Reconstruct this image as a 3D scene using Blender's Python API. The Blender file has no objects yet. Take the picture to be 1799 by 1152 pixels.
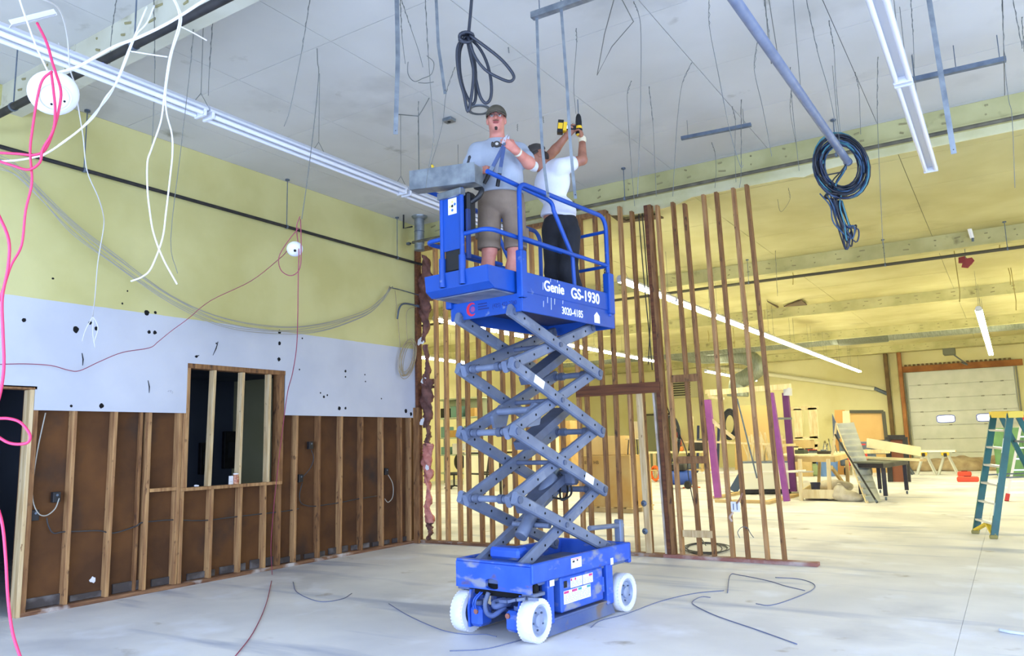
import bpy, math, random
import numpy as np
from mathutils import Vector, Matrix, Quaternion

random.seed(7)
SC = bpy.context.scene
COL = SC.collection
R = math.radians

# ------------------------------------------------------------------ camera, world, light, exposure
CAM = np.array([7.858, 0.0, 1.48])
YAW, PITCH, ROLL, FPX, W, H = R(-32.569), R(8.460), R(-1.470), 1353.7, 1799.0, 1152.0
_f = np.array([math.sin(YAW) * math.cos(PITCH), math.cos(YAW) * math.cos(PITCH), math.sin(PITCH)])
_r0 = np.array([math.cos(YAW), -math.sin(YAW), 0.0])
_u0 = np.cross(_r0, _f)
_r = math.cos(ROLL) * _r0 + math.sin(ROLL) * _u0
_u = -math.sin(ROLL) * _r0 + math.cos(ROLL) * _u0
cd = bpy.data.cameras.new('camera')
co = bpy.data.objects.new('camera', cd)
COL.objects.link(co)
cd.sensor_width = 36.0
cd.lens = FPX * 36.0 / W
cd.clip_start = 0.05
cd.clip_end = 200
m = Matrix([list(_r) + [CAM[0]], list(_u) + [CAM[1]], list(-_f) + [CAM[2]], [0, 0, 0, 1]])
m = Matrix(((_r[0], _u[0], -_f[0], CAM[0]), (_r[1], _u[1], -_f[1], CAM[1]), (_r[2], _u[2], -_f[2], CAM[2]), (0, 0, 0, 1)))
co.matrix_world = m
SC.camera = co

SC.view_settings.view_transform = 'Standard'
SC.view_settings.look = 'None'
SC.view_settings.gamma = 1.0
SC.view_settings.use_curve_mapping = False
SC.view_settings.exposure = 0.0

world = bpy.data.worlds.new('world')
SC.world = world
world.use_nodes = True
world.node_tree.nodes['Background'].inputs[0].default_value = (0.62, 0.74, 1.0, 1)
world.node_tree.nodes['Background'].inputs[1].default_value = 1.0

def area(name, loc, size, power, color, rot):
    l = bpy.data.lights.new(name, 'AREA')
    l.shape = 'RECTANGLE'
    l.size, l.size_y = size
    l.energy = power
    l.color = color
    o = bpy.data.objects.new(name, l)
    o.location = loc
    o.rotation_euler = rot
    COL.objects.link(o)
    return o

# daylight through the shop front behind the camera (its openings are built into wall_front below)
DAY = (0.50, 0.65, 1.0)
area('shop_front_daylight', (7.0, -3.45, 1.75), (11.5, 2.9), 1450, DAY, (R(56), 0, 0))
area('shop_side_daylight', (14.7, 3.4, 1.75), (8.6, 2.9), 1250, DAY, (R(46), 0, R(90)))
TUBE_COL, TUBE_STR = (1.0, 0.955, 0.70), 60.0

# ------------------------------------------------------------------ sight lines of the survey: pixel -> point on a real plane
def _ray(px, py):
    return _f * FPX + _r * (px - 899.5) - _u * (py - 576.0)
def on(px, py, ax, val):
    d = _ray(px, py)
    return Vector(CAM + d * (val - CAM[ax]) / d[ax])
def AX(px, py, x=0.0): return on(px, py, 0, x)
def AY(px, py, y): return on(px, py, 1, y)
def AZ(px, py, z=0.0): return on(px, py, 2, z)

# ------------------------------------------------------------------ materials
def lin(c):
    out = []
    for v in c[:3]:
        v = v / 255.0
        out.append(v / 12.92 if v <= 0.04045 else ((v + 0.055) / 1.055) ** 2.4)
    return (*out, 1.0)

MATS = {}
def mat(name, col, rough=0.6, metal=0.0, col2=None, scale=6.0, stretch=(1, 1, 1), lo=0.35, hi=0.65, bump=0.0, bscale=40.0, detail=4.0, spots=None, emit=None, trans=0.0, coat=0.0):
    if name in MATS:
        return MATS[name]
    M = bpy.data.materials.new(name)
    M.use_nodes = True
    nt = M.node_tree
    N, L = nt.nodes, nt.links
    b = N['Principled BSDF']
    c = lin(col)
    b.inputs['Base Color'].default_value = c
    b.inputs['Roughness'].default_value = rough
    b.inputs['Metallic'].default_value = metal
    if trans:
        b.inputs['Transmission Weight'].default_value = trans
    if coat:
        b.inputs['Coat Weight'].default_value = coat
    tc = N.new('ShaderNodeTexCoord')
    mp = N.new('ShaderNodeMapping')
    mp.inputs['Scale'].default_value = stretch
    L.new(tc.outputs['Object'], mp.inputs['Vector'])
    last = None
    if col2 is not None:
        no = N.new('ShaderNodeTexNoise')
        no.inputs['Scale'].default_value = scale
        no.inputs['Detail'].default_value = detail
        L.new(mp.outputs[0], no.inputs['Vector'])
        mr = N.new('ShaderNodeMapRange')
        mr.inputs[1].default_value, mr.inputs[2].default_value = lo, hi
        L.new(no.outputs[0], mr.inputs[0])
        mx = N.new('ShaderNodeMix')
        mx.data_type = 'RGBA'
        mx.inputs[6].default_value = c
        mx.inputs[7].default_value = lin(col2)
        L.new(mr.outputs[0], mx.inputs[0])
        last = mx.outputs[2]
    for sp in (spots or []):       # (colour, scale, lo, hi, stretch): worn or dirty patches
        mp2 = N.new('ShaderNodeMapping')
        mp2.inputs['Scale'].default_value = sp[4] if len(sp) > 4 else (1, 1, 1)
        mp2.inputs['Location'].default_value = (3.1, 1.7, 5.3)
        L.new(tc.outputs['Object'], mp2.inputs['Vector'])
        no = N.new('ShaderNodeTexNoise')
        no.inputs['Scale'].default_value = sp[1]
        no.inputs['Detail'].default_value = 6.0
        L.new(mp2.outputs[0], no.inputs['Vector'])
        mr = N.new('ShaderNodeMapRange')
        mr.inputs[1].default_value, mr.inputs[2].default_value = sp[2], sp[3]
        L.new(no.outputs[0], mr.inputs[0])
        mx = N.new('ShaderNodeMix')
        mx.data_type = 'RGBA'
        if last is None:
            mx.inputs[6].default_value = c
        else:
            L.new(last, mx.inputs[6])
        mx.inputs[7].default_value = lin(sp[0])
        L.new(mr.outputs[0], mx.inputs[0])
        last = mx.outputs[2]
    if last is not None:
        L.new(last, b.inputs['Base Color'])
    if bump:
        no = N.new('ShaderNodeTexNoise')
        no.inputs['Scale'].default_value = bscale
        L.new(mp.outputs[0], no.inputs['Vector'])
        bp = N.new('ShaderNodeBump')
        bp.inputs['Strength'].default_value = bump
        bp.inputs['Distance'].default_value = 0.01
        L.new(no.outputs[0], bp.inputs['Height'])
        L.new(bp.outputs[0], b.inputs['Normal'])
    if emit:
        b.inputs['Emission Color'].default_value = (*emit[0], 1)
        b.inputs['Emission Strength'].default_value = emit[1]
    MATS[name] = M
    return M

# ------------------------------------------------------------------ mesh builder
OFF = {}
class MB:
    def __init__(s):
        s.v, s.f = [], []
    def add(s, vs, fs):
        n = len(s.v)
        s.v += [tuple(v) for v in vs]
        s.f += [tuple(i + n for i in f) for f in fs]
        return s
    def box(s, lo, hi):
        (x0, y0, z0), (x1, y1, z1) = lo, hi
        return s.add([(x0, y0, z0), (x1, y0, z0), (x1, y1, z0), (x0, y1, z0), (x0, y0, z1), (x1, y0, z1), (x1, y1, z1), (x0, y1, z1)],
                     [(0, 3, 2, 1), (4, 5, 6, 7), (0, 1, 5, 4), (1, 2, 6, 5), (2, 3, 7, 6), (3, 0, 4, 7)])
    def cbox(s, c, d):
        return s.box([c[i] - d[i] / 2 for i in range(3)], [c[i] + d[i] / 2 for i in range(3)])
    def bbox(s, lo, hi, b=0.004):
        """box with chamfered edges"""
        lo, hi = Vector(lo), Vector(hi)
        c, h = (lo + hi) / 2, (hi - lo) / 2
        b = min(b, min(h) * 0.6)
        vs, idx = [], {}
        for sx in (-1, 1):
            for sy in (-1, 1):
                for sz in (-1, 1):
                    for k in range(3):
                        p = [sx * (h[0] - b), sy * (h[1] - b), sz * (h[2] - b)]
                        p[k] = (sx, sy, sz)[k] * h[k]
                        idx[(sx, sy, sz, k)] = len(vs)
                        vs.append(c + Vector(p))
        fs = []
        for k in range(3):
            a, d = (k + 1) % 3, (k + 2) % 3
            for sg in (-1, 1):
                q = []
                for (ua, ud) in ((-1, -1), (1, -1), (1, 1), (-1, 1)):
                    t = [0, 0, 0]
                    t[k], t[a], t[d] = sg, ua, ud
                    q.append(idx[(*t, k)])
                fs.append(q if sg > 0 else q[::-1])
        for k in range(3):
            a, d = (k + 1) % 3, (k + 2) % 3
            for ua in (-1, 1):
                for ud in (-1, 1):
                    t0, t1 = [0, 0, 0], [0, 0, 0]
                    t0[k], t1[k] = -1, 1
                    t0[a] = t1[a] = ua
                    t0[d] = t1[d] = ud
                    q = [idx[(*t0, a)], idx[(*t1, a)], idx[(*t1, d)], idx[(*t0, d)]]
                    fs.append(q if ua * ud < 0 else q[::-1])
        for sx in (-1, 1):
            for sy in (-1, 1):
                for sz in (-1, 1):
                    q = [idx[(sx, sy, sz, k)] for k in range(3)]
                    fs.append(q if sx * sy * sz > 0 else q[::-1])
        return s.add(vs, fs)
    def beam(s, p, q, w, h, up=(0, 0, 1)):
        """rectangular bar from p to q: w across, h along up"""
        p, q = Vector(p), Vector(q)
        d = (q - p).normalized()
        up = Vector(up)
        if abs(d.dot(up)) > 0.98:
            up = Vector((0, 1, 0))
        a = d.cross(up).normalized() * (w / 2)
        b = a.cross(d).normalized() * (h / 2)
        vs = [p - a - b, p + a - b, p + a + b, p - a + b, q - a - b, q + a - b, q + a + b, q - a + b]
        return s.add(vs, [(0, 3, 2, 1), (4, 5, 6, 7), (0, 1, 5, 4), (1, 2, 6, 5), (2, 3, 7, 6), (3, 0, 4, 7)][::1])
    def tube(s, pts, r, n=8, closed=False, cap=True):
        pts = [Vector(p) for p in pts]
        m_ = len(pts)
        rr = r if isinstance(r, (list, tuple)) else [r] * m_
        tang = []
        for i in range(m_):
            a = pts[(i - 1) % m_] if (closed or i > 0) else pts[i]
            b = pts[(i + 1) % m_] if (closed or i < m_ - 1) else pts[i]
            t = (b - a)
            tang.append(t.normalized() if t.length > 1e-9 else Vector((0, 0, 1)))
        u = tang[0].orthogonal().normalized()
        vs, fs = [], []
        for i in range(m_):
            if i:
                u = tang[i - 1].rotation_difference(tang[i]) @ u
                u = (u - tang[i] * u.dot(tang[i])).normalized()
            w_ = tang[i].cross(u)
            for k in range(n):
                a = 2 * math.pi * k / n
                vs.append(pts[i] + (u * math.cos(a) + w_ * math.sin(a)) * rr[i])
        for i in range(m_ if closed else m_ - 1):
            j = (i + 1) % m_
            for k in range(n):
                fs.append((i * n + k, i * n + (k + 1) % n, j * n + (k + 1) % n, j * n + k))
        if cap and not closed:
            fs.append(tuple(range(n))[::-1])
            fs.append(tuple(range((m_ - 1) * n, m_ * n)))
        return s.add(vs, fs)
    def cyl(s, p, q, r, n=16, r2=None):
        return s.tube([p, q], [r, r if r2 is None else r2], n)
    def lathe(s, prof, o=(0, 0, 0), axis=(0, 0, 1), n=24, cap=True):
        """prof = [(radius, along)]"""
        o, ax = Vector(o), Vector(axis).normalized()
        u = ax.orthogonal().normalized()
        w_ = ax.cross(u)
        vs, fs = [], []
        for (r, z) in prof:
            for k in range(n):
                a = 2 * math.pi * k / n
                vs.append(o + ax * z + (u * math.cos(a) + w_ * math.sin(a)) * r)
        for i in range(len(prof) - 1):
            for k in range(n):
                fs.append((i * n + k, i * n + (k + 1) % n, (i + 1) * n + (k + 1) % n, (i + 1) * n + k))
        if cap:
            fs.append(tuple(range(n))[::-1])
            fs.append(tuple(range((len(prof) - 1) * n, len(prof) * n)))
        return s.add(vs, fs)
    def prism(s, poly, o, ax, ay, d):
        """polygon (2D, in axes ax, ay at o) pushed along vector d"""
        o, ax, ay, d = Vector(o), Vector(ax), Vector(ay), Vector(d)
        n = len(poly)
        b = [o + ax * x + ay * y for x, y in poly]
        if ax.cross(ay).dot(d) < 0:
            b = b[::-1]
        return s.add(b + [p + d for p in b], [tuple(range(n))[::-1], tuple(range(n, 2 * n))] + [(i, (i + 1) % n, n + (i + 1) % n, n + i) for i in range(n)])
    def build(s, name, m_, parent=None, smooth=False, local=False, label=None, kind=None):
        me = bpy.data.meshes.new(name)
        off = Vector((0, 0, 0))
        if parent is not None and not local:
            off = OFF.get(parent.name, Vector((0, 0, 0)))
        me.from_pydata([tuple(Vector(v) - off) for v in s.v], [], s.f)
        me.materials.append(m_)
        if smooth:
            me.polygons.foreach_set('use_smooth', [True] * len(me.polygons))
            if smooth != 'all':
                me.update()
                try:
                    me.set_sharp_from_angle(angle=R(40))
                except Exception:
                    pass
        me.update()
        o = bpy.data.objects.new(name, me)
        COL.objects.link(o)
        if parent is not None:
            o.parent = parent
            OFF[o.name] = off
        if label:
            o['label'] = label
        if kind:
            o['kind'] = kind
        return o

def tag(o, label, cat, group=None):
    o['label'] = label
    o['category'] = cat
    if group:
        o['group'] = group
    return o
def thing(name, label, cat, loc=(0, 0, 0), group=None, rot=None):
    o = bpy.data.objects.new(name, None)
    o.empty_display_size = 0.1
    COL.objects.link(o)
    o.location = loc
    if rot is not None:
        o.rotation_euler = rot
    OFF[o.name] = Vector(loc)
    return tag(o, label, cat, group)
def struct(o):
    o['kind'] = 'structure'
    return o
def sempty(name, loc=(0, 0, 0)):
    o = bpy.data.objects.new(name, None)
    COL.objects.link(o)
    o.location = loc
    OFF[o.name] = Vector(loc)
    return struct(o)
def linked(src, name, loc, parent=None, rot=None, scale=None):
    o = src.copy()
    o.name = name
    COL.objects.link(o)
    o.location = loc
    if parent is not None:
        o.parent = parent
    if rot is not None:
        o.rotation_euler = rot
    if scale is not None:
        o.scale = scale
    return o
def spline(pts, k=6, closed=False):
    """Catmull-Rom through the points"""
    P = [Vector(p) for p in pts]
    n = len(P)
    out = []
    rng = range(n) if closed else range(n - 1)
    for i in rng:
        a = P[(i - 1) % n] if (closed or i > 0) else P[0] * 2 - P[1]
        b, c = P[i], P[(i + 1) % n]
        d = P[(i + 2) % n] if (closed or i + 2 < n) else P[-1] * 2 - P[-2]
        for j in range(k):
            t = j / k
            out.append(0.5 * ((2 * b) + (c - a) * t + (2 * a - 5 * b + 4 * c - d) * t * t + (3 * b - a - 3 * c + d) * t ** 3))
    if not closed:
        out.append(P[-1])
    return out
def text(name, body, m_, size, parent, loc, xdir, ydir, align='LEFT', extrude=0.0006, offset=0.0, xscale=1.0, local=False, shear=0.0):
    """flat lettering standing on a surface, xdir along the line, ydir up"""
    cu = bpy.data.curves.new(name, 'FONT')
    cu.body = body
    cu.size = size
    cu.align_x = align
    cu.extrude = extrude
    cu.offset = offset
    cu.shear = shear
    cu.materials.append(m_)
    cu.offset = 0.0
    tmp = bpy.data.objects.new(name + '_line', cu)
    me = bpy.data.meshes.new_from_object(tmp)
    bpy.data.objects.remove(tmp)
    bpy.data.curves.remove(cu)
    if offset:                      # heavier strokes: the same letters laid a hair apart
        n_ = len(me.vertices)
        vs = [tuple(v.co) for v in me.vertices]
        fs = [tuple(p.vertices) for p in me.polygons]
        V2_, F2_ = [], []
        for i_, (dx, dy) in enumerate(((0, 0), (1, 0), (-1, 0), (0, 1), (0, -1), (.7, .7), (-.7, -.7), (.7, -.7), (-.7, .7))):
            V2_ += [(x + dx * offset, y + dy * offset, z + i_ * 4e-5) for x, y, z in vs]
            F2_ += [tuple(k + i_ * n_ for k in f) for f in fs]
        me = bpy.data.meshes.new(name)
        me.from_pydata(V2_, [], F2_)
        me.materials.append(m_)
    o = bpy.data.objects.new(name, me)
    COL.objects.link(o)
    x, y = Vector(xdir).normalized(), Vector(ydir).normalized()
    z = x.cross(y)
    off = Vector((0, 0, 0)) if local or parent is None else OFF.get(parent.name, Vector((0, 0, 0)))
    p = Vector(loc) - off
    mw = Matrix(((x[0] * xscale, y[0], z[0], p[0]), (x[1] * xscale, y[1], z[1], p[1]), (x[2] * xscale, y[2], z[2], p[2]), (0, 0, 0, 1)))
    o.parent = parent
    o.matrix_local = mw
    return o

# ---- shared materials
WOOD_OLD = mat('old_stud_wood', (148, 107, 64), 0.8, col2=(114, 75, 42), scale=5, stretch=(6, 6, 0.7), bump=0.15, bscale=30, spots=[((62, 40, 26), 3.0, 0.60, 0.72, (5, 5, 2.2))])
WOOD_FRESH = mat('pale_stud_wood', (214, 190, 146), 0.75, col2=(188, 156, 106), scale=4, stretch=(8, 8, 0.6), bump=0.1, spots=[((120, 84, 50), 4.0, 0.68, 0.76, (6, 6, 3))])
WOOD_MID = mat('stud_wood', (184, 142, 92), 0.8, col2=(142, 100, 62), scale=4, stretch=(7, 7, 0.6), bump=0.12, spots=[((84, 54, 34), 3.5, 0.63, 0.74, (5, 5, 2.5))])
WOOD_RED = mat('dark_header_wood', (114, 68, 38), 0.8, col2=(86, 48, 28), scale=4, stretch=(0.6, 7, 7), bump=0.12)
WOOD_H = mat('plate_wood', (150, 110, 76), 0.85, col2=(104, 68, 44), scale=4, stretch=(0.7, 0.7, 6), bump=0.15, spots=[((196, 188, 180), 2.5, 0.56, 0.66)])
BOARD_BROWN = mat('brown_backing_board', (104, 66, 30), 0.92, col2=(78, 48, 22), scale=2.2, spots=[((58, 44, 34), 1.3, 0.58, 0.72)], bump=0.1)
BLACK = mat('black_iron', (26, 26, 28), 0.6, col2=(44, 42, 42), scale=12)
DARK = mat('dark_recess', (9, 9, 10), 0.95)  # near-black painted for shade inside holes, slots and pipe mouths; also the sensor window
WHITE = mat('white_enamel', (206, 208, 214), 0.35)
WHITE_PL = mat('white_plastic', (216, 217, 222), 0.4)
GALV = mat('galvanised_steel', (158, 166, 172), 0.42, 0.75, col2=(124, 132, 140), scale=9, bump=0.03)
GREY_STEEL = mat('grey_strut_steel', (112, 124, 138), 0.5, 0.5, col2=(92, 102, 116), scale=10)
WIRE_GREY = mat('hanger_wire', (112, 114, 108), 0.6, 0.2)
WHITE_CABLE = mat('white_cable', (214, 212, 210), 0.5)
GREY_CABLE = mat('grey_cable', (168, 164, 150), 0.6)
PINK_CABLE = mat('pink_red_cable', (206, 44, 92), 0.45)
BLACK_CABLE = mat('black_cable', (34, 38, 48), 0.5)
BLUE_CABLE = mat('dark_blue_cable', (44, 76, 108), 0.45)
YELLOW_PAINT = mat('cream_painted_steel', (214, 206, 150), 0.6, col2=(196, 188, 128), scale=2.5, spots=[((150, 142, 96), 2.0, 0.62, 0.74)])
# ------------------------------------------------------------------ the room
ZC = 5.02
YP = 9.47
YF = 38.3
CONC = mat('worn_concrete', (236, 234, 230), 0.55, col2=(214, 213, 212), scale=0.9, detail=8, bump=0.05, bscale=14,
           spots=[((158, 160, 168), 0.55, 0.55, 0.78), ((238, 239, 242), 1.6, 0.55, 0.72), ((172, 178, 192), 1.1, 0.57, 0.70, (0.35, 2.0, 1)), ((168, 158, 140), 2.6, 0.66, 0.78)])
floor = sempty('floor')
ys = [-4.0, 1.0, 6.8, 11.4, 16.0, 20.6, 25.2, 29.8, 34.4, 38.6]
xs = [-12.2, -4.4, 0.0, 7.38, 15.2]
for i in range(len(ys) - 1):
    for j in range(len(xs) - 1):
        if ys[i + 1] <= 9.5 and xs[j + 1] <= 0.0 and i < 2:
            continue
        MB().box((xs[j] + 0.0015, ys[i] + 0.0015, -0.12), (xs[j + 1] - 0.0015, ys[i + 1] - 0.0015, 0.0)).build('floor_slab', CONC, floor)
MB().box((-12.3, -4.1, -0.2), (15.3, 38.7, -0.012)).build('slab_bed', mat('joint_filler', (168, 166, 164), 0.9), floor)
MB().box((-4.4, -4.0, -0.12), (-0.003, 6.79, -0.0)).build('floor_slab', CONC, floor)

# ceiling: painted boards with open joints on a deck
PANEL = mat('ceiling_board', (206, 204, 198), 0.85, col2=(194, 192, 184), scale=0.7, spots=[((168, 166, 158), 0.8, 0.60, 0.80), ((150, 146, 132), 2.2, 0.68, 0.78)])
PANEL_Y = mat('ceiling_board_cream', (196, 190, 138), 0.85, col2=(178, 170, 116), scale=0.7, spots=[((160, 150, 104), 0.9, 0.60, 0.80)])
ceiling = sempty('ceiling')
MB().box((-12.3, -4.1, ZC + 0.012), (15.3, 38.7, ZC + 0.25)).build('deck', mat('deck_gap', (92, 90, 80), 0.9), ceiling)
pan = None
PW, PH = 1.25, 1.22
for ix in range(-1, 12):
    for iy in range(-2, 8):
        x0 = 0.65 + ix * PW
        y0 = 0.862 + iy * PH
        xa, xb = max(x0, 0.0), min(x0 + PW, 15.2)
        ya, yb = y0, min(y0 + PH, YP)
        if iy == 7:
            yb = YP
            if yb - ya < 0.05:
                continue
        MB().box((xa + 0.003, ya + 0.003, ZC + random.uniform(-0.001, 0.001)), (xb - 0.003, yb - 0.003, ZC + 0.011)).build('ceiling_panel', PANEL, ceiling)
MB().box((0, -4.0, ZC), (15.2, 0.862 - 2 * PH - 0.003, ZC + 0.011)).build('ceiling_panel', PANEL, ceiling)
y = YP
while y < YF - 0.1:
    yb = min(y + 1.44, YF)
    x = -12.2
    k = 0
    while x < 15.1:
        xb = min(x + 2.74, 15.2)
        MB().box((x + 0.004, y + 0.004, ZC + random.uniform(-0.002, 0.002)), (xb - 0.004, yb - 0.004, ZC + 0.011)).build('ceiling_panel', PANEL_Y, ceiling)
        x = xb
    y = yb

# beams across the ceiling (each a wood beam with nail plates and, on its camera side, a flat flange)
BEAM = mat('cream_beam', (192, 186, 132), 0.8, col2=(172, 166, 112), scale=2.0, spots=[((140, 132, 90), 3.0, 0.62, 0.74)])
BEAM_W = mat('near_beam', (206, 204, 184), 0.8, col2=(190, 187, 164), scale=2.0, spots=[((146, 140, 112), 3.0, 0.62, 0.74)])
DIMPLE = mat('beam_nail_hole', (150, 142, 100), 0.9)
def beam(n, y, x0, x1, zb, m_):
    b = sempty('trim_%d' % n, (0, y, zb))
    MB().box((x0, y, zb + 0.03), (x1, y + 0.14, ZC)).build('beam_body', m_, b)
    MB().box((x0, y - 0.02, zb - 0.004), (x1, y + 0.19, zb + 0.03)).build('bottom_flange', m_, b)
    rr = random.Random(n)
    x = max(x0, -6) + 0.4
    q = MB()
    while x < min(x1, 11):
        for k in range(2):
            q.cyl((x + rr.uniform(-.1, .1), y + 0.002, zb + 0.10 + 0.1 * k + rr.uniform(-.02, .02)), (x, y - 0.004, zb + 0.10 + 0.1 * k), 0.011, 8)
        x += 0.42
    o = q.build('bolt_heads', DIMPLE, b)
    o['kind'] = 'stuff'
    x = max(x0, -6) + 1.3
    while x < min(x1, 11):
        MB().box((x - 0.012, y - 0.006, zb + 0.03), (x + 0.012, y, ZC)).build('joint_plate', m_, b)
        x += 2.45
    return b
beam(1, 3.28, 0.0, 15.2, 4.76, BEAM_W)
beam(2, YP, 0.0, 15.2, 4.76, BEAM)
for k, y in enumerate((15.75, 22.0, 28.3, 34.6)):
    beam(3 + k, y, -12.2, 15.2, 4.74, BEAM)

# sprinkler pipes
def pipe(name, pts, r, m_, label, cat, hangers=(), group=None):
    t = thing(name, label, cat, pts[0], group)
    MB().tube(pts, r, 10).build('pipe_run', m_, t, smooth=True)
    for (x, y, z) in hangers:
        q = MB().cyl((x, y, z + r), (x, y, ZC - 0.002), 0.006, 6).cyl((x, y, ZC - 0.02), (x, y, ZC - 0.002), 0.03, 8)
        q.lathe([(r + 0.006, -0.012), (r + 0.006, 0.012)], (x, y, z), Vector(pts[1]) - Vector(pts[0]), 10)
        q.build('hanger', GREY_STEEL, t)
    return t
a, b = AX(0, 262, 0.09), AX(745, 463, 0.09)
zl = (a.z + b.z) / 2
pipe('sprinkler_pipe', [(0.09, 1.0, zl), (0.09, 9.6, zl)], 0.021, BLACK, 'thin black pipe along the cream upper part of the side wall', 'pipe', [(0.09, 4.05, zl), (0.09, 6.71, zl), (0.09, 8.9, zl)])
pipe('sprinkler_pipe', [(0.0, 3.0, 4.45), (9.5, 3.0, 4.45)], 0.034, BLACK, 'thick black pipe crossing the ceiling in front of the near beam', 'pipe', [(0.9, 3.0, 4.45), (2.7, 3.0, 4.45)])
pipe('sprinkler_pipe', [(0.3, 9.02, 4.6), (12.0, 9.02, 4.6)], 0.022, mat('dusty_pipe', (110, 104, 84), 0.7, col2=(80, 76, 60)), 'slim dusty pipe along the beam above the stud wall', 'pipe', [(1.2, 9.02, 4.6), (3.9, 9.02, 4.6), (6.5, 9.02, 4.6), (8.9, 9.02, 4.6)])
pipe('sprinkler_pipe', [(-8, 15.4, 4.54), (13.0, 15.4, 4.54)], 0.03, mat('dark_pipe', (74, 70, 52), 0.7), 'dark pipe under the second beam inside the workshop', 'pipe', [(x, 15.4, 4.54) for x in (-3, 0.5, 3.7, 6.2, 8.1)])

# left wall: painted board above, bare framing below
WALLP = mat('wall_left_paint', (226, 228, 236), 0.7)
nt = WALLP.node_tree
N, L = nt.nodes, nt.links
bs = N['Principled BSDF']
tc = N.new('ShaderNodeTexCoord')
sep = N.new('ShaderNodeSeparateXYZ')
L.new(tc.outputs['Object'], sep.inputs[0])
n1 = N.new('ShaderNodeTexNoise')
n1.inputs['Scale'].default_value = 1.1
n1.inputs['Detail'].default_value = 6
L.new(tc.outputs['Object'], n1.inputs['Vector'])
n2 = N.new('ShaderNodeTexNoise')
n2.inputs['Scale'].default_value = 5.5
n2.inputs['Detail'].default_value = 5
L.new(tc.outputs['Object'], n2.inputs['Vector'])
wv = N.new('ShaderNodeMath'); wv.operation = 'MULTIPLY_ADD'
L.new(n2.outputs[0], wv.inputs[0]); wv.inputs[1].default_value = 0.012
L.new(sep.outputs[2], wv.inputs[2])
cmp_ = N.new('ShaderNodeMath'); cmp_.operation = 'GREATER_THAN'; cmp_.inputs[1].default_value = 2.992
L.new(wv.outputs[0], cmp_.inputs[0])
def mixc(a, b, fac):
    mx = N.new('ShaderNodeMix'); mx.data_type = 'RGBA'
    for s, v in ((6, a), (7, b)):
        if isinstance(v, tuple): mx.inputs[s].default_value = lin(v)
        else: L.new(v, mx.inputs[s])
    L.new(fac, mx.inputs[0])
    return mx.outputs[2]
def rng(src, lo, hi):
    q = N.new('ShaderNodeMapRange'); q.inputs[1].default_value = lo; q.inputs[2].default_value = hi
    L.new(src, q.inputs[0]); return q.outputs[0]
yel = mixc((208, 201, 138), (196, 188, 122), rng(n1.outputs[0], 0.4, 0.65))
whi = mixc((200, 202, 208), (190, 193, 201), rng(n1.outputs[0], 0.42, 0.62))
whi = mixc(whi, (150, 152, 158), rng(n2.outputs[0], 0.735, 0.76))
L.new(mixc(whi, yel, cmp_.outputs[0]), bs.inputs['Base Color'])

wl = sempty('wall_left')
DY0, DY1, DZ = 2.82, 3.72, 2.10         # door opening
WY0, WY1, WZ0, WZ1 = 5.42, 6.72, 1.07, 2.42
q = MB()
TH = -0.013
ZW = 1.905
q.box((TH, -4.0, 0.0), (0, DY0, ZC)).box((TH, DY0, DZ + 0.02), (0, DY1 + 0.04, ZC)).box((TH, DY1 + 0.04, ZW), (0, WY0 - 0.03, ZC))
q.box((TH, WY0 - 0.03, WZ1 + 0.05), (0, WY1 + 0.09, ZC)).box((TH, WY1 + 0.09, ZW), (0, YP - 0.02, ZC))
q.build('upper_board', WALLP, wl)
MB().box((-0.13, -4.0, 0.0), (-0.112, DY0, ZC)).box((-0.13, DY0, DZ), (-0.112, DY1, ZC)).box((-0.13, DY1, 0), (-0.112, WY0, ZC)).box((-0.13, WY0, 0), (-0.112, WY1, WZ0)).box((-0.13, WY0, WZ1), (-0.112, WY1, ZC)).box((-0.13, WY1, 0), (-0.112, YP + 0.1, ZC)).build('backing_board', BOARD_BROWN, wl)
SD0, SD1 = -0.108, -0.014     # stud depth range in x
def vstud(y, z0, z1, m_, w=0.038, lean=0.0, nm='stud', x0=SD0, x1=SD1):
    mb = MB()
    mb.bbox((x0, y - w / 2, z0), (x1, y + w / 2, z1), 0.003)
    mb.v = [(vx, vy + lean * (vz - z0) / (z1 - z0), vz) for vx, vy, vz in mb.v]
    return mb.build(nm, m_, wl)
for y in (4.17, 4.58, 4.98, 7.03, 7.44, 7.84, 8.25, 8.69, 9.1, 9.31):
    vstud(y, 0.04, 1.96, WOOD_MID if random.random() < .5 else WOOD_OLD, lean=random.uniform(-.012, .012))
vstud(4.90, 0.04, 1.96, WOOD_OLD, 0.03, x1=-0.06)
vstud(5.34, 0.04, 2.5, WOOD_MID, 0.045); vstud(5.392, 0.04, 2.5, WOOD_MID, 0.045)
vstud(6.77, 0.04, 2.5, WOOD_OLD, 0.05)
for y in (5.78, 6.18, 6.55):
    vstud(y, 0.04, WZ0 - 0.03, WOOD_MID, lean=random.uniform(-.01, .01))
# plates, header, sill
MB().bbox((-0.11, DY1, 0.0), (-0.002, YP, 0.04), 0.004).build('sill_plate', WOOD_H, wl)
MB().bbox((-0.11, DY1, 1.965), (-0.015, WY0, 2.0), 0.003).build('blocking', WOOD_OLD, wl)
MB().bbox((-0.108, 5.0, 1.05), (-0.014, 5.32, 1.088), 0.003).build('blocking', WOOD_MID, wl)
for k in range(13):
    y = DY1 + 0.1 + k * 0.43
    MB().bbox((-0.108, y, 0.045), (-0.085, y + 0.36, 0.10 + random.uniform(0, .05)), 0.003).build('base_board', mat('grimy_board', (74, 66, 62), 0.9, col2=(120, 114, 110), scale=5, lo=.5, hi=.7), wl)
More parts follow.
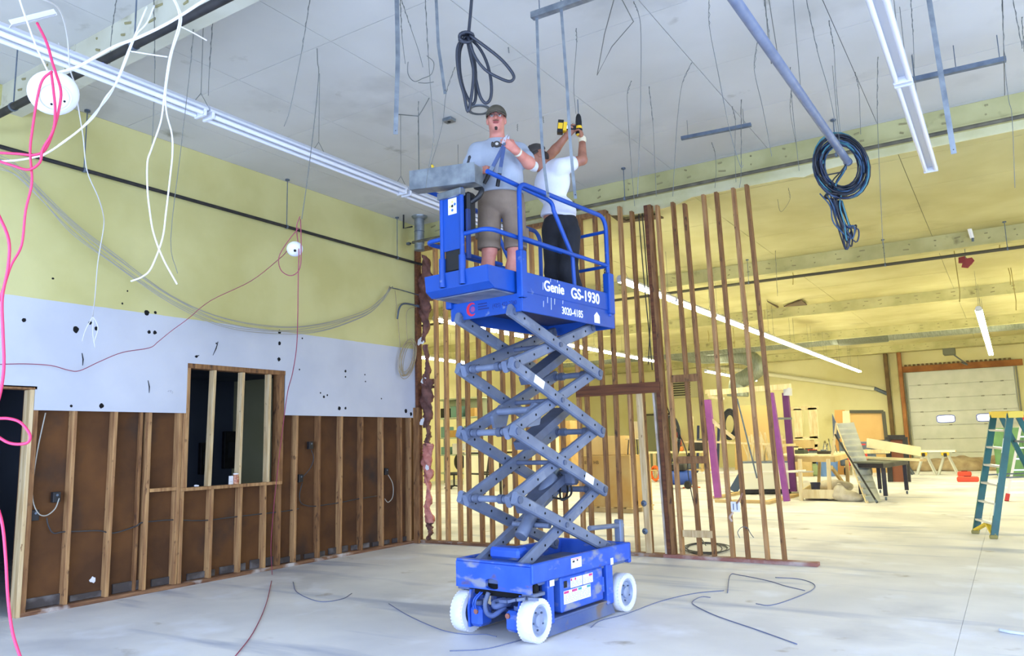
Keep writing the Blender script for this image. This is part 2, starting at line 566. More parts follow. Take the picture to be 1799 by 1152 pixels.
# door opening frame
door = sempty('door_1', (0, DY0, 0))
MB().bbox((-0.12, DY1, 0.0), (0.0, DY1 + 0.038, DZ), 0.003).build('jamb', WOOD_FRESH, door)
MB().bbox((-0.11, DY1 + 0.04, 0.0), (-0.004, DY1 + 0.085, 1.95), 0.003).build('trimmer', WOOD_OLD, door)
MB().bbox((-0.12, DY0 - 0.04, DZ), (0.0, DY1 + 0.06, DZ + 0.035), 0.003).build('head', WOOD_OLD, door)
MB().bbox((-0.12, DY0 - 0.038, 0.0), (0.0, DY0, DZ), 0.003).build('jamb', WOOD_FRESH, door)
# the interior window opening
win = sempty('window_1', (0, WY0, WZ0))
MB().bbox((-0.112, WY0 - 0.03, WZ0), (0.004, WY0 + 0.012, WZ1 + 0.05), 0.003).build('side_frame', WOOD_MID, win)
MB().bbox((-0.112, WY1 + 0.0, WZ0 - 0.03), (0.004, WY1 + 0.075, WZ1 + 0.05), 0.003).build('side_frame', WOOD_OLD, win)
MB().bbox((-0.112, WY0 - 0.03, WZ1), (0.006, WY1 + 0.09, WZ1 + 0.055), 0.003).build('head', WOOD_OLD, win)
MB().bbox((-0.112, WY0 - 0.06, WZ0 - 0.035), (0.012, WY1 + 0.06, WZ0 + 0.003), 0.003).build('window_sill', WOOD_MID, win)
for px, ln in ((372, 0.02), (424, 0.015), (474, 0.0)):
    yy = AX(px, 800, 0).y
    mb = MB().bbox((-0.105, yy - 0.019, WZ0), (-0.016, yy + 0.019, WZ1), 0.003)
    mb.v = [(vx, vy + ln * (vz - WZ0), vz) for vx, vy, vz in mb.v]
    mb.build('mullion', WOOD_FRESH, win)
# holes knocked into the upper board, painted as dark discs for their inner shade
def hole_shade(px, py, r, seed=0, fill=DARK):
    p = AX(px, py, 0)
    rr = random.Random(px + seed)
    n = 14
    poly = [(math.cos(2 * math.pi * i / n) * r * rr.uniform(.75, 1.1), math.sin(2 * math.pi * i / n) * r * rr.uniform(.8, 1.15)) for i in range(n)]
    mb = MB().prism(poly, p, (0, 1, 0), (0, 0, 1), (0.0015, 0, 0))
    return mb.build('hole_shade', fill, wl)
for px, py, r in ((42, 562, .022), (133, 579, .034), (158, 567, .02), (169, 577, .022), (258, 549, .030), (273, 549, .018), (178, 713, .026), (491, 583, .028), (491, 603, .024), (490, 631, .026), (596, 717, .03), (607, 717, .02), (713, 722, .035), (722, 727, .03), (345, 626, .016), (380, 603, .010), (526, 649, .012), (607, 652, .02), (607, 662, .014), (641, 658, .012), (642, 670, .012), (531, 594, .012), (569, 697, .02), (575, 694, .014), (262, 583, .02), (272, 584, .022), (125, 713, .014), (93, 489, .012), (224, 511, .01), (215, 533, .012), (670, 700, .012), (563, 690, .012)):
    hole_shade(px, py, r)
for (p0, p1) in (((383, 600), (374, 624)), ((260, 668), (262, 690)), ((342, 626), (350, 624)), ((144, 620), (145, 642))):
    a, b = AX(*p0, 0.001), AX(*p1, 0.001)
    MB().tube([a, (a + b) / 2 + Vector((0, .008, 0)), b], [.004, .007, .003], 5).build('crack', DARK, wl)
# darkened corner board at the end of the wall
MB().bbox((0.0, 9.36, 0.0), (0.10, 9.40, 2.06), 0.003).build('corner_stud', WOOD_OLD, wl)
MB().bbox((0.012, 9.405, 0.0), (0.05, YP + .06, 4.6), 0.003).build('corner_stud', WOOD_RED, wl)

# dark room behind the left wall
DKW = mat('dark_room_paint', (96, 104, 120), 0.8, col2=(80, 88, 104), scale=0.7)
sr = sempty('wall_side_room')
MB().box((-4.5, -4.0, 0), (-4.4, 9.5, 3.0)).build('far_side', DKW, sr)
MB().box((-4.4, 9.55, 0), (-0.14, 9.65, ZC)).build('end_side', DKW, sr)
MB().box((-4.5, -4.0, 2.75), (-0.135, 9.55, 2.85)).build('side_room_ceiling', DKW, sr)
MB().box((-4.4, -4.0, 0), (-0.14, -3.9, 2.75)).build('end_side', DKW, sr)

# stud partition straight ahead
wp = sempty('wall_back', (0, YP, 0))
def pstud(xb, xt, z1, y, m_, w=0.042, d=0.085, z0=0.042, nm='stud'):
    mb = MB().bbox((xb - w / 2, y, z0), (xb + w / 2, y + d, z1), 0.003)
    mb.v = [(vx + (xt - xb) * (vz - z0) / (z1 - z0), vy, vz) for vx, vy, vz in mb.v]
    return mb.build(nm, m_, wp)
ZT = 4.60
for k in range(9):
    xa = 0.385 + 0.407 * k
    j = random.uniform(-.02, .02)
    if abs(xa - 3.64) < .1:
        pstud(3.63, 3.60, 4.67, YP, WOOD_MID)
    else:
        pstud(xa + j, xa + j + random.uniform(-.02, .02), ZT, YP, random.choice((WOOD_MID, WOOD_MID, WOOD_OLD)))
    xb = 0.545 + 0.407 * k
    if xb < 3.75:
        j = random.uniform(-.015, .015)
        pstud(xb + j, xb + j + random.uniform(-.02, .02), ZT, YP + 0.0, random.choice((WOOD_MID, WOOD_OLD)))
pstud(3.80, 3.765, 2.12, YP - 0.02, WOOD_FRESH, 0.075, 0.05)
pstud(3.80, 3.76, 4.58, YP + 0.04, WOOD_OLD)
for xb, xt, w_, mm in ((4.075, 4.0, .05, WOOD_RED), (4.128, 4.05, .05, WOOD_OLD)):
    pstud(xb, xt, 4.6, YP - 0.02, mm, w_, 0.10)
pstud(4.03, 3.965, 2.1, YP, mat('whitewashed_wood', (206, 196, 184), .8, col2=(170, 150, 130), scale=5), 0.03)
for xb, xt, zt, mm in ((4.23, 4.15, 4.58, WOOD_MID), (4.46, 4.37, 4.58, WOOD_OLD), (4.64, 4.53, 4.53, WOOD_OLD), (4.87, 4.79, 4.6, WOOD_MID), (5.05, 4.96, 4.6, WOOD_OLD), (5.28, 5.18, 4.61, WOOD_MID), (5.475, 5.35, 4.62, WOOD_OLD)):
    pstud(xb, xt, zt, YP, mm)
MB().bbox((0.0, YP - 0.03, 0), (4.0, YP + 0.11, 0.042), 0.004).build('bottom_plate', WOOD_H, wp)
MB().bbox((4.0, YP - 0.03, 0), (5.85, YP + 0.11, 0.042), 0.004).build('bottom_plate', mat('red_plate_wood', (150, 100, 88), .85, col2=(186, 166, 156), scale=4, lo=.45, hi=.65), wp)
MB().bbox((0.0, YP + 0.0, ZT), (3.4, YP + 0.10, 4.66), 0.003).build('top_plate', WOOD_OLD, wp)
MB().bbox((2.86, YP - 0.062, 2.075), (4.08, YP - 0.022, 2.215), 0.004).build('door_header', WOOD_RED, wp)
for (xa, xb, za, zb, mm) in ((4.24, 4.60, 2.19, 2.285, WOOD_OLD), (4.26, 4.625, 1.165, 1.255, WOOD_OLD), (4.27, 4.645, 0.265, 0.35, WOOD_FRESH)):
    MB().bbox((xa, YP - 0.03, za), (xb, YP - 0.002, zb), 0.003).build('blocking', mm, wp)
# ragged strip of board left under the beam
WRAG = mat('torn_board', (224, 219, 178), .8, col2=(206, 200, 150), scale=3)
pts_t = []
x = 0.4
rr = random.Random(4)
poly = [(0.3, 4.765)]
for (x, z) in ((0.3, 4.66), (1.5, 4.64), (3.2, 4.66), (3.45, 4.60), (3.7, 4.56), (4.0, 4.54), (4.4, 4.56), (4.6, 4.62), (5.3, 4.62), (5.9, 4.63), (6.02, 4.60), (6.2, 4.64), (6.5, 4.66), (7.4, 4.66), (12, 4.67)):
    poly.append((x, z + rr.uniform(-.008, .008)))
poly.append((12, 4.765))
MB().prism(poly, (0, YP + 0.115, 0), (1, 0, 0), (0, 0, 1), (0, 0.014, 0)).build('torn_board_strip', WRAG, wp)
# torn paper-faced insulation in the corner
KRAFT = mat('brown_kraft_paper', (120, 78, 66), .75, col2=(84, 52, 44), scale=9, bump=.4, bscale=12)
PINKW = mat('pink_insulation_wool', (206, 140, 124), .95, col2=(180, 108, 94), scale=14, bump=.5, bscale=30)
def rag(xc, w, z0, z1, y, m_, seed, thick=0.05):
    rr = random.Random(seed)
    nz, nx = 22, 6
    vs, fs = [], []
    for side in (0, 1):
        for i in range(nz + 1):
            t = i / nz
            ww = 1.35 * w * (0.55 + 0.45 * math.sin(3 * t + seed)) * rr.uniform(.75, 1.15)
            cx = xc + 0.02 * math.sin(9 * t + seed)
            for k in range(nx + 1):
                s_ = k / nx - .5
                vs.append((cx + s_ * ww, y + (0.03 if side else 0) + 0.03 * math.sin(17 * t + 9 * s_ + seed) + rr.uniform(-.012, .012) - thick * math.cos(s_ * 3), z0 + (z1 - z0) * t + rr.uniform(-.01, .01)))
    n = (nz + 1) * (nx + 1)
    for i in range(nz):
        for k in range(nx):
            a = i * (nx + 1) + k
            fs.append((a, a + 1, a + nx + 2, a + nx + 1))
            fs.append((n + a, n + a + nx + 1, n + a + nx + 2, n + a + 1))
    for i in range(nz):
        a, b = i * (nx + 1), (i + 1) * (nx + 1)
        fs.append((a, b, n + b, n + a))
        a += nx; b += nx
        fs.append((a, n + a, n + b, b))
    return MB().add(vs, fs).build('insulation_scrap', m_, wp, smooth='all')
for (xc, w, z0, z1, mm, sd) in ((.17, .24, 3.75, 4.5, KRAFT, 1), (.15, .20, 3.1, 3.9, KRAFT, 5), (.19, .22, 2.35, 3.05, KRAFT, 9), (.17, .18, 1.75, 2.5, KRAFT, 12), (.2, .17, 1.45, 1.85, KRAFT, 3), (.17, .15, .9, 1.5, PINKW, 6), (.19, .10, .3, 1.0, PINKW, 8), (.22, .12, .05, .3, KRAFT, 10)):
    rag(xc, w, z0, z1, YP + .02, mm, sd)
PAPER = mat('torn_white_paper', (226, 224, 222), .8)
for (px, py, s_) in ((738, 600, .06), (745, 668, .05), (742, 742, .06), (728, 690, .05), (750, 820, .04)):
    p = AY(px, py, YP - .03)
    rr = random.Random(px)
    poly = [(math.cos(a) * s_ * rr.uniform(.4, 1.2), math.sin(a) * s_ * rr.uniform(.5, 1.4)) for a in [i * 2 * math.pi / 9 for i in range(9)]]
    MB().prism(poly, p, (1, 0.3, 0), (0, 0.2, 1), (0, .006, 0)).build('paper_scrap', PAPER, wp)

# workshop shell and unseen sides of the front room
YW = mat('workshop_wall_paint', (230, 223, 172), .75, col2=(220, 211, 152), scale=.6, spots=[((184, 170, 108), .5, .6, .8)])
wf = sempty('wall_far', (0, YF, 0))
q = MB()
GX0, GX1, GZ = 4.1, 8.2, 4.12
q.box((-12.2, YF, 0), (GX0, YF + .2, ZC)).box((GX0, YF, GZ), (GX1, YF + .2, ZC)).box((GX1, YF, 0), (15.2, YF + .2, ZC)).build('wall_surface', YW, wf)
ws = sempty('wall_workshop_left')
MB().box((-12.4, 9.5, 0), (-12.2, YF, ZC)).build('wall_surface', YW, ws)
MB().box((-12.2, 9.4, 0), (-0.14, 9.54, ZC)).build('wall_surface', YW, ws)
wr = sempty('wall_right')
MB().box((15.2, -4, 3.3), (15.35, YF, ZC)).box((15.2, 8.0, 0), (15.35, YF, 3.3)).box((15.2, -4, 0), (15.35, -1.0, 3.3)).build('wall_surface', YW, wr)
wfr = sempty('wall_front')
MB().box((-4.5, -4.2, 3.25), (15.3, -4.0, ZC)).box((-4.5, -4.2, 0), (1.2, -4, 3.25)).box((13.4, -4.2, 0), (15.3, -4, 3.25)).build('wall_surface', PANEL, wfr)
MB().box((1.2, -4.2, 0), (13.4, -4, .25)).build('low_wall', PANEL, wfr)
# ------------------------------------------------------------------ scissor lift (own frame: x across, y along, z up)
LIFT_O = Vector((4.4319, 5.8129, 0.0))
LIFT_A = R(-5.4)
LB = Vector((math.cos(LIFT_A), math.sin(LIFT_A), 0))
LA = Vector((-math.sin(LIFT_A), math.cos(LIFT_A), 0))
def to_lift(p):
    d = Vector(p) - LIFT_O
    return Vector((d.dot(LB), d.dot(LA), d.z))
def to_world(x, y, z):
    return LIFT_O + LB * x + LA * y + Vector((0, 0, z))
def LP(px, py, ax, val):
    """sight line met with the lift's own plane x = val (ax 'b') or y = val (ax 'a')"""
    n = LB if ax == 'b' else LA
    d = Vector(_ray(px, py))
    c = Vector(CAM)
    t = (val - (c - LIFT_O).dot(n)) / d.dot(n)
    return to_lift(c + d * t)

LBLUE = mat('lift_blue_paint', (4, 72, 164), 0.48, col2=(10, 66, 150), scale=3, spots=[((120, 132, 160), 6.0, 0.66, 0.72, (1, 1, 1)), ((90, 74, 66), 3.2, 0.70, 0.76, (1, 1, 1))], coat=.0)
LBLUE2 = mat('lift_chassis_blue', (34, 82, 190), 0.5, col2=(52, 94, 186), scale=5, spots=[((136, 140, 156), 5.0, 0.565, 0.68, (1, 1, 2)), ((104, 78, 66), 3.4, 0.66, 0.74, (1, 1, 2))])
LGREY = mat('lift_arm_grey', (116, 126, 148), 0.5, 0.15, col2=(100, 110, 132), scale=6, spots=[((140, 148, 164), 4.0, 0.62, 0.74)])
LDGREY = mat('lift_pivot_grey', (92, 102, 126), 0.5, 0.2, col2=(80, 88, 108), scale=8)
DUSTY = mat('dusty_blue_steel', (106, 116, 140), 0.7, col2=(74, 92, 140), scale=4, spots=[((120, 104, 92), 3.0, 0.62, 0.72)])
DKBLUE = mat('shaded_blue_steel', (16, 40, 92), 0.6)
TYRE = mat('non_marking_tyre', (232, 233, 238), 0.75, col2=(214, 216, 224), scale=9)
HUBM = mat('grey_wheel_hub', (158, 170, 196), 0.45, 0.2, col2=(134, 146, 174), scale=7)
DECAL = mat('white_decal', (238, 240, 244), 0.5)
DECAL_PINK = mat('pink_decal_band', (206, 60, 130), 0.5)
DECAL_TEAL = mat('teal_decal_band', (70, 160, 160), 0.5)
DECAL_TXT = mat('decal_grey_print', (176, 182, 194), 0.6)
LETTER = mat('white_lettering', (240, 241, 244), 0.5)
RUBBER = mat('black_plastic', (18, 19, 22), 0.5)
DECKM = mat('deck_plate', (92, 98, 108), 0.6, 0.3)

lift = thing('scissor_lift', 'blue scissor lift with grey crossed arms and white tyres, raised under the ceiling', 'scissor lift', LIFT_O, rot=(0, 0, LIFT_A))
def P(mb, name, m_, parent=lift, smooth=False, **k):
    return mb.build(name, m_, parent, smooth=smooth, local=True, **k)

# chassis
q = MB()
# front plate with the oval slot: built as a ring of quads around the slot
def slotted_plate(x0, x1, z0, z1, y0, y1, cx, cz, rx, rz, n=24):
    mb = MB()
    ang = [2 * math.pi * i / n for i in range(n)]
    inner = [(cx + rx * max(-1, min(1, 1.35 * math.cos(a))), cz + rz * math.sin(a)) for a in ang]
    outer = []
    for a in ang:
        c, s_ = math.cos(a), math.sin(a)
        t = min(((x1 - cx) / c) if c > 1e-6 else ((x0 - cx) / c) if c < -1e-6 else 1e9, ((z1 - cz) / s_) if s_ > 1e-6 else ((z0 - cz) / s_) if s_ < -1e-6 else 1e9)
        outer.append((cx + c * t, cz + s_ * t))
    for i, (cxx, czz) in enumerate(((x1, z1), (x0, z1), (x0, z0), (x1, z0))):
        a = math.atan2(czz - cz, cxx - cx) % (2 * math.pi)
        k = min(range(n), key=lambda j: abs(ang[j] - a))
        outer[k] = (cxx, czz)
    vs = []
    for y in (y0, y1):
        vs += [(x, y, z) for x, z in inner] + [(x, y, z) for x, z in outer]
    fs = []
    for i in range(n):
        j = (i + 1) % n
        fs.append((i, j, n + j, n + i))
        fs.append((2 * n + i, 3 * n + i, 3 * n + j, 2 * n + j))
        fs.append((n + i, n + j, 3 * n + j, 3 * n + i))
        fs.append((i, 2 * n + i, 2 * n + j, j))
    return mb.add(vs, fs)
fp = P(slotted_plate(-.37, .37, .36, .555, -.73, -.70, 0.0, .405, .062, .040), 'front_plate', LBLUE2)
P(MB().bbox((-.37, -.725, .555), (.37, -.66, .575), .006), 'front_lip', LBLUE2)
P(MB().bbox((-.36, -.66, .30), (.36, -.60, .42), .01), 'slot_backing', DARK)  # backing coloured black as the shade seen through the slot
for s_ in (-1, 1):
    xa, xb = sorted((s_ * .385, s_ * .345))
    P(MB().bbox((xa, -.715, .43), (xb, .76, .575), .008), 'side_rail', LBLUE2)
P(MB().bbox((-.385, .72, .40), (.385, .76, .575), .008), 'rear_plate', LBLUE2)
P(MB().bbox((-.34, -.69, .40), (.34, .72, .45), .005), 'chassis_floor', DUSTY)
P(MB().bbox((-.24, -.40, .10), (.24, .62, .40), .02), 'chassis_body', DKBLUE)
# side modules with decals
for s_ in (1, -1):
    xa, xb = sorted((s_ * .20, s_ * .365))
    mod = P(MB().bbox((xa, -.32, .155), (xb, .30, .425), .012), 'battery_box', LBLUE2)
    if s_ > 0:
        def decal(y0, y1, z0, z1, bands=(), x=.3655, lines=7):
            d = P(MB().box((x, y0, z0), (x + .0012, y1, z1)), 'decal', DECAL, mod)
            bb = MB()
            rr = random.Random(int(y0 * 1000) + int(z0 * 3000))
            for k in range(lines):
                z = z1 - .03 - (z1 - z0 - .04) * k / max(1, lines - 1)
                yy = y0 + .012
                while yy < y1 - .03:
                    w = rr.uniform(.02, .05)
                    bb.box((x + .0012, yy, z), (x + .0018, min(yy + w, y1 - .01), z + .004))
                    yy += w + .012
            o = P(bb, 'print_lines', DECAL_TXT, mod)
            o['kind'] = 'stuff'
            for (ya, yb, mm) in bands:
                P(MB().box((x + .0012, y0 + (y1 - y0) * ya, z1 - .022), (x + .002, y0 + (y1 - y0) * yb, z1 - .004)), 'decal_band', mm, mod)
        decal(-.29, -.09, .215, .315, ((.02, .36, DECAL_PINK), (.58, .95, DECAL_PINK)))
        decal(-.085, .10, .215, .315, ((.02, .28, DECAL_TEAL), (.7, .98, DECAL_TEAL)))
        decal(-.19, -.02, .325, .40, ((.02, .14, DECAL_PINK), (.35, .48, DECAL_PINK)), lines=5)
        decal(-.01, .14, .325, .40, ((.6, .95, DECAL_PINK),), lines=4)
        P(MB().bbox((.365, -.285, .34), (.372, -.245, .39), .002), 'switch_plate', RUBBER, mod)
        P(MB().cyl((.366, .296, .34), (.366, .296, .22), .01, 8), 'latch', LBLUE2, mod)
x = .3852
for (y0, y1, z0, z1) in ((-.20, -.05, .475, .555), (.40, .445, .425, .48), (-.50, -.44, .385, .43)):
    d = P(MB().box((.3852, y0, z0), (.3864, y1, z1)), 'decal', DECAL)
    if y0 == -.20:
        P(MB().box((.3864, y0 + .02, z0 + .045), (.3869, y0 + .05, z0 + .06)).box((.3864, y0 + .08, z0 + .05), (.3869, y0 + .10, z0 + .065)), 'print_marks', BLACK, d, kind='stuff')
        P(MB().box((.3864, y0 + .005, z1 - .014), (.3869, y1 - .005, z1 - .004)), 'decal_band', mat('faded_pink_band', (222, 160, 180), .5), d)
# vertical corner brackets, skid guards
for s_ in (1, -1):
    for (y0, y1) in ((-.50, -.42), (.36, .46)):
        xa, xb = sorted((s_ * .30, s_ * .37))
        P(MB().bbox((xa, y0, .10), (xb, y1, .44), .01), 'corner_bracket', LBLUE2)
    mb = MB().prism([(-.50, .012), (.50, .012), (.44, .12), (-.46, .12)], (s_ * .30, 0, 0), (0, 1, 0), (0, 0, 1), (s_ * .05, 0, 0))
    P(mb, 'pothole_guard', DUSTY)
    P(MB().bbox((min(s_ * .22, s_ * .36), -.46, .118), (max(s_ * .22, s_ * .36), .44, .135), .003), 'guard_hinge_plate', DUSTY)
# wheels
def wheel(x, y, yaw):
    s_ = 1 if x > 0 else -1
    q = Matrix.Rotation(yaw, 3, 'Z')
    ax = q @ Vector((s_, 0, 0))
    o = Vector((x, y, .162))
    prof = [(.105, -.06), (.150, -.058), (.160, -.045), (.162, 0), (.160, .045), (.150, .058), (.122, .060), (.112, .045), (.105, .02)]
    mb = MB()
    mb.lathe(prof, o, ax, 40, cap=False)
    w = P(mb, 'wheel', TYRE, smooth=True)
    rr = MB()
    u = ax.orthogonal().normalized(); v = ax.cross(u)
    for k in range(36):
        a = 2 * math.pi * k / 36
        d = u * math.cos(a) + v * math.sin(a)
        t = -u * math.sin(a) + v * math.cos(a)
        for sgn in (-1, 1):
            c = o + d * .1553 + ax * sgn * .034
            rr.beam(c - t * .007, c + t * .007, .040, .009, up=d)
    k_ = P(rr, 'tread_lug', TYRE, w)
    k_['kind'] = 'stuff'
    P(MB().lathe([(.113, .0), (.113, .042), (.100, .050), (.085, .030), (.05, .026), (.045, .045), (.03, .05), (.0, .05)], o, ax, 32), 'wheel_hub', HUBM, w, smooth=True)
    bb = MB()
    for k in range(5):
        a = 2 * math.pi * k / 5
        c = o + (u * math.cos(a) + v * math.sin(a)) * .068
        bb.cyl(c + ax * .025, c + ax * .040, .008, 6)
    b_ = P(bb, 'wheel_bolt', LDGREY, w)
    b_['kind'] = 'stuff'
    return w
wheel(.335, -.64, R(3)); wheel(-.33, -.64, R(3)); wheel(.345, .64, 0); wheel(-.345, .64, 0)
# steering forks, drive motors, tie rod, hoses
for s_, x in ((-1, -.33), (1, .335)):
    xi = x - s_ * .075
    xa, xb = sorted((xi, xi - s_ * .02))
    P(MB().prism([(-.72, .06), (-.56, .06), (-.56, .34), (-.70, .34), (-.73, .2)], (xa, 0, 0), (0, 1, 0), (0, 0, 1), (.02, 0, 0)), 'steering_fork', LBLUE2)
    P(MB().bbox((min(x - s_ * .07, x + s_ * .05), -.70, .335), (max(x - s_ * .07, x + s_ * .05), -.56, .36), .004), 'fork_yoke', DUSTY)
    xa, xb = sorted((xi - s_ * .02, xi - s_ * .14))
    mo = P(MB().bbox((xa, -.735, .07), (xb, -.58, .225), .025), 'drive_motor', LBLUE2)
    P(MB().cyl((xi - s_ * .06, -.66, .22), (xi - s_ * .06, -.66, .255), .035, 14), 'motor_port', DUSTY, mo)
    P(MB().cyl((xi - s_ * .10, -.736, .19), (xi - s_ * .10, -.748, .19), .02, 12), 'motor_cap', mat('rusty_cap', (150, 96, 84), .8), mo)
arm = [Vector((.12, -.735, .30)), Vector((.20, -.745, .305)), Vector((.27, -.74, .325)), Vector((.33, -.72, .335)), Vector((.38, -.66, .325))]
mb = MB()
for a, b in zip(arm, arm[1:]):
    mb.beam(a, b, .10, .02)
P(mb, 'steering_arm', DUSTY)
def ribbed(pts, r, nm):
    sp = spline(pts, 10)
    rad = [r * (1.0 if i % 2 else 1.22) for i in range(len(sp))]
    P(MB().tube(sp, rad, 10), nm, DUSTY, smooth='all')
ribbed([(-.06, -.70, .33), (-.055, -.745, .26), (-.03, -.76, .20), (.02, -.76, .18), (.06, -.74, .20), (.09, -.68, .24)], .017, 'corrugated_hose')
ribbed([(.10, -.64, .26), (.09, -.72, .26), (.05, -.75, .25), (.02, -.72, .27), (.06, -.64, .28)], .02, 'corrugated_hose')
for dx in (0, .02):
    P(MB().tube(spline([(-.14 + dx, -.70, .33), (-.165 + dx, -.75, .28), (-.17 + dx, -.75, .22), (-.15 + dx, -.70, .17)], 6), .007, 8), 'hydraulic_hose', LBLUE2, smooth='all')
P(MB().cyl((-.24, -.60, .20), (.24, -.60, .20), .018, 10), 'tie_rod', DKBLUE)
# ladder bracket at the back
P(MB().tube([(.28, .25, .74), (.28, .80, .715)], .022, 10), 'safety_arm', LGREY, smooth=True)
P(MB().bbox((.24, .72, .57), (.31, .78, .77), .01), 'arm_bracket', LGREY)

# scissor stack
ZF = [0.60, 1.05, 1.565, 2.08, 2.50]
YF0, YR0 = -.735, .50
XO, XI = .275, .215
def scissor_arm(p, q, x, w=.05, h=.095):
    p, q = Vector(p), Vector(q)
    d = (q - p).normalized()
    e = .045
    a = MB()
    up = Vector((1, 0, 0)).cross(d)
    # tube with slightly rounded edges
    c = .012
    prof = [(-w / 2, -h / 2 + c), (-w / 2, h / 2 - c), (-w / 2 + c, h / 2), (w / 2 - c, h / 2), (w / 2, h / 2 - c), (w / 2, -h / 2 + c), (w / 2 - c, -h / 2), (-w / 2 + c, -h / 2)]
    a.prism(prof, p - d * e, (1, 0, 0), up, (q - p) + d * 2 * e)
    o = P(a, 'scissor_arm', LGREY)
    L_ = (q - p).length
    k = MB()
    n = 6
    for i in range(n):
        t = L_ * (0.10 + 0.80 * i / (n - 1))
        if abs(t - L_ / 2) < .05:
            continue
        c_ = p + d * t
        for s_ in (-1, 1):
            k.cyl(c_ + Vector((s_ * w / 2, 0, 0)), c_ + Vector((s_ * (w / 2 + .0012), 0, 0)), .0105, 10)
    ho = P(k, 'bolt_hole_shade', DARK, o)  # dark discs painted as the shade in the arm's holes
    ho['kind'] = 'stuff'
    for t in (0.0, .5, 1.0):
        c_ = p.lerp(q, t)
        sx = 1 if x > 0 else -1
        P(MB().cyl(c_ - Vector((sx * (w / 2 + .012), 0, 0)), c_ + Vector((sx * (w / 2 + .012), 0, 0)), .03 if t != .5 else .022, 14), 'pivot_pin', LDGREY, o, smooth=True)
    return o
arms = []
for i in range(4):
    z0, z1 = ZF[i], ZF[i + 1]
    yf0 = yf1 = YF0
    for s_ in (-1, 1):
        arms.append(scissor_arm((s_ * XO, YF0, z1), (s_ * XO, YR0, z0 if i else .56), s_ * XO))
        arms.append(scissor_arm((s_ * XI, YF0 if i else -.64, z0 if i else .53), (s_ * XI, YR0, z1), s_ * XI))
    if 0 < i:
        for y in (YF0, YR0):
            P(MB().cyl((-.19, y, z0), (.19, y, z0), .026, 14), 'cross_tube', LGREY, smooth=True)
            for xx in (-.19, -.12, .12, .19):
                P(MB().cyl((xx - .022, y, z0), (xx + .022, y, z0), .037, 14), 'collar', LDGREY, smooth=True)
    zm = (z0 + z1) / 2
    P(MB().cyl((-.19, (YF0 + YR0) / 2, zm), (.19, (YF0 + YR0) / 2, zm), .02, 12), 'cross_tube', LDGREY, smooth=True)
# decals on two arms
def arm_decal(o_i, t, z0, z1):
    p, q_ = Vector((XO, YF0, z1)), Vector((XO, YR0, z0))
    d = (q_ - p).normalized()
    up = Vector((1, 0, 0)).cross(d)
    if up.z < 0: up = -up
    c_ = p.lerp(q_, t) + Vector((.0253, 0, 0))
    D = P(MB().prism([(-.07, -.03), (.07, -.03), (.07, .036), (-.07, .036)], c_, d, up, (.001, 0, 0)), 'decal', DECAL, arms[o_i])
for i, t in ((2, .22), (0, .70)):
    pass
arm_decal(8, .24, ZF[2], ZF[3]); arm_decal(4, .80, ZF[1], ZF[2])
# lift cylinder and brackets inside the stack
P(MB().cyl((0, -.35, .72), (0, .12, 1.18), .055, 18), 'lift_cylinder', LGREY, smooth=True)
P(MB().cyl((0, .12, 1.18), (0, .34, 1.40), .032, 14), 'cylinder_rod', GREY_STEEL, smooth=True)
P(MB().prism([(-.45, 1.60), (-.30, 1.62), (-.24, 1.78), (-.36, 1.80), (-.48, 1.70)], (.16, 0, 0), (0, 1, 0), (0, 0, 1), (.03, 0, 0)), 'cylinder_bracket', LGREY)
P(MB().prism([(-.45, 1.60), (-.30, 1.62), (-.24, 1.78), (-.36, 1.80), (-.48, 1.70)], (-.19, 0, 0), (0, 1, 0), (0, 0, 1), (.03, 0, 0)), 'cylinder_bracket', LGREY)
P(MB().cyl((-.16, -.40, 1.74), (.16, -.40, 1.74), .03, 12), 'cross_tube', LGREY, smooth=True)
P(MB().bbox((-.17, .20, 1.10), (.17, .30, 1.22), .02), 'upper_cylinder_mount', LDGREY)
P(MB().tube(spline([(.05, .16, 1.20), (.09, .26, 1.12), (.11, .24, 1.02), (.07, .15, .98), (.03, .2, 1.08), (.02, .28, 1.16)], 6), .009, 6), 'hydraulic_hose', RUBBER, smooth='all')
P(MB().tube(spline([(-.02, .16, 1.20), (.03, .30, 1.10), (.06, .22, .99), (.0, .12, 1.0)], 6), .009, 6), 'hydraulic_hose', RUBBER, smooth='all')
P(MB().bbox((-.15, -.58, .57), (.15, -.44, .66), .02), 'base_mount', LBLUE2)
P(MB().cyl((-.19, -.20, .80), (.19, -.20, .80), .022, 12), 'cross_tube', LGREY, smooth=True)
for i, (y0, z0, y1, z1) in enumerate(((-.2, 2.0, .35, 2.28), (-.3, 1.45, .3, 1.75), (-.3, .93, .3, 1.2))):
    P(MB().beam((0, y0, z0), (0, y1, z1), .16, .07), 'inner_arm_plate', LDGREY)

# platform
ZD = 2.655
X_ = .38
for s_ in (1, -1):
    xa, xb = sorted((s_ * .38, s_ * .365))
    P(MB().bbox((xa, -.74, 2.495), (xb, .665, 2.66), .004), 'platform_side', LBLUE)
    xa, xb = sorted((s_ * .388, s_ * .37))
    P(MB().bbox((xa, -.74, 2.65), (xb, .665, 2.812), .005), 'toe_board', LBLUE)
P(MB().bbox((-.365, -.74, 2.495), (.365, -.725, 2.645), .004), 'platform_front', LBLUE)
P(MB().bbox((-.365, .65, 2.495), (.365, .665, 2.812), .004), 'platform_rear', LBLUE)
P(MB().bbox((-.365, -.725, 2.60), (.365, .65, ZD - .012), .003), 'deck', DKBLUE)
P(MB().bbox((-.365, -.60, ZD - .012), (.365, .65, ZD), .002), 'deck_plate', DECKM)
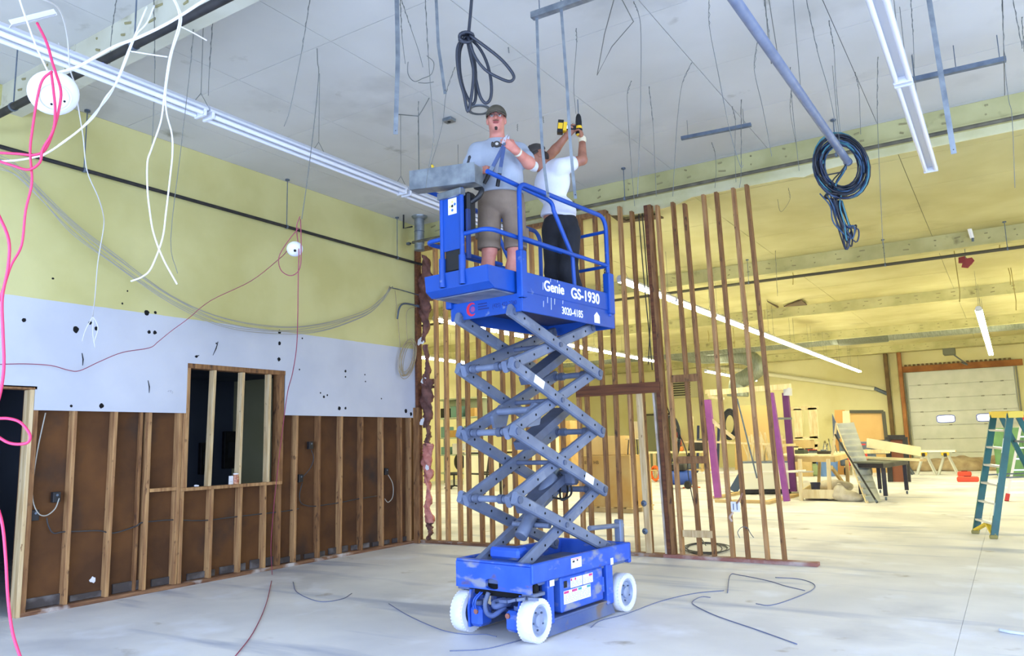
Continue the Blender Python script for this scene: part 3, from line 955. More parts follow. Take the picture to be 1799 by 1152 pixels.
# roll-out deck
q = MB()
q.prism([(-1.10, 2.815), (-1.085, 2.69), (-1.02, 2.648), (-.60, 2.648), (-.60, 2.66), (-1.01, 2.66), (-1.07, 2.70), (-1.086, 2.815)], (-.325, 0, 0), (0, 1, 0), (0, 0, 1), (.65, 0, 0))
ext = P(q, 'extension_deck', LBLUE)
P(MB().bbox((-.30, -1.0, 2.638), (.30, -.6, 2.647), .003), 'extension_underside', mat('scuffed_underside', (128, 132, 142), .6, col2=(92, 98, 116), scale=6), ext)
for s_ in (1, -1):
    P(MB().prism([(-1.098, 2.815), (-1.083, 2.69), (-1.02, 2.650), (-.55, 2.650), (-.55, 2.815)], (s_ * .325 - .006, 0, 0), (0, 1, 0), (0, 0, 1), (.012, 0, 0)), 'extension_side', LBLUE, ext)
# guard rails
def rail(name, pts, r=.019, k=0, m_=LBLUE, parent=lift):
    return P(MB().tube(spline(pts, k) if k else pts, r, 10), name, m_, parent, smooth=True)
def arc(c, u, v, r, n=5):
    """quarter bend from c+u*r to c+v*r"""
    c, u, v = Vector(c), Vector(u), Vector(v)
    return [c + u * r * math.cos(math.pi / 2 * i / n) + v * r * math.sin(math.pi / 2 * i / n) for i in range(n + 1)]
for s_ in (1, -1):
    x = s_ * .378
    pts = [(x, -.74, 2.60)] + arc((x, -.66, 3.455), (0, -1, 0), (0, 0, 1), .08) + arc((x, .47, 3.425), (0, 0, 1), (0, 1, 0), .11) + [(x, .58, 2.60)]
    rail('guard_rail', pts, .020)
    rail('mid_rail', [(x, -.74, 3.085), (x, .58, 3.075)], .018)
    rail('rail_post', [(x, -.74, 2.60), (x, -.74, 2.95)], .027)
    P(MB().bbox((x - .035, .54, 2.62), (x + .035, .63, 3.0), .008), 'post_socket', LBLUE)
    P(MB().bbox((x - .03, -.775, 2.60), (x + .03, -.70, 2.98), .008), 'post_socket', LBLUE)
    x2 = s_ * .332
    pts = [(x2, -1.08, 3.55), (x2, -.30, 3.515)] + arc((x2, -.27, 3.44), (0, 0, 1), (0, 1, 0), .07)[1:] + [(x2, .07, 3.08), (x2, .09, 2.68)]
    rail('extension_rail', pts, .019)
    P(MB().bbox((x2 - .03, .055, 2.66), (x2 + .03, .13, 2.80), .006), 'post_socket', LBLUE)
    bx = .08 if s_ > 0 else -.13
    pts = [(bx, -1.085, 3.10), (s_ * .25, -1.085, 3.10)] + arc((s_ * .25, -1.005, 3.10), (0, -1, 0), (s_, 0, 0), .082) + [(x2, -.10, 3.09)]
    rail('extension_mid_rail', pts, .018)
    pts = [(bx, -1.085, 3.50), (s_ * .25, -1.085, 3.52)] + arc((s_ * .25, -1.005, 3.53), (0, -1, 0), (s_, 0, 0), .082)[1:]
    rail('control_post', [(bx, -1.098, 2.70), (bx, -1.098, 3.47)], .019)
    rail('control_post_sleeve', [(bx, -1.10, 2.70), (bx, -1.10, 2.93)], .028)
rail('rear_gate_rail', [(-.37, .58, 3.40), (.37, .58, 3.40)], .016)
rail('rear_gate_rail', [(-.37, .58, 3.07), (.37, .58, 3.07)], .016)
# chain by the rear post
ch = MB()
for k in range(15):
    z = 3.10 - k * .022
    c = Vector((.335 + .004 * math.sin(k), .60, z))
    pts = []
    for i in range(10):
        a = 2 * math.pi * i / 10
        h_, v_ = .0075 * math.cos(a), .016 * math.sin(a)
        pts.append(c + (Vector((h_, 0, v_)) if k % 2 else Vector((0, h_, v_))))
    ch.tube(pts, .0032, 5, closed=True)
o = P(ch, 'chain', BLACK); o['kind'] = 'stuff'
# control station
P(MB().bbox((-.115, -1.10, 2.985), (.065, -1.092, 3.42), .002), 'control_panel', LBLUE)
P(MB().bbox((-.15, -1.135, 3.41), (.10, -1.07, 3.465), .004), 'control_bracket', GALV)
P(MB().bbox((-.11, -1.09, 2.82), (.06, -1.05, 3.0), .008), 'cable_box', RUBBER)
cb = P(MB().bbox((-.15, -1.06, 3.12), (.12, -.96, 3.45), .02), 'control_box', RUBBER)
P(MB().tube(spline([(.10, -1.02, 3.36), (.17, -1.0, 3.40), (.19, -.98, 3.46), (.12, -.97, 3.50)], 5), .022, 8), 'control_handle', RUBBER, cb, smooth='all')
P(MB().bbox((.10, -1.08, 2.9), (.125, -1.04, 3.3), .004), 'conduit', DKBLUE)
st = P(MB().box((-.06, -1.1012, 3.275), (.03, -1.1002, 3.405)), 'sticker', DECAL)
for (dx, dz, mm) in ((-.015, .035, mat('yellow_dot', (226, 220, 120), .5)), (-.038, 0, MATS['yellow_dot']), (.012, .012, mat('blue_dot', (60, 110, 210), .5)), (-.015, -.032, MATS['blue_dot']), (-.015, .002, BLACK)):
    P(MB().cyl((-.0 + dx, -1.1012, 3.34 + dz), (0 + dx, -1.1022, 3.34 + dz), .012, 10), 'sticker_dot', mm, st)
# lettering
X1 = .3886
text('lettering', 'Genie', LETTER, .118, lift, (X1, -.455, 2.700), (0, 1, 0), (0, 0, 1), offset=.0035, xscale=1.02, local=True)
text('lettering', 'GS-1930', LETTER, .128, lift, (X1, -.062, 2.690), (0, 1, 0), (0, 0, 1), offset=.004, xscale=1.02, local=True)
text('lettering', '3020-4185', LETTER, .088, lift, (.3812, -.20, 2.535), (0, 1, 0), (0, 0, 1), offset=.0015, xscale=.86, local=True)
P(MB().prism([(-.045, -.045), (.045, -.045), (.045, .02), (0, .055), (-.045, .02)], (.3803, .355, 2.56), (0, 1, 0), (0, 0, 1), (.001, 0, 0)), 'house_emblem', LETTER)
# red crescent on the front plate
RED = mat('red_emblem', (206, 30, 60), .5)
cx, cz = -.145, 2.572
n = 22
poly = [(.056 * math.cos(R(55 + 250 * i / n)), .056 * math.sin(R(55 + 250 * i / n))) for i in range(n + 1)] + [(.012 + .040 * math.cos(R(305 - 250 * i / n)), .042 * math.sin(R(305 - 250 * i / n))) for i in range(n + 1)]
P(MB().prism(poly, (cx, -.7402, cz), (1, 0, 0), (0, 0, 1), (0, -.001, 0)), 'crescent_emblem', RED)
P(MB().cyl((cx + .012, -.7402, cz), (cx + .012, -.7414, cz), .024, 18), 'emblem_disc', mat('faded_red', (140, 66, 130), .5))
INK = mat('dark_blue_ink', (14, 38, 110), .5)
for k in range(3):
    P(MB().box((-.075, -.7412, 2.600 - k * .022), (.02 + .02 * (k == 2), -.7402, 2.610 - k * .022)), 'small_print', INK)
text('lettering', '(425) 422-2740', INK, .05, lift, (.075, -.7405, 2.555), (1, 0, 0), (0, 0, 1), xscale=.80, local=True)
# paint runs
pr = MB()
for (y, z0, z1) in ((-.47, 2.70, 2.76), (-.40, 2.60, 2.665), (-.35, 2.55, 2.665), (-.36, 2.78, 2.81), (-.30, 2.60, 2.65), (-.26, 2.79, 2.81), (-.46, 2.56, 2.61), (-.18, 2.62, 2.65)):
    pr.beam((.3882 if z0 > 2.66 else .3802, y, z0), (.3882 if z0 > 2.66 else .3802, y + .004, z1), .002, .004)
P(pr, 'paint_run', LETTER)['kind'] = 'stuff'

# galvanised trough lying on the control station
tl, tr_ = LP(727, 335, 'a', -1.27), LP(833, 319, 'a', -1.10)
zb = 3.468
tray = thing('metal_trough', 'dented galvanised metal trough lying across the control station of the lift', 'trough', to_world(tr_.x, tr_.y, zb))
a_, b_ = to_world(-.345, -1.25, zb), to_world(.255, -1.14, zb)
dx = (b_ - a_).normalized(); dy = Vector((-dx.y, dx.x, 0)); L_ = (b_ - a_).length
hh, dd, th = .16, .13, .006
def tb(x0, x1, y0, y1, z0, z1):
    mb = MB().bbox((x0, y0, z0), (x1, y1, z1), .002)
    mb.v = [tuple(a_ + dx * v[0] + dy * v[1] + Vector((0, 0, v[2] + .045 * (1 - v[0] / L_)))) for v in mb.v]
    return mb
tb(0, L_, 0, th, 0, hh).build('front_side', GALV, tray)
tb(0, L_, dd - th, dd, 0, hh).build('back_side', GALV, tray)
tb(0, L_, th, dd - th, 0, th).build('bottom', GALV, tray)
tb(0, th, th, dd - th, th, hh).build('end_cap', GALV, tray)
tb(L_ - th, L_, th, dd - th, th, hh - .012).build('end_cap', GALV, tray)
tb(L_ - .055, L_ - .05, -.002, 0, 0, hh).build('seam', GALV, tray)
# small tools stuck in the trough
s_ = thing('screwdriver', 'black-handled tool sticking up out of the metal trough', 'tool', a_ + dx * .51 + dy * .07 + Vector((0, 0, .04)))
MB().cyl(a_ + dx * .48 + dy * .07 + Vector((0, 0, .02)), a_ + dx * .512 + dy * .06 + Vector((0, 0, .18)), .004, 6).build('shaft', GREY_STEEL, s_)
MB().lathe([(.006, 0), (.011, .01), (.009, .05), (.012, .075), (.004, .085)], a_ + dx * .51 + dy * .06 + Vector((0, 0, .165)), dx * .35 + Vector((0, 0, 1)), 10).build('handle', RUBBER, s_, smooth=True)
k_ = thing('utility_knife', 'small yellow tool poking out of the metal trough', 'tool', a_ + dx * .19 + dy * .07 + Vector((0, 0, .06)))
MB().beam(a_ + dx * .22 + dy * .06 + Vector((0, 0, .10)), a_ + dx * .185 + dy * .06 + Vector((0, 0, .235)), .022, .012).build('knife_body', mat('yellow_plastic', (238, 200, 40), .45), k_)
MB().beam(a_ + dx * .185 + dy * .06 + Vector((0, 0, .233)), a_ + dx * .18 + dy * .06 + Vector((0, 0, .248)), .014, .004).build('knife_blade', GREY_STEEL, k_)
# ------------------------------------------------------------------ people: one smooth surface grown from overlapping tapered limbs
def sdf_mesh(prims, vox=0.009, cuts=(), pad=0.03):
    """prims: (kind, data, blend) with kind 'cap' (a, b, ra, rb) or 'ell' (centre, axes 3x3 rows, radii); cuts: (point, normal) keep the side against the normal"""
    los, his = [], []
    bbs = []
    for kind, d, k in prims:
        if kind == 'cap':
            a, b, ra, rb = np.array(d[0], float), np.array(d[1], float), d[2], d[3]
            r = max(ra, rb)
            lo, hi = np.minimum(a, b) - r, np.maximum(a, b) + r
        else:
            c, r = np.array(d[0], float), max(d[2])
            lo, hi = c - r, c + r
        bbs.append((lo, hi))
        los.append(lo); his.append(hi)
    lo = np.min(los, 0) - pad
    hi = np.max(his, 0) + pad
    n = np.ceil((hi - lo) / vox).astype(int) + 1
    F = np.full(n, 0.2, np.float32)
    for (kind, d, k), (bl, bh) in zip(prims, bbs):
        m_ = k + 0.02
        i0 = np.maximum(0, ((bl - m_ - lo) / vox).astype(int))
        i1 = np.minimum(n, ((bh + m_ - lo) / vox).astype(int) + 2)
        ax = [lo[j] + vox * np.arange(i0[j], i1[j]) for j in range(3)]
        X, Y, Z = np.meshgrid(*ax, indexing='ij')
        P_ = np.stack([X, Y, Z], -1)
        if kind == 'cap':
            a, b = np.array(d[0], float), np.array(d[1], float)
            ba = b - a
            t = np.clip(((P_ - a) @ ba) / max(ba @ ba, 1e-9), 0, 1)
            D = np.linalg.norm(P_ - a - t[..., None] * ba, axis=-1) - (d[2] + (d[3] - d[2]) * t)
        else:
            A = np.array([list(v) for v in d[1]], float)
            q = (P_ - np.array(d[0], float)) @ A.T
            rad = np.array(d[2])
            k0 = np.linalg.norm(q / rad, axis=-1)
            k1 = np.linalg.norm(q / rad ** 2, axis=-1)
            D = k0 * (k0 - 1) / np.maximum(k1, 1e-6)
        sl = tuple(slice(i0[j], i1[j]) for j in range(3))
        A0 = F[sl]
        if k > 0:
            h = np.clip(0.5 + 0.5 * (A0 - D) / k, 0, 1)
            F[sl] = A0 + (D - A0) * h - k * h * (1 - h)
        else:
            F[sl] = np.minimum(A0, D)
    if cuts:
        ax = [lo[j] + vox * np.arange(n[j]) for j in range(3)]
        X, Y, Z = np.meshgrid(*ax, indexing='ij')
        for p, nn in cuts:
            nn = np.array(Vector(nn).normalized())
            F = np.maximum(F, (X - p[0]) * nn[0] + (Y - p[1]) * nn[1] + (Z - p[2]) * nn[2])
    # surface nets
    S = F < 0
    c = np.zeros(np.array(n) - 1, int)
    for dx in (0, 1):
        for dy in (0, 1):
            for dz in (0, 1):
                c += S[dx:n[0] - 1 + dx, dy:n[1] - 1 + dy, dz:n[2] - 1 + dz]
    act = (c > 0) & (c < 8)
    ids = -np.ones(act.shape, int)
    cells = np.argwhere(act)
    ids[act] = np.arange(len(cells))
    acc = np.zeros((len(cells), 3)); cnt = np.zeros(len(cells))
    cor = [(0, 0, 0), (1, 0, 0), (0, 1, 0), (1, 1, 0), (0, 0, 1), (1, 0, 1), (0, 1, 1), (1, 1, 1)]
    for i in range(8):
        for j in range(i + 1, 8):
            if sum(abs(cor[i][k] - cor[j][k]) for k in range(3)) != 1:
                continue
            a = F[cells[:, 0] + cor[i][0], cells[:, 1] + cor[i][1], cells[:, 2] + cor[i][2]]
            b = F[cells[:, 0] + cor[j][0], cells[:, 1] + cor[j][1], cells[:, 2] + cor[j][2]]
            x = (a < 0) != (b < 0)
            t = np.where(x, a / np.where(x, a - b, 1), 0)
            pt = np.array(cor[i]) + t[:, None] * (np.array(cor[j]) - np.array(cor[i]))
            acc[x] += pt[x]; cnt[x] += 1
    V = lo + vox * (cells + acc / cnt[:, None])
    faces = []
    for k in range(3):
        a, b = (k + 1) % 3, (k + 2) % 3
        s0 = [slice(None)] * 3; s1 = [slice(None)] * 3
        s0[k] = slice(0, n[k] - 1); s1[k] = slice(1, n[k])
        E0, E1 = S[tuple(s0)], S[tuple(s1)]
        e = np.argwhere(E0 != E1)
        e = e[(e[:, a] > 0) & (e[:, b] > 0) & (e[:, a] < n[a] - 1) & (e[:, b] < n[b] - 1)]
        if not len(e):
            continue
        ua = np.zeros(3, int); ua[a] = 1
        ub = np.zeros(3, int); ub[b] = 1
        q = np.stack([ids[tuple((e - ua - ub).T)], ids[tuple((e - ub).T)], ids[tuple(e.T)], ids[tuple((e - ua).T)]], 1)
        fl = ~E0[tuple(e.T)]
        q[fl] = q[fl][:, ::-1]
        faces.append(q)
    Fq = np.concatenate(faces)
    Fq = Fq[(Fq >= 0).all(1)]
    # two rounds of light smoothing
    for _ in range(2):
        nb = np.zeros_like(V); nc = np.zeros(len(V))
        for i in range(4):
            np.add.at(nb, Fq[:, i], V[Fq[:, (i + 1) % 4]]); np.add.at(nc, Fq[:, i], 1)
            np.add.at(nb, Fq[:, i], V[Fq[:, (i - 1) % 4]]); np.add.at(nc, Fq[:, i], 1)
        V = V * .6 + .4 * nb / np.maximum(nc, 1)[:, None]
    mb = MB()
    mb.v = [tuple(v) for v in V.tolist()]
    mb.f = [tuple(f) for f in Fq.tolist()]
    return mb

def cap(a, b, ra, rb=None, k=0.03):
    return ('cap', (a, b, ra, ra if rb is None else rb), k)
def ell(c, axes, r, k=0.03):
    return ('ell', (c, axes, r), k)

def hand(w, d, nrm, thumb, curl=(35, 45, 30), L=1.0, spread=.1):
    """tapered palm, four unequal bent fingers and a thumb leaving the side of the palm; w wrist, d direction, nrm the way the palm faces, thumb the thumb's side"""
    d, nrm, thumb = Vector(d).normalized(), Vector(nrm), Vector(thumb)
    nrm = (nrm - d * nrm.dot(d)).normalized()
    t = nrm.cross(d)
    if t.dot(thumb) < 0:
        t = -t
    out = []
    w = Vector(w)
    for i, (off, mc, fl, r) in enumerate(((.028, .088, .074, .0092), (.009, .092, .083, .0095), (-.010, .088, .076, .0092), (-.028, .080, .060, .0082))):
        k0 = w + t * off * .7 + d * .012
        k1 = w + t * off + d * mc * L
        out.append(cap(k0, k1, .017, .0125, .016))
        p, ang = k1, 0
        dd = (d + t * spread * (off / .03)).normalized()
        for seg, c in zip((.46, .30, .24), curl):
            ang += c
            v = dd * math.cos(R(ang)) + nrm * math.sin(R(ang))
            q_ = p + v * fl * seg * L
            out.append(cap(p, q_, r, r * .9, .005))
            p = q_
    b0 = w + t * .022 + d * .025
    b1 = w + t * .052 + d * .058 + nrm * .016
    b2 = b1 + (d * .7 + nrm * .6 - t * .1).normalized() * .034
    b3 = b2 + (d * .5 + nrm * .7 - t * .35).normalized() * .028
    out += [cap(b0, b1, .016, .0125, .012), cap(b1, b2, .0115, .0105, .006), cap(b2, b3, .0105, .0085, .005)]
    return out

def head_prims(c, f, u):
    """c centre of the skull, f where the face looks, u up the skull"""
    f = Vector(f).normalized(); u = Vector(u); u = (u - f * u.dot(f)).normalized(); s_ = f.cross(u)
    A = (f, s_, u)
    P_ = [ell(c - f * .012 + u * .025, A, (.096, .077, .092), .02),
          ell(c + f * .022 - u * .055, A, (.070, .060, .070), .03),            # jaw
          ell(c + f * .058 - u * .098, A, (.028, .030, .020), .02),            # chin
          cap(c + f * .090 + u * .012, c + f * .112 - u * .026, .009, .013, .012),   # nose
          cap(c + f * .080 + u * .030 + s_ * .030, c + f * .084 + u * .030 - s_ * .030, .010, .010, .016),   # brow
          ell(c + f * .060 - u * .022 + s_ * .042, A, (.026, .022, .024), .02), ell(c + f * .060 - u * .022 - s_ * .042, A, (.026, .022, .024), .02),
          cap(c + f * .088 - u * .056 + s_ * .016, c + f * .088 - u * .056 - s_ * .016, .008, .008, .008)]
    for g in (1, -1):
        P_.append(ell(c - f * .005 - u * .010 + s_ * g * .078, A, (.020, .010, .031), .008))
    return P_, A

SKIN = mat('ruddy_skin', (206, 138, 118), .55, col2=(190, 116, 100), scale=14)
SKIN2 = mat('tanned_skin', (172, 116, 90), .55, col2=(150, 96, 74), scale=14)
SHIRT = mat('grey_tee_fabric', (166, 174, 186), .9, col2=(154, 162, 174), scale=7, bump=.12, bscale=60)
SHORTS = mat('tan_canvas', (134, 116, 98), .9, col2=(118, 100, 84), scale=5, bump=.15, bscale=50, spots=[((70, 58, 48), 7.0, .70, .76)])
WTEE = mat('white_tee_fabric', (228, 228, 238), .9, col2=(214, 214, 228), scale=6, bump=.12, bscale=40)
BPANTS = mat('black_work_trousers', (24, 25, 31), .85, col2=(32, 33, 40), scale=6, bump=.15, bscale=40)
CAPM = mat('olive_cap_cloth', (96, 88, 72), .9, col2=(78, 72, 58), scale=10)
CAPD = mat('charcoal_cap_cloth', (72, 66, 60), .9, col2=(56, 52, 48), scale=10)
HAIR = mat('dark_hair', (48, 34, 28), .8)
GLASS = mat('spectacle_lens', (240, 242, 244), .05, trans=1.0)
LIP = mat('lip', (158, 78, 74), .5)
EYE = mat('eye', (232, 228, 224), .3)
IRIS = mat('iris', (56, 50, 46), .3)
BOOT = mat('brown_boot_leather', (86, 64, 48), .7, col2=(66, 48, 38), scale=8)

def frame_at(a, b):
    q = to_world(b, a, ZD)
    n = Vector((CAM[0] - q.x, CAM[1] - q.y, 0)).normalized()
    s_ = Vector((-n.y, n.x, 0))
    def V_(px, py, d=0.0):
        r = Vector(_ray(px, py)); c = Vector(CAM)
        t = ((q + n * d) - c).dot(n) / r.dot(n)
        return c + r * t
    return q, n, s_, V_
UP = Vector((0, 0, 1))

# ---- first worker: grey tee, facing the camera
Q1, n1_, s1_, V1 = frame_at(-.62, .02)
man = thing('person', 'man in olive cap, grey tee and tan shorts standing on the lift with blue-handled cutters', 'person', Q1)
hc = V1(872, 211, .03)
ff = (n1_ * 1.0 - s1_ * .05 + UP * -.02)
hp, HA = head_prims(hc, ff, UP)
f1, sd1, u1 = HA
neck0, neck1 = V1(874, 248, -.02), hc - f1 * .015 - u1 * .05
chest, belly, pelvis = V1(876, 281, .0), V1(880, 312, .02), V1(880, 352, .0)
A3 = (n1_, s1_, UP)
shR, shL = V1(840, 267, -.02), V1(912, 268, -.02)
elR, wrR = V1(824, 297, .05), V1(839, 302, .20)
elL, wrL = V1(929, 286, .10), V1(906, 264, .27)
hipR, hipL = V1(860, 362, 0), V1(902, 362, 0)
knR, knL = V1(860, 440, .03), V1(905, 440, .03)
fR, fL = Q1 - s1_ * .09 + UP * .09, Q1 + s1_ * .11 + UP * .09
torso = [ell(chest, A3, (.120, .175, .16), .05), ell(belly, A3, (.150, .178, .16), .06), ell(pelvis, A3, (.125, .17, .11), .06), cap(shR, shL, .062, .062, .05), cap(neck0 - UP * .02, shR, .05, .05, .05), cap(neck0 - UP * .02, shL, .05, .05, .05), cap(neck0, neck1, .066, .060, .03)]
body = list(torso) + hp
body += [cap(shR, elR, .060, .050, .03), cap(elR, wrR, .048, .031, .02), cap(shL, elL, .062, .052, .03), cap(elL, wrL, .053, .033, .02)]
body += [cap(hipR, knR, .082, .060, .03), cap(knR, knR * .55 + fR * .45, .058, .056, .03), cap(knR * .55 + fR * .45, fR, .056, .040, .02)]
body += [cap(hipL, knL, .082, .060, .03), cap(knL, knL * .55 + fL * .45, .058, .056, .03), cap(knL * .55 + fL * .45, fL, .056, .040, .02)]
body += hand(wrL, V1(889, 250, .33) - wrL, -n1_, UP * .5 + s1_ * -.2, (30, 40, 25))
body += hand(wrR, V1(857, 297, .25) - wrR, -n1_ - UP * .4, UP, (45, 55, 35))
sdf_mesh(body, .0085).build('body', SKIN, man, smooth='all')
# tee
sl = .55
tee = [ell(chest, A3, (.134, .186, .17), .05), ell(belly, A3, (.164, .190, .175), .06), ell(belly - UP * .12, A3, (.158, .192, .14), .05), cap(shR, shL, .072, .072, .05), cap(neck0 - UP * .03, shR, .056, .060, .05), cap(neck0 - UP * .03, shL, .056, .060, .05),
       cap(shR, shR.lerp(elR, .72), .072, .076, .04), cap(shL, shL.lerp(elL, .66), .074, .078, .04), cap(neck0 - UP * .02, neck0 + UP * .02, .078, .074, .03)]
dR, dL = (elR - shR).normalized(), (elL - shL).normalized()
tee_m = sdf_mesh(tee, .009, cuts=[(V1(880, 343, 0), -UP), (neck0 + UP * .025, UP + n1_ * .25)])
tee_o = tee_m.build('tee_shirt', SHIRT, man, smooth='all')
cuff = MB()
pos = V1(873, 264, 0)
# printed emblem on the chest: a small dark mark, laid on the cloth
for (dx, w, h) in ((0, .030, .026), (-.036, .012, .022), (.036, .012, .022)):
    c = pos + s1_ * dx + n1_ * (.128 - abs(dx) * .12)
    MB().lathe([(1, 0), (1, .004)], (0, 0, 0), (0, 0, 1), 14).v
    poly = [(math.cos(2 * math.pi * i / 14) * w, math.sin(2 * math.pi * i / 14) * h) for i in range(14)]
    MB().prism(poly, c, s1_, UP, n1_ * .016).build('shirt_emblem', mat('faded_print', (70, 66, 62), .9), man)
c = pos + n1_ * .145
MB().prism([(math.cos(2 * math.pi * i / 12) * .014, math.sin(2 * math.pi * i / 12) * .012) for i in range(12)], c, s1_, UP, n1_ * .0015).build('shirt_emblem', mat('pale_print', (206, 200, 190), .9), man)
# shorts
sh = [ell(pelvis + UP * .04, A3, (.150, .190, .12), .05), ell(pelvis - UP * .03, A3, (.146, .190, .11), .05), cap(hipR, knR - UP * .02 - s1_ * .006, .098, .096, .012), cap(hipL, knL - UP * .02 + s1_ * .006, .098, .096, .012)]
sdf_mesh(sh, .009, cuts=[(V1(862, 437, .05), -UP), (pelvis + UP * .105, UP)]).build('shorts', SHORTS, man, smooth='all')
for s_ in (-1, 1):
    c = (hipL if s_ > 0 else hipR).lerp(knL if s_ > 0 else knR, .62) + s1_ * s_ * .085
    MB().bbox(c - Vector((.05, .05, .08)) * .6, c + Vector((.05, .05, .08)) * .6, .012).build('cargo_pocket', SHORTS, man)
for foot, s_ in ((fR, -1), (fL, 1)):
    bt = [cap(foot + UP * .09, foot, .062, .062, .03), cap(foot - UP * .03, foot - UP * .035 + n1_ * .15, .052, .046, .04)]
    sdf_mesh(bt, .01, cuts=[(Q1 + UP * .003, -UP), (foot + UP * .12, UP)]).build('boot', BOOT, man, smooth='all')
def make_cap(c, f, u, m_, who, back=False, size=1.0):
    f = Vector(f).normalized(); u = Vector(u); u = (u - f * u.dot(f)).normalized(); s_ = f.cross(u)
    A = (f, s_, u)
    o = sdf_mesh([ell(c - f * .012 + u * .035, A, (.109 * size, .090 * size, .098 * size), 0)], .008, cuts=[(c + u * .038, -u + f * .10)]).build('cap', m_, who, smooth='all')
    g = -1 if back else 1
    vs, fs = [], []
    n = 12
    for side in (0, 1):
        for i in range(n + 1):
            a = math.pi * (i / n - .5) * 1.0
            for j in range(4):
                t = j / 3
                rx = (.088 + .075 * t) * size
                ry = (.082 + .006 * t) * size
                p = c - f * .012 + f * g * (rx * math.cos(a) + .0 * t) + s_ * ry * math.sin(a) + u * (.044 - .016 * t * math.cos(a) - .022 * abs(math.sin(a)) * t + (-.006 if side else 0))
                vs.append(p)
    m4 = (n + 1) * 4
    for i in range(n):
        for j in range(3):
            a = i * 4 + j
            fs.append((a, a + 1, a + 5, a + 4)); fs.append((m4 + a, m4 + a + 4, m4 + a + 5, m4 + a + 1))
    for i in range(n):
        a = i * 4 + 3
        fs.append((a, m4 + a, m4 + a + 4, a + 4))
        a = i * 4
        fs.append((a, a + 4, m4 + a + 4, m4 + a))
    for e in (0, n * 4):
        for j in range(3):
            fs.append((e + j, e + j + 1, m4 + e + j + 1, m4 + e + j))
    MB().add(vs, fs).build('cap_brim', m_, o, smooth='all')
    MB().lathe([(0.011, 0), (.008, .006), (0, .007)], c - f * .012 + u * (.035 + .097 * size), u, 10).build('cap_button', m_, o)
    return o
make_cap(hc, ff - UP * .02, UP, CAPM, man)
def face(c, f, u, who, beard=True, glasses=True):
    f = Vector(f).normalized(); u = Vector(u); u = (u - f * u.dot(f)).normalized(); s_ = f.cross(u)
    for g in (-1, 1):
        e = c + f * .079 + u * .008 + s_ * g * .032
        MB().lathe([(0.0, -.013), (.009, -.009), (.013, 0), (.009, .009), (0, .013)], e, f, 12).build('eye', EYE, who, smooth=True)
        MB().cyl(e + f * .0115, e + f * .0135, .006, 10).build('iris', IRIS, who)
        MB().tube(spline([e + f * .014 + u * .019 - s_ * g * .018, e + f * .017 + u * .024, e + f * .008 + u * .019 + s_ * g * .02], 4), .0042, 6).build('eyebrow', HAIR, who)
        if glasses:
            pts = [e + f * .030 + s_ * (.024 * math.cos(a)) + u * (.017 * math.sin(a) - .002) for a in [2 * math.pi * i / 14 for i in range(14)]]
            fr = MB().tube(pts, .0018, 6, closed=True)
            fr.tube([e + f * .030 + s_ * g * .024, e + f * .0 + s_ * g * .052, e - f * .07 + s_ * g * .050], .0018, 6)
            if g > 0:
                fr.tube([e + f * .031 - s_ * .024, e + f * .034 - s_ * .032, e + f * .031 - s_ * .040], .0018, 6)
            sp = fr.build('spectacles', mat('wire_frame', (120, 116, 112), .3, .8), who)
            MB().prism([(.023 * math.cos(a), .016 * math.sin(a) - .002) for a in [2 * math.pi * i / 14 for i in range(14)]], e + f * .0295, s_, u, f * .0015).build('lens', GLASS, sp)
    MB().tube(spline([c + f * .094 - u * .056 + s_ * .024, c + f * .101 - u * .052 + s_ * .008, c + f * .1015 - u * .053, c + f * .101 - u * .052 - s_ * .008, c + f * .094 - u * .056 - s_ * .024], 4), .0045, 6).build('upper_lip', LIP, who, smooth='all')
    MB().tube(spline([c + f * .092 - u * .060 + s_ * .018, c + f * .099 - u * .064, c + f * .092 - u * .060 - s_ * .018], 5), .0055, 6).build('lower_lip', LIP, who, smooth='all')
    if beard:
        sdf_mesh([ell(c + f * .086 - u * .100, (f, s_, u), (.008, .014, .012), .006), ell(c + f * .080 - u * .112, (f, s_, u), (.010, .013, .007), .006)], .004).build('goatee', HAIR, who, smooth='all')
        sdf_mesh([cap(c + f * .100 - u * .042 + s_ * .022, c + f * .106 - u * .040, .0055, .006, .004), cap(c + f * .106 - u * .040, c + f * .100 - u * .042 - s_ * .022, .006, .0055, .004)], .003).build('moustache', mat('stubble', (128, 82, 66), .8), who, smooth='all')
face(hc, ff, UP, man)
# watch on the raised arm
wd = (wrL - elL).normalized()
MB().lathe([(.037, -.012), (.041, 0), (.037, .012)], wrL - wd * .03, wd, 16, cap=False).build('wrist_band', mat('pale_wrist_band', (214, 204, 180), .7), man, smooth=True)

# blue-handled cutters in his hands
J, PV = V1(893, 238, .32), V1(886, 254, .315)
cut = thing('bolt_cutter', 'bolt cutter with two long dark blue handles, held by the man in the grey tee', 'tool', PV)
HB = mat('cutter_blue', (44, 70, 122), .45, col2=(36, 58, 104), scale=12)
h1, h2 = V1(859, 306, .25), V1(877, 309, .27)
for e, ln in ((h1, 1), (h2, 1)):
    b = MB()
    sp = [PV, PV.lerp(e, .5), e]
    for a, c in zip(sp, sp[1:]):
        b.beam(a, c, .030, .016, up=n1_)
    hd = b.build('handle', HB, cut)
    g = (e - PV).normalized()
    MB().tube([e - g * .02, e + g * .085], [.017, .016], 10).build('grip', RUBBER, hd, smooth=True)
    MB().beam(e - g * .07, e - g * .02, .034, .022, up=n1_).build('ferrule', GREY_STEEL, hd)
jd = (J - PV).normalized(); js = jd.cross(n1_).normalized()
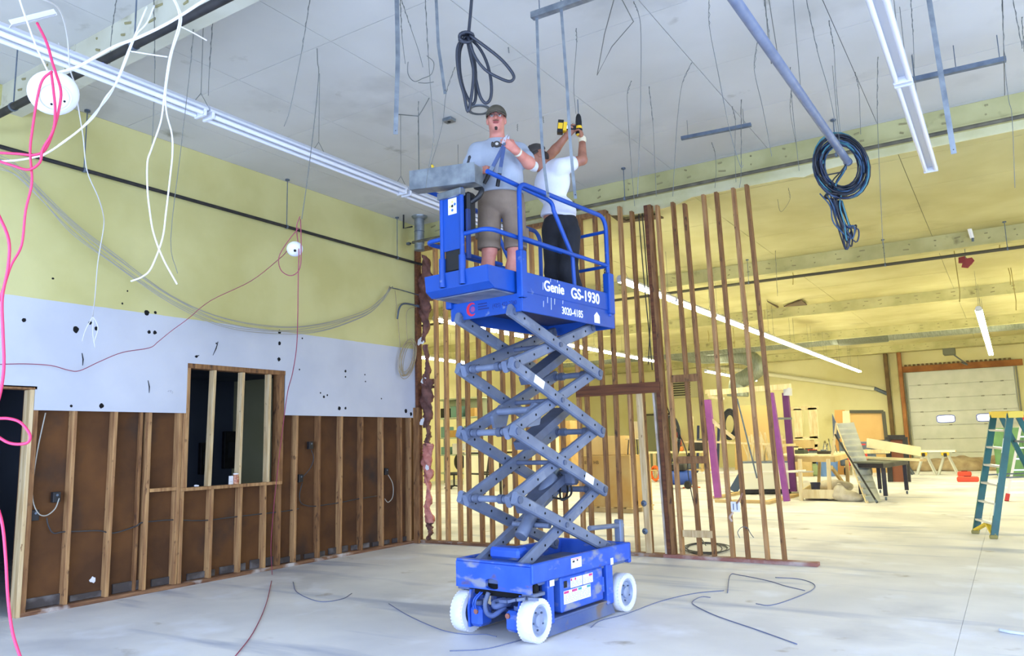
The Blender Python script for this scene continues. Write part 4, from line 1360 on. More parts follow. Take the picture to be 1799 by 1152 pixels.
for g in (-1, 1):
    MB().prism([(0, -.01), (g * .024, .0), (g * .026, .045), (g * .006, .085), (g * .002, .05)], PV + n1_ * (-.008 if g > 0 else .0), js, jd, n1_ * .012).build('jaw', mat('cutter_jaw', (190, 190, 204), .35, .6), cut)
MB().cyl(PV - n1_ * .014, PV + n1_ * .016, .012, 10).build('pivot_bolt', GREY_STEEL, cut)

# ---- second worker: white tee, black trousers, drilling overhead with head turned down and away
Q2, n2_, s2_, V2 = frame_at(.32, .06)
man2 = thing('person', 'man in dust mask, white tee and black trousers drilling overhead with both arms raised', 'person', Q2)
hc2 = V2(943, 277, .02)
f2 = (-s2_ * .80 + n2_ * .25 - UP * .55)
u2 = (UP * .80 - s2_ * .35)
hp2, HA2 = head_prims(hc2, f2, u2)
B3 = (n2_, s2_, UP)
pel2 = V2(985, 398, -.02); wst2 = V2(980, 372, -.02); ch2 = V2(970, 322, -.03)
sR2, sL2 = V2(983, 294, .06), V2(950, 291, -.20)
eR2, wR2 = V2(1023, 281, .02), V2(1023, 246, -.10)
eL2, wL2 = V2(976, 262, -.26), V2(996, 238, -.20)
nk2 = V2(962, 295, -.03)
bd2 = (ch2 - wst2).normalized()
B3b = (n2_, s2_, bd2)
tor2 = [ell(ch2, B3b, (.115, .155, .19), .05), ell(wst2, B3b, (.11, .14, .14), .05), ell(pel2, B3, (.118, .145, .12), .05), cap(sR2, sL2, .066, .066, .05), cap(nk2, hc2 - Vector(HA2[0]) * .02 - Vector(HA2[2]) * .03, .062, .056, .03)]
h2R, h2L = V2(1000, 410, .04), V2(972, 410, -.06)
k2R, k2L = V2(998, 478, .10), V2(974, 478, .0)
ft2R, ft2L = Q2 + s2_ * .12 + n2_ * .05 + UP * .09, Q2 - s2_ * .02 - n2_ * .06 + UP * .09
bod2 = tor2 + hp2
bod2 += [cap(sR2, eR2, .056, .047, .03), cap(eR2, wR2, .046, .030, .02), cap(sL2, eL2, .056, .047, .03), cap(eL2, wL2, .046, .031, .02)]
bod2 += [cap(h2R, k2R, .074, .055, .03), cap(k2R, ft2R, .056, .042, .02), cap(h2L, k2L, .074, .055, .03), cap(k2L, ft2L, .056, .042, .02)]
bod2 += hand(wL2, V2(1008, 224, -.16) - wL2, -n2_ + UP * .2, UP + s2_ * .3, (40, 55, 30))
bod2 += hand(wR2, V2(1020, 222, -.12) - wR2, -s2_ - n2_ * .3, n2_ * -.5 + UP * .2, (35, 50, 30))
sdf_mesh(bod2, .0085).build('body', SKIN2, man2, smooth='all')
tee2 = [ell(ch2, B3b, (.130, .170, .20), .05), ell(wst2, B3b, (.135, .158, .14), .06), ell(wst2 - bd2 * .05, B3b, (.135, .160, .12), .05), cap(sR2, sL2, .078, .078, .05), cap(sR2, sR2.lerp(eR2, .50), .076, .074, .035), cap(sL2, sL2.lerp(eL2, .55), .070, .074, .035), cap(nk2 - UP * .02, nk2, .076, .072, .03)]
dr2 = (eR2 - sR2).normalized()
sdf_mesh(tee2, .009, cuts=[(V2(980, 382, 0), -UP + s2_ * -.15), (nk2 + UP * .02 - s2_ * .02, UP - s2_ * .6)]).build('tee_shirt', WTEE, man2, smooth='all')
pt = [ell(pel2, B3, (.145, .168, .17), .05), cap(h2R, k2R, .108, .088, .04), cap(k2R, ft2R, .088, .082, .04), cap(h2L, k2L, .108, .088, .04), cap(k2L, ft2L, .088, .082, .04)]
sdf_mesh(pt, .009, cuts=[(pel2 + UP * .11, UP), (Q2 + UP * .05, -UP)]).build('trousers', BPANTS, man2, smooth='all')
MB().lathe([(.0, 0), (1, 0)], (0, 0, 0)).v
for foot in (ft2R, ft2L):
    bt = [cap(foot + UP * .05, foot, .06, .06, .03), cap(foot - UP * .03, foot - UP * .035 - n2_ * .15, .052, .046, .04)]
    sdf_mesh(bt, .01, cuts=[(Q2 + UP * .003, -UP), (foot + UP * .09, UP)]).build('boot', BOOT, man2, smooth='all')
make_cap(hc2, f2, u2, CAPD, man2, size=1.03)
face(hc2, f2, u2, man2, beard=False, glasses=False)
fa, sa, ua = [Vector(v) for v in HA2]
sdf_mesh([ell(hc2 + fa * .070 - ua * .052, HA2, (.060, .060, .060), .01)], .006, cuts=[(hc2 + fa * .045, -fa)]).build('dust_mask', mat('white_mask', (226, 226, 230), .8), man2, smooth='all')
gg = MB()
sdf_mesh([ell(hc2 + fa * .078 + ua * .012, HA2, (.030, .074, .026), .01)], .006).build('dark_safety_glasses', mat('dark_lens', (16, 16, 22), .12), man2, smooth='all')
sdf_mesh([ell(hc2 - fa * .055 - ua * .03, HA2, (.055, .075, .055), .01)], .008).build('hair', HAIR, man2, smooth='all')
wd = (wR2 - eR2).normalized()
MB().lathe([(.034, -.035), (.039, 0), (.036, .035)], wR2 - wd * .01, wd, 16, cap=False).build('glove_cuff', mat('cream_glove', (226, 214, 180), .8), man2, smooth=True)
# cordless drill
d0 = V2(1017, 226, -.17)
drill = thing('cordless_drill', 'yellow and black cordless drill with its battery pack, held up to the ceiling', 'drill', d0)
DY = mat('drill_yellow', (236, 190, 36), .45)
du = UP
dh = (V2(985, 221, -.17) - d0); dh.z *= .6; dl = dh.length; dh.normalize()
MB().lathe([(.020, -.075), (.030, -.06), (.032, .0), (.031, .02), (.027, .03)], d0, du, 18).build('motor_housing', DY, drill, smooth=True)
MB().lathe([(.030, .025), (.031, .07), (.026, .12), (.016, .145), (.010, .15)], d0, du, 18).build('chuck', RUBBER, drill, smooth=True)
MB().lathe([(.029, -.03), (.034, -.025), (.034, .025), (.029, .03)], d0 - du * .03, du, 18).build('rear_band', RUBBER, drill, smooth=True)
MB().cyl(d0 + du * .15, d0 + du * .30, .0045, 8).build('drill_bit', GREY_STEEL, drill)
MB().beam(d0, d0 + dh * (dl - .05), .036, .044, up=du).build('drill_handle', RUBBER, drill)
MB().beam(d0 + dh * (dl - .06), d0 + dh * (dl - .025), .072, .088, up=du).build('battery_collar', DY, drill)
bp_ = MB().beam(d0 + dh * (dl - .025), d0 + dh * (dl + .03), .078, .125, up=du).build('battery_pack', RUBBER, drill)
MB().beam(d0 + dh * (dl - .02) + n2_ * .040, d0 + dh * (dl + .025) + n2_ * .040, .004, .06, up=du).build('battery_label', DY, bp_)
MB().beam(d0 + dh * (dl - .085) + n2_ * .020, d0 + dh * (dl - .045) + n2_ * .020, .006, .034, up=du).build('white_label', DECAL, drill)
# ------------------------------------------------------------------ lights, cables and metal hanging in the front room
def AD(px, py, depth):
    """point on the sight line at a given distance ahead of the camera"""
    d = Vector(_ray(px, py))
    return Vector(CAM) + d * (depth / FPX)
LZ = 4.18
LX_L, LX_R = 2.63, 7.42
def strip_light(x, y0, y1, label, lit=False, hang=(0.3, 0.7), group=None, z=LZ, parts=True):
    t = thing('strip_light', label, 'light fixture', (x, y0, z), group)
    mh = WHITE
    q = MB()
    w = .062
    q.prism([(-w, 0.0), (w, 0.0), (w, .018), (.030, .058), (-.030, .058), (-w, .018)], (x, y0 + .004, z), (1, 0, 0), (0, 0, 1), (0, y1 - y0 - .008, 0))
    q.build('housing', mh, t)
    tm = mat('lit_tube', (255, 250, 225), .4, emit=(TUBE_COL, TUBE_STR)) if lit else mat('unlit_tube', (226, 227, 233), .3)
    for g in (-1, 1):
        MB().cyl((x + g * .045, y0 + .05, z - .030), (x + g * .045, y1 - .05, z - .030), .025 if lit else .019, 10).build('tube', tm, t, smooth=True)  # lit tubes fattened beyond true size to imitate their glare
    for e in (y0 + .02, y1 - .045):
        MB().bbox((x - .066, e, z - .052), (x + .066, e + .026, z + .001), .004).build('lamp_holder', WHITE_PL if not lit else mh, t)
    if parts:
        for h_ in hang:
            yy = y0 + (y1 - y0) * h_
            q = MB()
            q.tube([(x, yy, z + .15), (x - .02, yy - .05, z + .058)], .003, 5).tube([(x, yy, z + .15), (x + .02, yy + .05, z + .058)], .003, 5)
            q.tube([(x, yy, z + .15), (x, yy, ZC - .002)], .003, 5)
            q.build('hanger_wire', WIRE_GREY, t)
    return t
jl = AZ(365, 195, LZ).y
strip_light(LX_L, jl - 2.44, jl, 'unlit white strip light by the near beam, left end of the long row', hang=(.2, .985))
f2_ = strip_light(LX_L, jl + .01, jl + 2.45, 'unlit white strip light in the middle of the long row, between two hanging joints', hang=(.5, .98))
f3_ = strip_light(LX_L, jl + 2.46, jl + 4.9, 'unlit white strip light ending behind the galvanised trough on the lift', hang=(.4,))
BW = mat('blue_wire_nut', (40, 80, 220), .4)
for px, py in ((109, 95), (139, 133)):
    c = AZ(px, py, LZ + .065)
    c.x = LX_L - .02
    n_ = thing('wire_connector', 'small blue wire connector beside the white strip light, %s' % ('above the round detector' if px < 120 else 'right of the round detector'), 'connector', c)
    MB().lathe([(.004, -.02), (.011, -.015), (.012, .01), (.009, .022), (.003, .024)], c, (1, .3, .2), 8).build('cap_body', BW, n_, smooth=True)
    MB().tube([c - Vector((.02, .006, .004)), c - Vector((.06, .02, -.03)), c - Vector((.07, .03, -.07))], .003, 5).build('wire_tail', WHITE_CABLE, n_)
jr = AZ(1575, 140, LZ).y
strip_light(LX_R, jr - 2.44, jr, 'unlit white strip light at the top edge, nearer of the pair beside the grey conduit', hang=(.5, .985))
strip_light(LX_R, jr + .01, jr + 2.45, 'unlit white strip light hanging before the beam, farther of the pair beside the conduit', hang=(.2, .6))

# round white detector on pink wires
DP = 3.35
c = AD(94, 163, DP)
ax = (Vector(CAM) - c).normalized() * .9 + Vector((.15, .1, -.55))
det = thing('smoke_detector', 'round white smoke detector base dangling among pink cables in the upper corner', 'detector', c)
MB().lathe([(.02, .045), (.06, .042), (.088, .03), (.098, .012), (.100, 0), (.094, -.016), (.04, -.02)], c, ax, 32).build('shell', WHITE_PL, det, smooth=True)
u = ax.normalized().orthogonal().normalized(); v = ax.normalized().cross(u)
MB().lathe([(.062, .0415), (.064, .047), (.058, .047)], c, ax, 28, cap=False).build('ring', WHITE, det, smooth=True)
for k, (a, b) in enumerate(((-.03, -.02), (.02, -.035), (.05, .03))):
    p = c + u * a + v * b + ax.normalized() * .042
    MB().cyl(p, p + ax.normalized() * .004, .005, 8).build('screw_hole', DARK, det)

def cable(name, label, cat, paths, r, m_, group=None, k=5, n=6):
    t = None
    for i, pts in enumerate(paths):
        sp = spline(pts, k) if len(pts) > 2 else pts
        if t is None:
            t = thing(name, label, cat, sp[0], group)
        MB().tube(sp, r, n).build('cable_strand', m_, t, smooth='all')
    return t
def path(pts, d0, d1=None):
    d1 = d0 if d1 is None else d1
    n = len(pts)
    return [AD(x, y, d0 + (d1 - d0) * i / max(1, n - 1)) for i, (x, y) in enumerate(pts)]
cable('alarm_cable', 'pink-red alarm cable looping down over the round white detector', 'cable', [
    path([(65, 40), (82, 75), (92, 110), (98, 128), (107, 160), (104, 190), (95, 225), (80, 262), (60, 272), (30, 270), (-8, 268)], 3.2),
    path([(92, 125), (75, 140), (66, 170), (58, 220), (53, 265), (56, 320), (45, 370), (38, 430), (20, 465), (8, 500), (-6, 540)], 3.2),
    path([(90, 128), (94, 160), (97, 195), (93, 230), (75, 262), (70, 285), (50, 298), (20, 290), (-8, 281)], 3.18)], .0055, PINK_CABLE)
cable('alarm_cable', 'thick pink cable falling down the left edge to the floor, curling beside the doorway', 'cable', [
    path([(-6, 370), (15, 420), (14, 470), (4, 523), (5, 579), (7, 638), (3, 678), (-6, 715)], 2.9),
    path([(-8, 735), (15, 735), (36, 742), (52, 762), (50, 776), (34, 780), (14, 777), (-8, 764)], 2.9),
    path([(-8, 880), (4, 920), (10, 980), (14, 1050), (22, 1110), (37, 1158)], 2.9, 2.8)], .0058, PINK_CABLE)
# white cables
cable('data_cable', 'thick white cable sweeping from the top edge down to the round detector', 'cable', [path([(366, -4), (300, 38), (243, 66), (205, 80), (173, 97), (135, 118), (94, 130)], 3.6, 3.35)], .0075, WHITE_CABLE)
cable('data_cable', 'pair of white cables slanting across the long strip light to the left edge', 'cable', [
    path([(258, 12), (240, 55), (225, 90), (210, 130), (194, 165), (170, 195), (143, 225), (110, 250), (80, 270), (40, 280), (-6, 284)], 3.9, 3.4),
    path([(271, 10), (258, 40), (238, 64), (222, 105), (205, 145), (185, 172), (165, 205), (135, 232), (100, 258), (70, 276)], 3.95, 3.45)], .0046, WHITE_CABLE)
cable('data_cable', 'white cables hanging in two long open loops above the interior window', 'cable', [
    path([(303, -4), (312, 15), (315, 38), (305, 75), (298, 100), (293, 130), (289, 163), (285, 200), (280, 222), (266, 262), (259, 285), (259, 330), (263, 370), (270, 410), (287, 455), (311, 499)], 4.3),
    path([(306, -4), (318, 25), (316, 50), (303, 90), (296, 125), (291, 165), (293, 200), (302, 236), (303, 270), (299, 310), (292, 370), (285, 420), (266, 470), (250, 486), (230, 494)], 4.35)], .0048, WHITE_CABLE)
cable('data_cable', 'thin white cable falling past the detector to a frayed end on the wall', 'cable', [
    path([(33, -4), (50, 45), (65, 85), (84, 125)], 3.5), path([(74, -2), (100, 12), (112, 35), (119, 70), (123, 120), (132, 150), (138, 190), (146, 240), (153, 300), (172, 345), (181, 375), (182, 400), (172, 460), (167, 520), (163, 556)], 3.5, 7.2),
    path([(163, 556), (150, 580), (144, 600)], 7.2), path([(164, 556), (163, 585), (167, 610)], 7.2), path([(164, 556), (172, 575), (166, 600)], 7.2)], .0042, WHITE_CABLE)
cable('data_cable', 'short white wires sticking out from the black pipe at the near beam', 'cable', [path([(318, 47), (340, 58), (363, 71)], 4.4), path([(230, 90), (260, 95), (294, 100)], 4.2)], .004, WHITE_CABLE)
# sagging bundle along the side wall
wp_ = [(-6, 282), (30, 300), (75, 345), (130, 400), (200, 455), (300, 524), (395, 566), (490, 580), (565, 575), (635, 553), (668, 530), (688, 503)]
st = []
for i in range(6):
    rr = random.Random(i + 20)
    dy = (i - 2.5) * 4.6
    st.append([AX(x + rr.uniform(-3, 3), y + dy * (1 - .7 * (k / 11)) * (1 if k < 11 else .1) + rr.uniform(-2, 2), .07 + .10 * math.sin(math.pi * k / 11) + .012 * i) for k, (x, y) in enumerate(wp_)])
cable('cable_bundle', 'bundle of grey cables sagging in a long curve across the side wall', 'cable', st, .0046, GREY_CABLE)
# tan coil at the end of that wall
TAN = mat('tan_cable', (168, 150, 116), .6)
cs = []
for i in range(7):
    rr = random.Random(i)
    cx, cy, rx, ry = 716 + rr.uniform(-3, 3), 628 + rr.uniform(-4, 4), 12 + rr.uniform(-3, 3), 32 + rr.uniform(-5, 4)
    cs.append([AX(cx + rx * math.cos(a) - .18 * ry * math.sin(a), cy + ry * math.sin(a), .06 + .008 * i) for a in [2 * math.pi * k / 12 for k in range(13)]])
cs.append([AX(x, y, .06) for x, y in ((716, 600), (714, 570), (716, 545), (735, 538))])
cs.append([AX(x, y, .05) for x, y in ((708, 660), (703, 610), (699, 560), (694, 510))])
cable('cable_coil', 'tan coiled cable hanging against the side wall near the corner', 'cable', cs, .005, TAN)
q = thing('conduit_stub', 'bent grey conduit stubs fixed on the cream wall by the corner', 'conduit', AX(740, 535, .04))
MB().tube(spline([AX(685, 505, .05), AX(700, 508, .06), AX(735, 518, .06)], 4), .008, 8).build('pipe_bend', GREY_STEEL, q, smooth=True)
MB().tube(spline([AX(698, 560, .06), AX(702, 540, .06), AX(712, 533, .06), AX(736, 538, .06)], 4), .014, 8).build('pipe_bend', GREY_STEEL, q, smooth=True)
MB().cyl(AX(732, 537, .06), AX(740, 539, .06), .022, 8).build('end_fitting', GREY_STEEL, q)

# second detector on a thin wire
Q = AZ(557, 85, ZC)
def AYQ(px, py, q=None, off=0.0):
    return on(px, py, 1, (q or Q).y + off)
cable('hanger_wire', 'thin wire from the ceiling seam carrying the small white detector', 'wire', [[Q, AYQ(558, 110), AYQ(560, 128), AYQ(556, 180), AYQ(547, 260), AYQ(538, 330), AYQ(530, 385)]], .0035, WIRE_GREY)
c = AYQ(518, 437)
ax = (Vector(CAM) - c).normalized() + Vector((.3, -.2, -.7))
d2 = thing('smoke_detector', 'small white detector hanging on a pink wire in front of the cream wall', 'detector', c)
MB().lathe([(.02, .04), (.05, .034), (.068, .015), (.070, 0), (.05, -.014)], c, ax, 24).build('shell', WHITE_PL, d2, smooth=True)
MB().cyl(c + ax.normalized() * .036, c + ax.normalized() * .045, .012, 10).build('sensor_window', DARK, d2)
THINP = mat('thin_dusky_pink_cable', (150, 60, 84), .5)
fl_ = AZ(478, 1008, 0.006)
ys = [(527, 380), (521, 400), (525, 440), (524, 480), (523, 560), (521, 610), (514, 655), (505, 690), (497, 750), (489, 815), (481, 890), (476, 960), (478, 1008)]
Y0_ = Q.y
strand = []
for i, (px, py) in enumerate(ys):
    t = max(0, (i - 3) / (len(ys) - 4))
    strand.append(on(px, py, 1, Y0_ + (fl_.y - Y0_) * t))
floor_run = [AZ(px, py, .006) for px, py in ((476, 1025), (466, 1065), (444, 1112), (412, 1154))]
sweep = [AYQ(525, 400), AYQ(505, 425), AYQ(490, 452), AYQ(494, 475), AYQ(512, 484), AYQ(527, 470), AYQ(529, 430), AYQ(528, 385)]
long_ = []
lp_ = [(505, 440), (490, 455), (440, 494), (370, 528), (330, 560), (300, 582), (278, 600), (262, 611), (215, 619), (175, 635), (140, 651), (120, 650), (90, 642), (45, 639), (-6, 640)]
for i, (px, py) in enumerate(lp_):
    a, b = AYQ(px, py), AX(px, py, .12)
    t = min(1, i / 5)
    d = Vector(_ray(px, py)).normalized()
    long_.append(a.lerp(b, t))
cable('alarm_cable', 'thin dusky pink cable looping below the small detector, one end trailing to the floor', 'cable', [sweep, strand + floor_run, long_], .0042, THINP)

# black cable loops on a drop
bd = 4.55
cable('cable_coil', 'black cable tied in long drooping loops above the man in grey', 'cable', [
    path([(829, -6), (826, 30), (823, 62)], bd),
    path([(820, 62), (806, 78), (803, 100), (807, 135), (815, 165), (822, 196), (828, 170), (832, 130), (828, 95), (821, 64)], bd),
    path([(822, 64), (842, 84), (856, 112), (863, 145), (862, 172), (853, 181), (843, 168), (835, 135), (826, 95), (820, 66)], bd + .03),
    path([(825, 62), (850, 80), (878, 102), (896, 122), (903, 136), (895, 143), (875, 136), (852, 122), (834, 98), (822, 66)], bd - .03),
    path([(817, 66), (808, 90), (808, 125), (815, 158), (828, 182), (835, 176), (836, 150), (834, 110), (824, 66)], bd + .05)], .0095, BLACK_CABLE)
kn = thing('cable_knot', 'tight knot of black cable binding the drooping loops together', 'cable', AD(820, 65, bd))
for i in range(4):
    rr = random.Random(i)
    MB().tube([AD(819 + 12 * math.cos(a) + rr.uniform(-1, 1), 65 + 7 * math.sin(a) + i * 1.5 - 2, bd - .02 + .03 * math.sin(a + i)) for a in [2 * math.pi * k / 14 for k in range(14)]], .0085, 6, closed=True).build('wrap', BLACK_CABLE, kn, smooth='all')

# conduit and the big coil on its end
cz_ = 4.15
pa, pb = AZ(1270, -30, cz_), AZ(1490, 285, cz_)
cn = thing('conduit_pipe', 'straight grey conduit running under the ceiling to the large blue-black cable coil', 'conduit', pa)
MB().cyl(pa, pb, .036, 16).build('pipe_run', mat('painted_conduit', (128, 142, 172), .45, .3, col2=(112, 126, 156), scale=8), cn, smooth=True)
MB().lathe([(.036, -.03), (.042, -.03), (.042, .0), (.036, .0)], pb, pb - pa, 16, cap=False).build('end_bushing', GREY_STEEL, cn, smooth=True)
MB().cyl(pb + (pb - pa).normalized() * .0, pb + (pb - pa).normalized() * .002, .034, 14).build('pipe_mouth', DARK, cn)
for t in (.5, .9):
    p = pa.lerp(pb, t)
    MB().cyl(p + Vector((0, 0, .036)), (p.x, p.y, ZC - .002), .003, 5).build('hanger_wire', WIRE_GREY, cn)
dd = (pb - Vector(CAM)).dot(Vector(_f))
mats_c = [BLACK_CABLE, BLUE_CABLE, BLACK_CABLE, mat('teal_cable', (58, 120, 132), .45), BLACK_CABLE, mat('navy_cable', (30, 44, 72), .45)]
coil = thing('cable_coil', 'large coil of black, blue and teal cables hanging from the end of the grey conduit', 'cable', AD(1478, 290, dd))
for i in range(24):
    rr = random.Random(100 + i)
    s_ = rr.uniform(.66, 1.04)
    cx, cy = 1478 + rr.uniform(-3, 3), 291 + rr.uniform(-4, 4)
    rx, ry = 47 * s_, 55 * s_
    ph = rr.uniform(0, 6)
    pts = [AD(cx + rx * math.cos(a) + .10 * ry * math.sin(a), cy + ry * math.sin(a), dd + .06 * math.sin(a + ph) + rr.uniform(-.07, .07)) for a in [2 * math.pi * k / 22 for k in range(22)]]
    MB().tube(pts, .0085, 6, closed=True).build('cable_turn', mats_c[i % 6], coil, smooth='all')
for i in range(9):
    rr = random.Random(300 + i)
    e = (1493 + rr.uniform(-10, 12), 425 + rr.uniform(-16, 14))
    w_ = rr.uniform(-1, 1)
    pts = [(1463 + w_ * 22, 340), (1468 + w_ * 9, 362), (1476 + w_ * 9, 392), e, (e[0] + 6, e[1] - 22), (1488 + w_ * 8, 395), (1474 + w_ * 9, 352)]
    MB().tube(spline([AD(x + rr.uniform(-3, 3), y, dd + rr.uniform(-.05, .05)) for x, y in pts], 5), .0075, 6).build('cable_tail', mats_c[(i * 5 + 1) % 6], coil, smooth='all')
for i in range(5):
    rr = random.Random(400 + i)
    MB().tube(spline([pb + Vector((rr.uniform(-.02, .02), -.05, 0)), AD(1485 + rr.uniform(-8, 8), 300, dd), AD(1465 + rr.uniform(-22, 10), 318 + rr.uniform(-8, 8), dd - .05), AD(1448 + rr.uniform(-8, 30), 330 + rr.uniform(-4, 10), dd)], 5), .0075, 6).build('cable_feed', mats_c[i % 6], coil, smooth='all')
MB().tube([AD(1463 + 14 * math.cos(a), 345 + 5 * math.sin(a), dd + .05 * math.sin(a)) for a in [2 * math.pi * k / 12 for k in range(12)]], .011, 6, closed=True).build('cable_tie', BLACK, coil, smooth='all')

# metal channels and flat straps
def channel(px0, px1, z, label, m_=GREY_STEEL, h=.042, nm='metal_channel'):
    a, b = AZ(*px0, z), AZ(*px1, z)
    t = thing(nm, label, 'metal channel', a)
    d = (b - a).normalized(); s_ = d.cross(UP)
    q = MB()
    q.prism([(-h / 2, 0), (h / 2, 0), (h / 2, h * .9), (h / 2 - .004, h * .9), (h / 2 - .004, .004), (-h / 2 + .004, .004), (-h / 2 + .004, h * .9), (-h / 2, h * .9)], a, s_, UP, b - a)
    q.build('channel_body', m_, t)
    return t, a, b
def strap(name, label, pts, w=.022, th=.003, m_=GALV, cat='metal strap'):
    t = thing(name, label, cat, pts[0])
    q = MB()
    for a, b in zip(pts, pts[1:]):
        a, b = Vector(a), Vector(b)
        nrm = Vector((CAM[0] - a.x, CAM[1] - a.y, 0)).normalized()
        q.beam(a, b, w, th, up=nrm)
    q.build('strap_body', m_, t)
    MB().cyl(Vector(pts[-1]) + Vector((0, 0, .03)) - nrm * .004, Vector(pts[-1]) + Vector((0, 0, .03)) + nrm * .004, .004, 6).build('bolt', BLACK, t)
    return t
zc = 4.72
ch1, a1, b1 = channel((935, 34), (1075, -14), zc, 'galvanised channel at the top edge with two straps hanging from it', GALV, .055)
for k, p in enumerate(((948, 30), (986, 16))):
    w0 = AZ(*p, zc)
    MB().cyl(w0, (w0.x, w0.y, ZC - .002), .004, 6).build('threaded_rod', GREY_STEEL, ch1)
p0 = AZ(943, 32, zc)
strap('hanging_strap', 'left of two long grey straps dangling from the channel past the drilling man', [p0, on(946, 131, 1, p0.y), on(952, 250, 1, p0.y), on(957, 300, 1, p0.y - .02), on(963, 346, 1, p0.y - .04)])
p0 = AZ(986, 17, zc)
strap('hanging_strap', 'right of two long grey straps dangling from the channel past the drilling man', [p0, on(996, 150, 1, p0.y), on(1001, 240, 1, p0.y), on(1006, 300, 1, p0.y - .02), on(1011, 349, 1, p0.y - .04)])
ch2, a2, b2 = channel((1197, 246), (1320, 222), 4.80, 'short grey channel hanging alone below the ceiling, left of the big coil')
for t in (.1, .9):
    p = a2.lerp(b2, t); MB().cyl(p + Vector((0, 0, .03)), (p.x, p.y, ZC - .002), .003, 5).build('hanger_wire', WIRE_GREY, ch2)
ch3, a3, b3 = channel((1597, 146), (1768, 108), 4.75, 'long dark grey channel hanging right of the unlit strip lights', GREY_STEEL, .05)
for t in (.06, .5, .94):
    p = a3.lerp(b3, t); MB().cyl(p + Vector((0, 0, .04)), (p.x, p.y, ZC - .002), .004, 5).build('threaded_rod', GREY_STEEL, ch3)
p0 = AZ(1631, -8, 4.6)
strap('hanging_strap', 'pale flat strap hanging from the top edge right of the strip lights', [p0, on(1653, 130, 1, p0.y), on(1676, 270, 1, p0.y)], .035)
p0 = AZ(1600, 134, ZC - .003)
strap('hanging_strap', 'dusty bracket strap between the strip light and the dark channel', [p0, on(1608, 175, 1, p0.y), on(1616, 225, 1, p0.y)], .03, m_=GREY_STEEL)
p0 = AZ(697, -6, ZC - .002)
strap('hanging_strap', 'wide pale strap hanging from the top edge, left of the black cable loops', [p0, on(699, 100, 1, p0.y), on(695, 236, 1, p0.y)], .035)
p0 = AZ(766, -6, ZC - .002)
strap('hanging_strap', 'faint pale strap hanging from the top edge just left of the black cable loops', [p0, on(770, 80, 1, p0.y), on(782, 165, 1, p0.y)], .024)
# tee bar
a, b = AD(18, 46, 3.6), AD(97, 26, 3.75)
tb_ = thing('tee_bar', 'short white ceiling tee bar sticking out above the strip light at the upper left', 'tee bar', a)
MB().beam(a, b, .045, .003).build('tee_flange', WHITE, tb_); MB().beam(a + UP * .015, b + UP * .015, .003, .03).build('tee_web', WHITE, tb_)

# hanger wires: top on the ceiling, then down in the top's own plane
wires = [
    [(1113, 3), (1121, 22), (1126, 60), (1125, 200), (1120, 345)], [(1109, 142), (1102, 165), (1104, 215), (1109, 290), (1115, 362)],
    [(1215, 110), (1199, 145), (1191, 200), (1186, 270), (1182, 345)], [(1246, -4), (1246, 45), (1262, 130), (1281, 225), (1300, 290), (1306, 290)],
    [(1330, 75), (1325, 122), (1340, 190), (1356, 275)], [(1390, 160), (1388, 190), (1393, 225), (1399, 255)], [(1286, 187), (1292, 212), (1291, 262), (1293, 320)],
    [(1012, 50), (1013, 75), (1008, 150), (1012, 200)], [(1140, 152), (1147, 215), (1151, 300), (1153, 345)], [(747, -4), (752, 90), (757, 160), (762, 240), (752, 300), (748, 330)],
    [(799, 118), (784, 162), (777, 220), (757, 290), (740, 335)], [(703, -4), (706, 60), (712, 112)], [(704, -4), (722, 50), (735, 88), (743, 118)], [(1416, -4), (1436, 90), (1456, 160), (1471, 235)],
    [(1456, 36), (1465, 85), (1468, 140), (1476, 232)], [(1502, 127), (1509, 158), (1512, 236)], [(1760, -4), (1765, 110), (1772, 175), (1778, 205), (1783, 330)], [(1342, -2), (1351, 60), (1355, 112)],
    [(545, -4), (530, 90), (510, 190), (499, 222)], [(735, 178), (735, 250), (736, 300)], [(1302, 175), (1302, 300), (1299, 330)], [(1542, 100), (1541, 190), (1545, 300), (1551, 430)],
    [(1388, 118), (1391, 175), (1397, 235), (1404, 300)], [(205, -4), (196, 60), (193, 112)], [(374, 33), (368, 120), (366, 168)], [(345, -4), (335, 110), (318, 260), (300, 420), (312, 480)],
    [(270, -4), (272, 120), (267, 260)], [(1362, 440), (1366, 520)], [(1250, 250), (1256, 268), (1258, 300), (1256, 330)], [(893, 83), (894, 93)], [(954, 205), (955, 216)], [(909, 218), (909, 230)],
    [(1795, 30), (1799, 90)], [(1779, -4), (1796, 85)], [(1385, 330), (1388, 350), (1372, 372), (1366, 350)], [(1600, 0), (1604, 60), (1606, 120)]]
ORD = ('first', 'second', 'third', 'fourth', 'fifth', 'sixth', 'seventh', 'eighth', 'ninth', 'tenth', 'eleventh', 'twelfth')
ZONES = ((420, 'above the side wall strip light'), (690, 'between the small detector and the trough'), (850, 'left of the black cable loops'), (1075, 'over the two men'), (1215, 'between the drill and the short grey channel'), (1320, 'around the short grey channel'), (1480, 'beside the grey conduit'), (1900, 'right of the big cable coil'))
WLAB = {}
for zi, (hi_, what) in enumerate(ZONES):
    lo_ = ZONES[zi - 1][0] if zi else -100
    sel = sorted((w_[0][0], i) for i, w_ in enumerate(wires) if lo_ <= w_[0][0] < hi_)
    for k, (_, i) in enumerate(sel):
        WLAB[i] = '%s thin hanger wire from the left, %s' % (ORD[k], what)
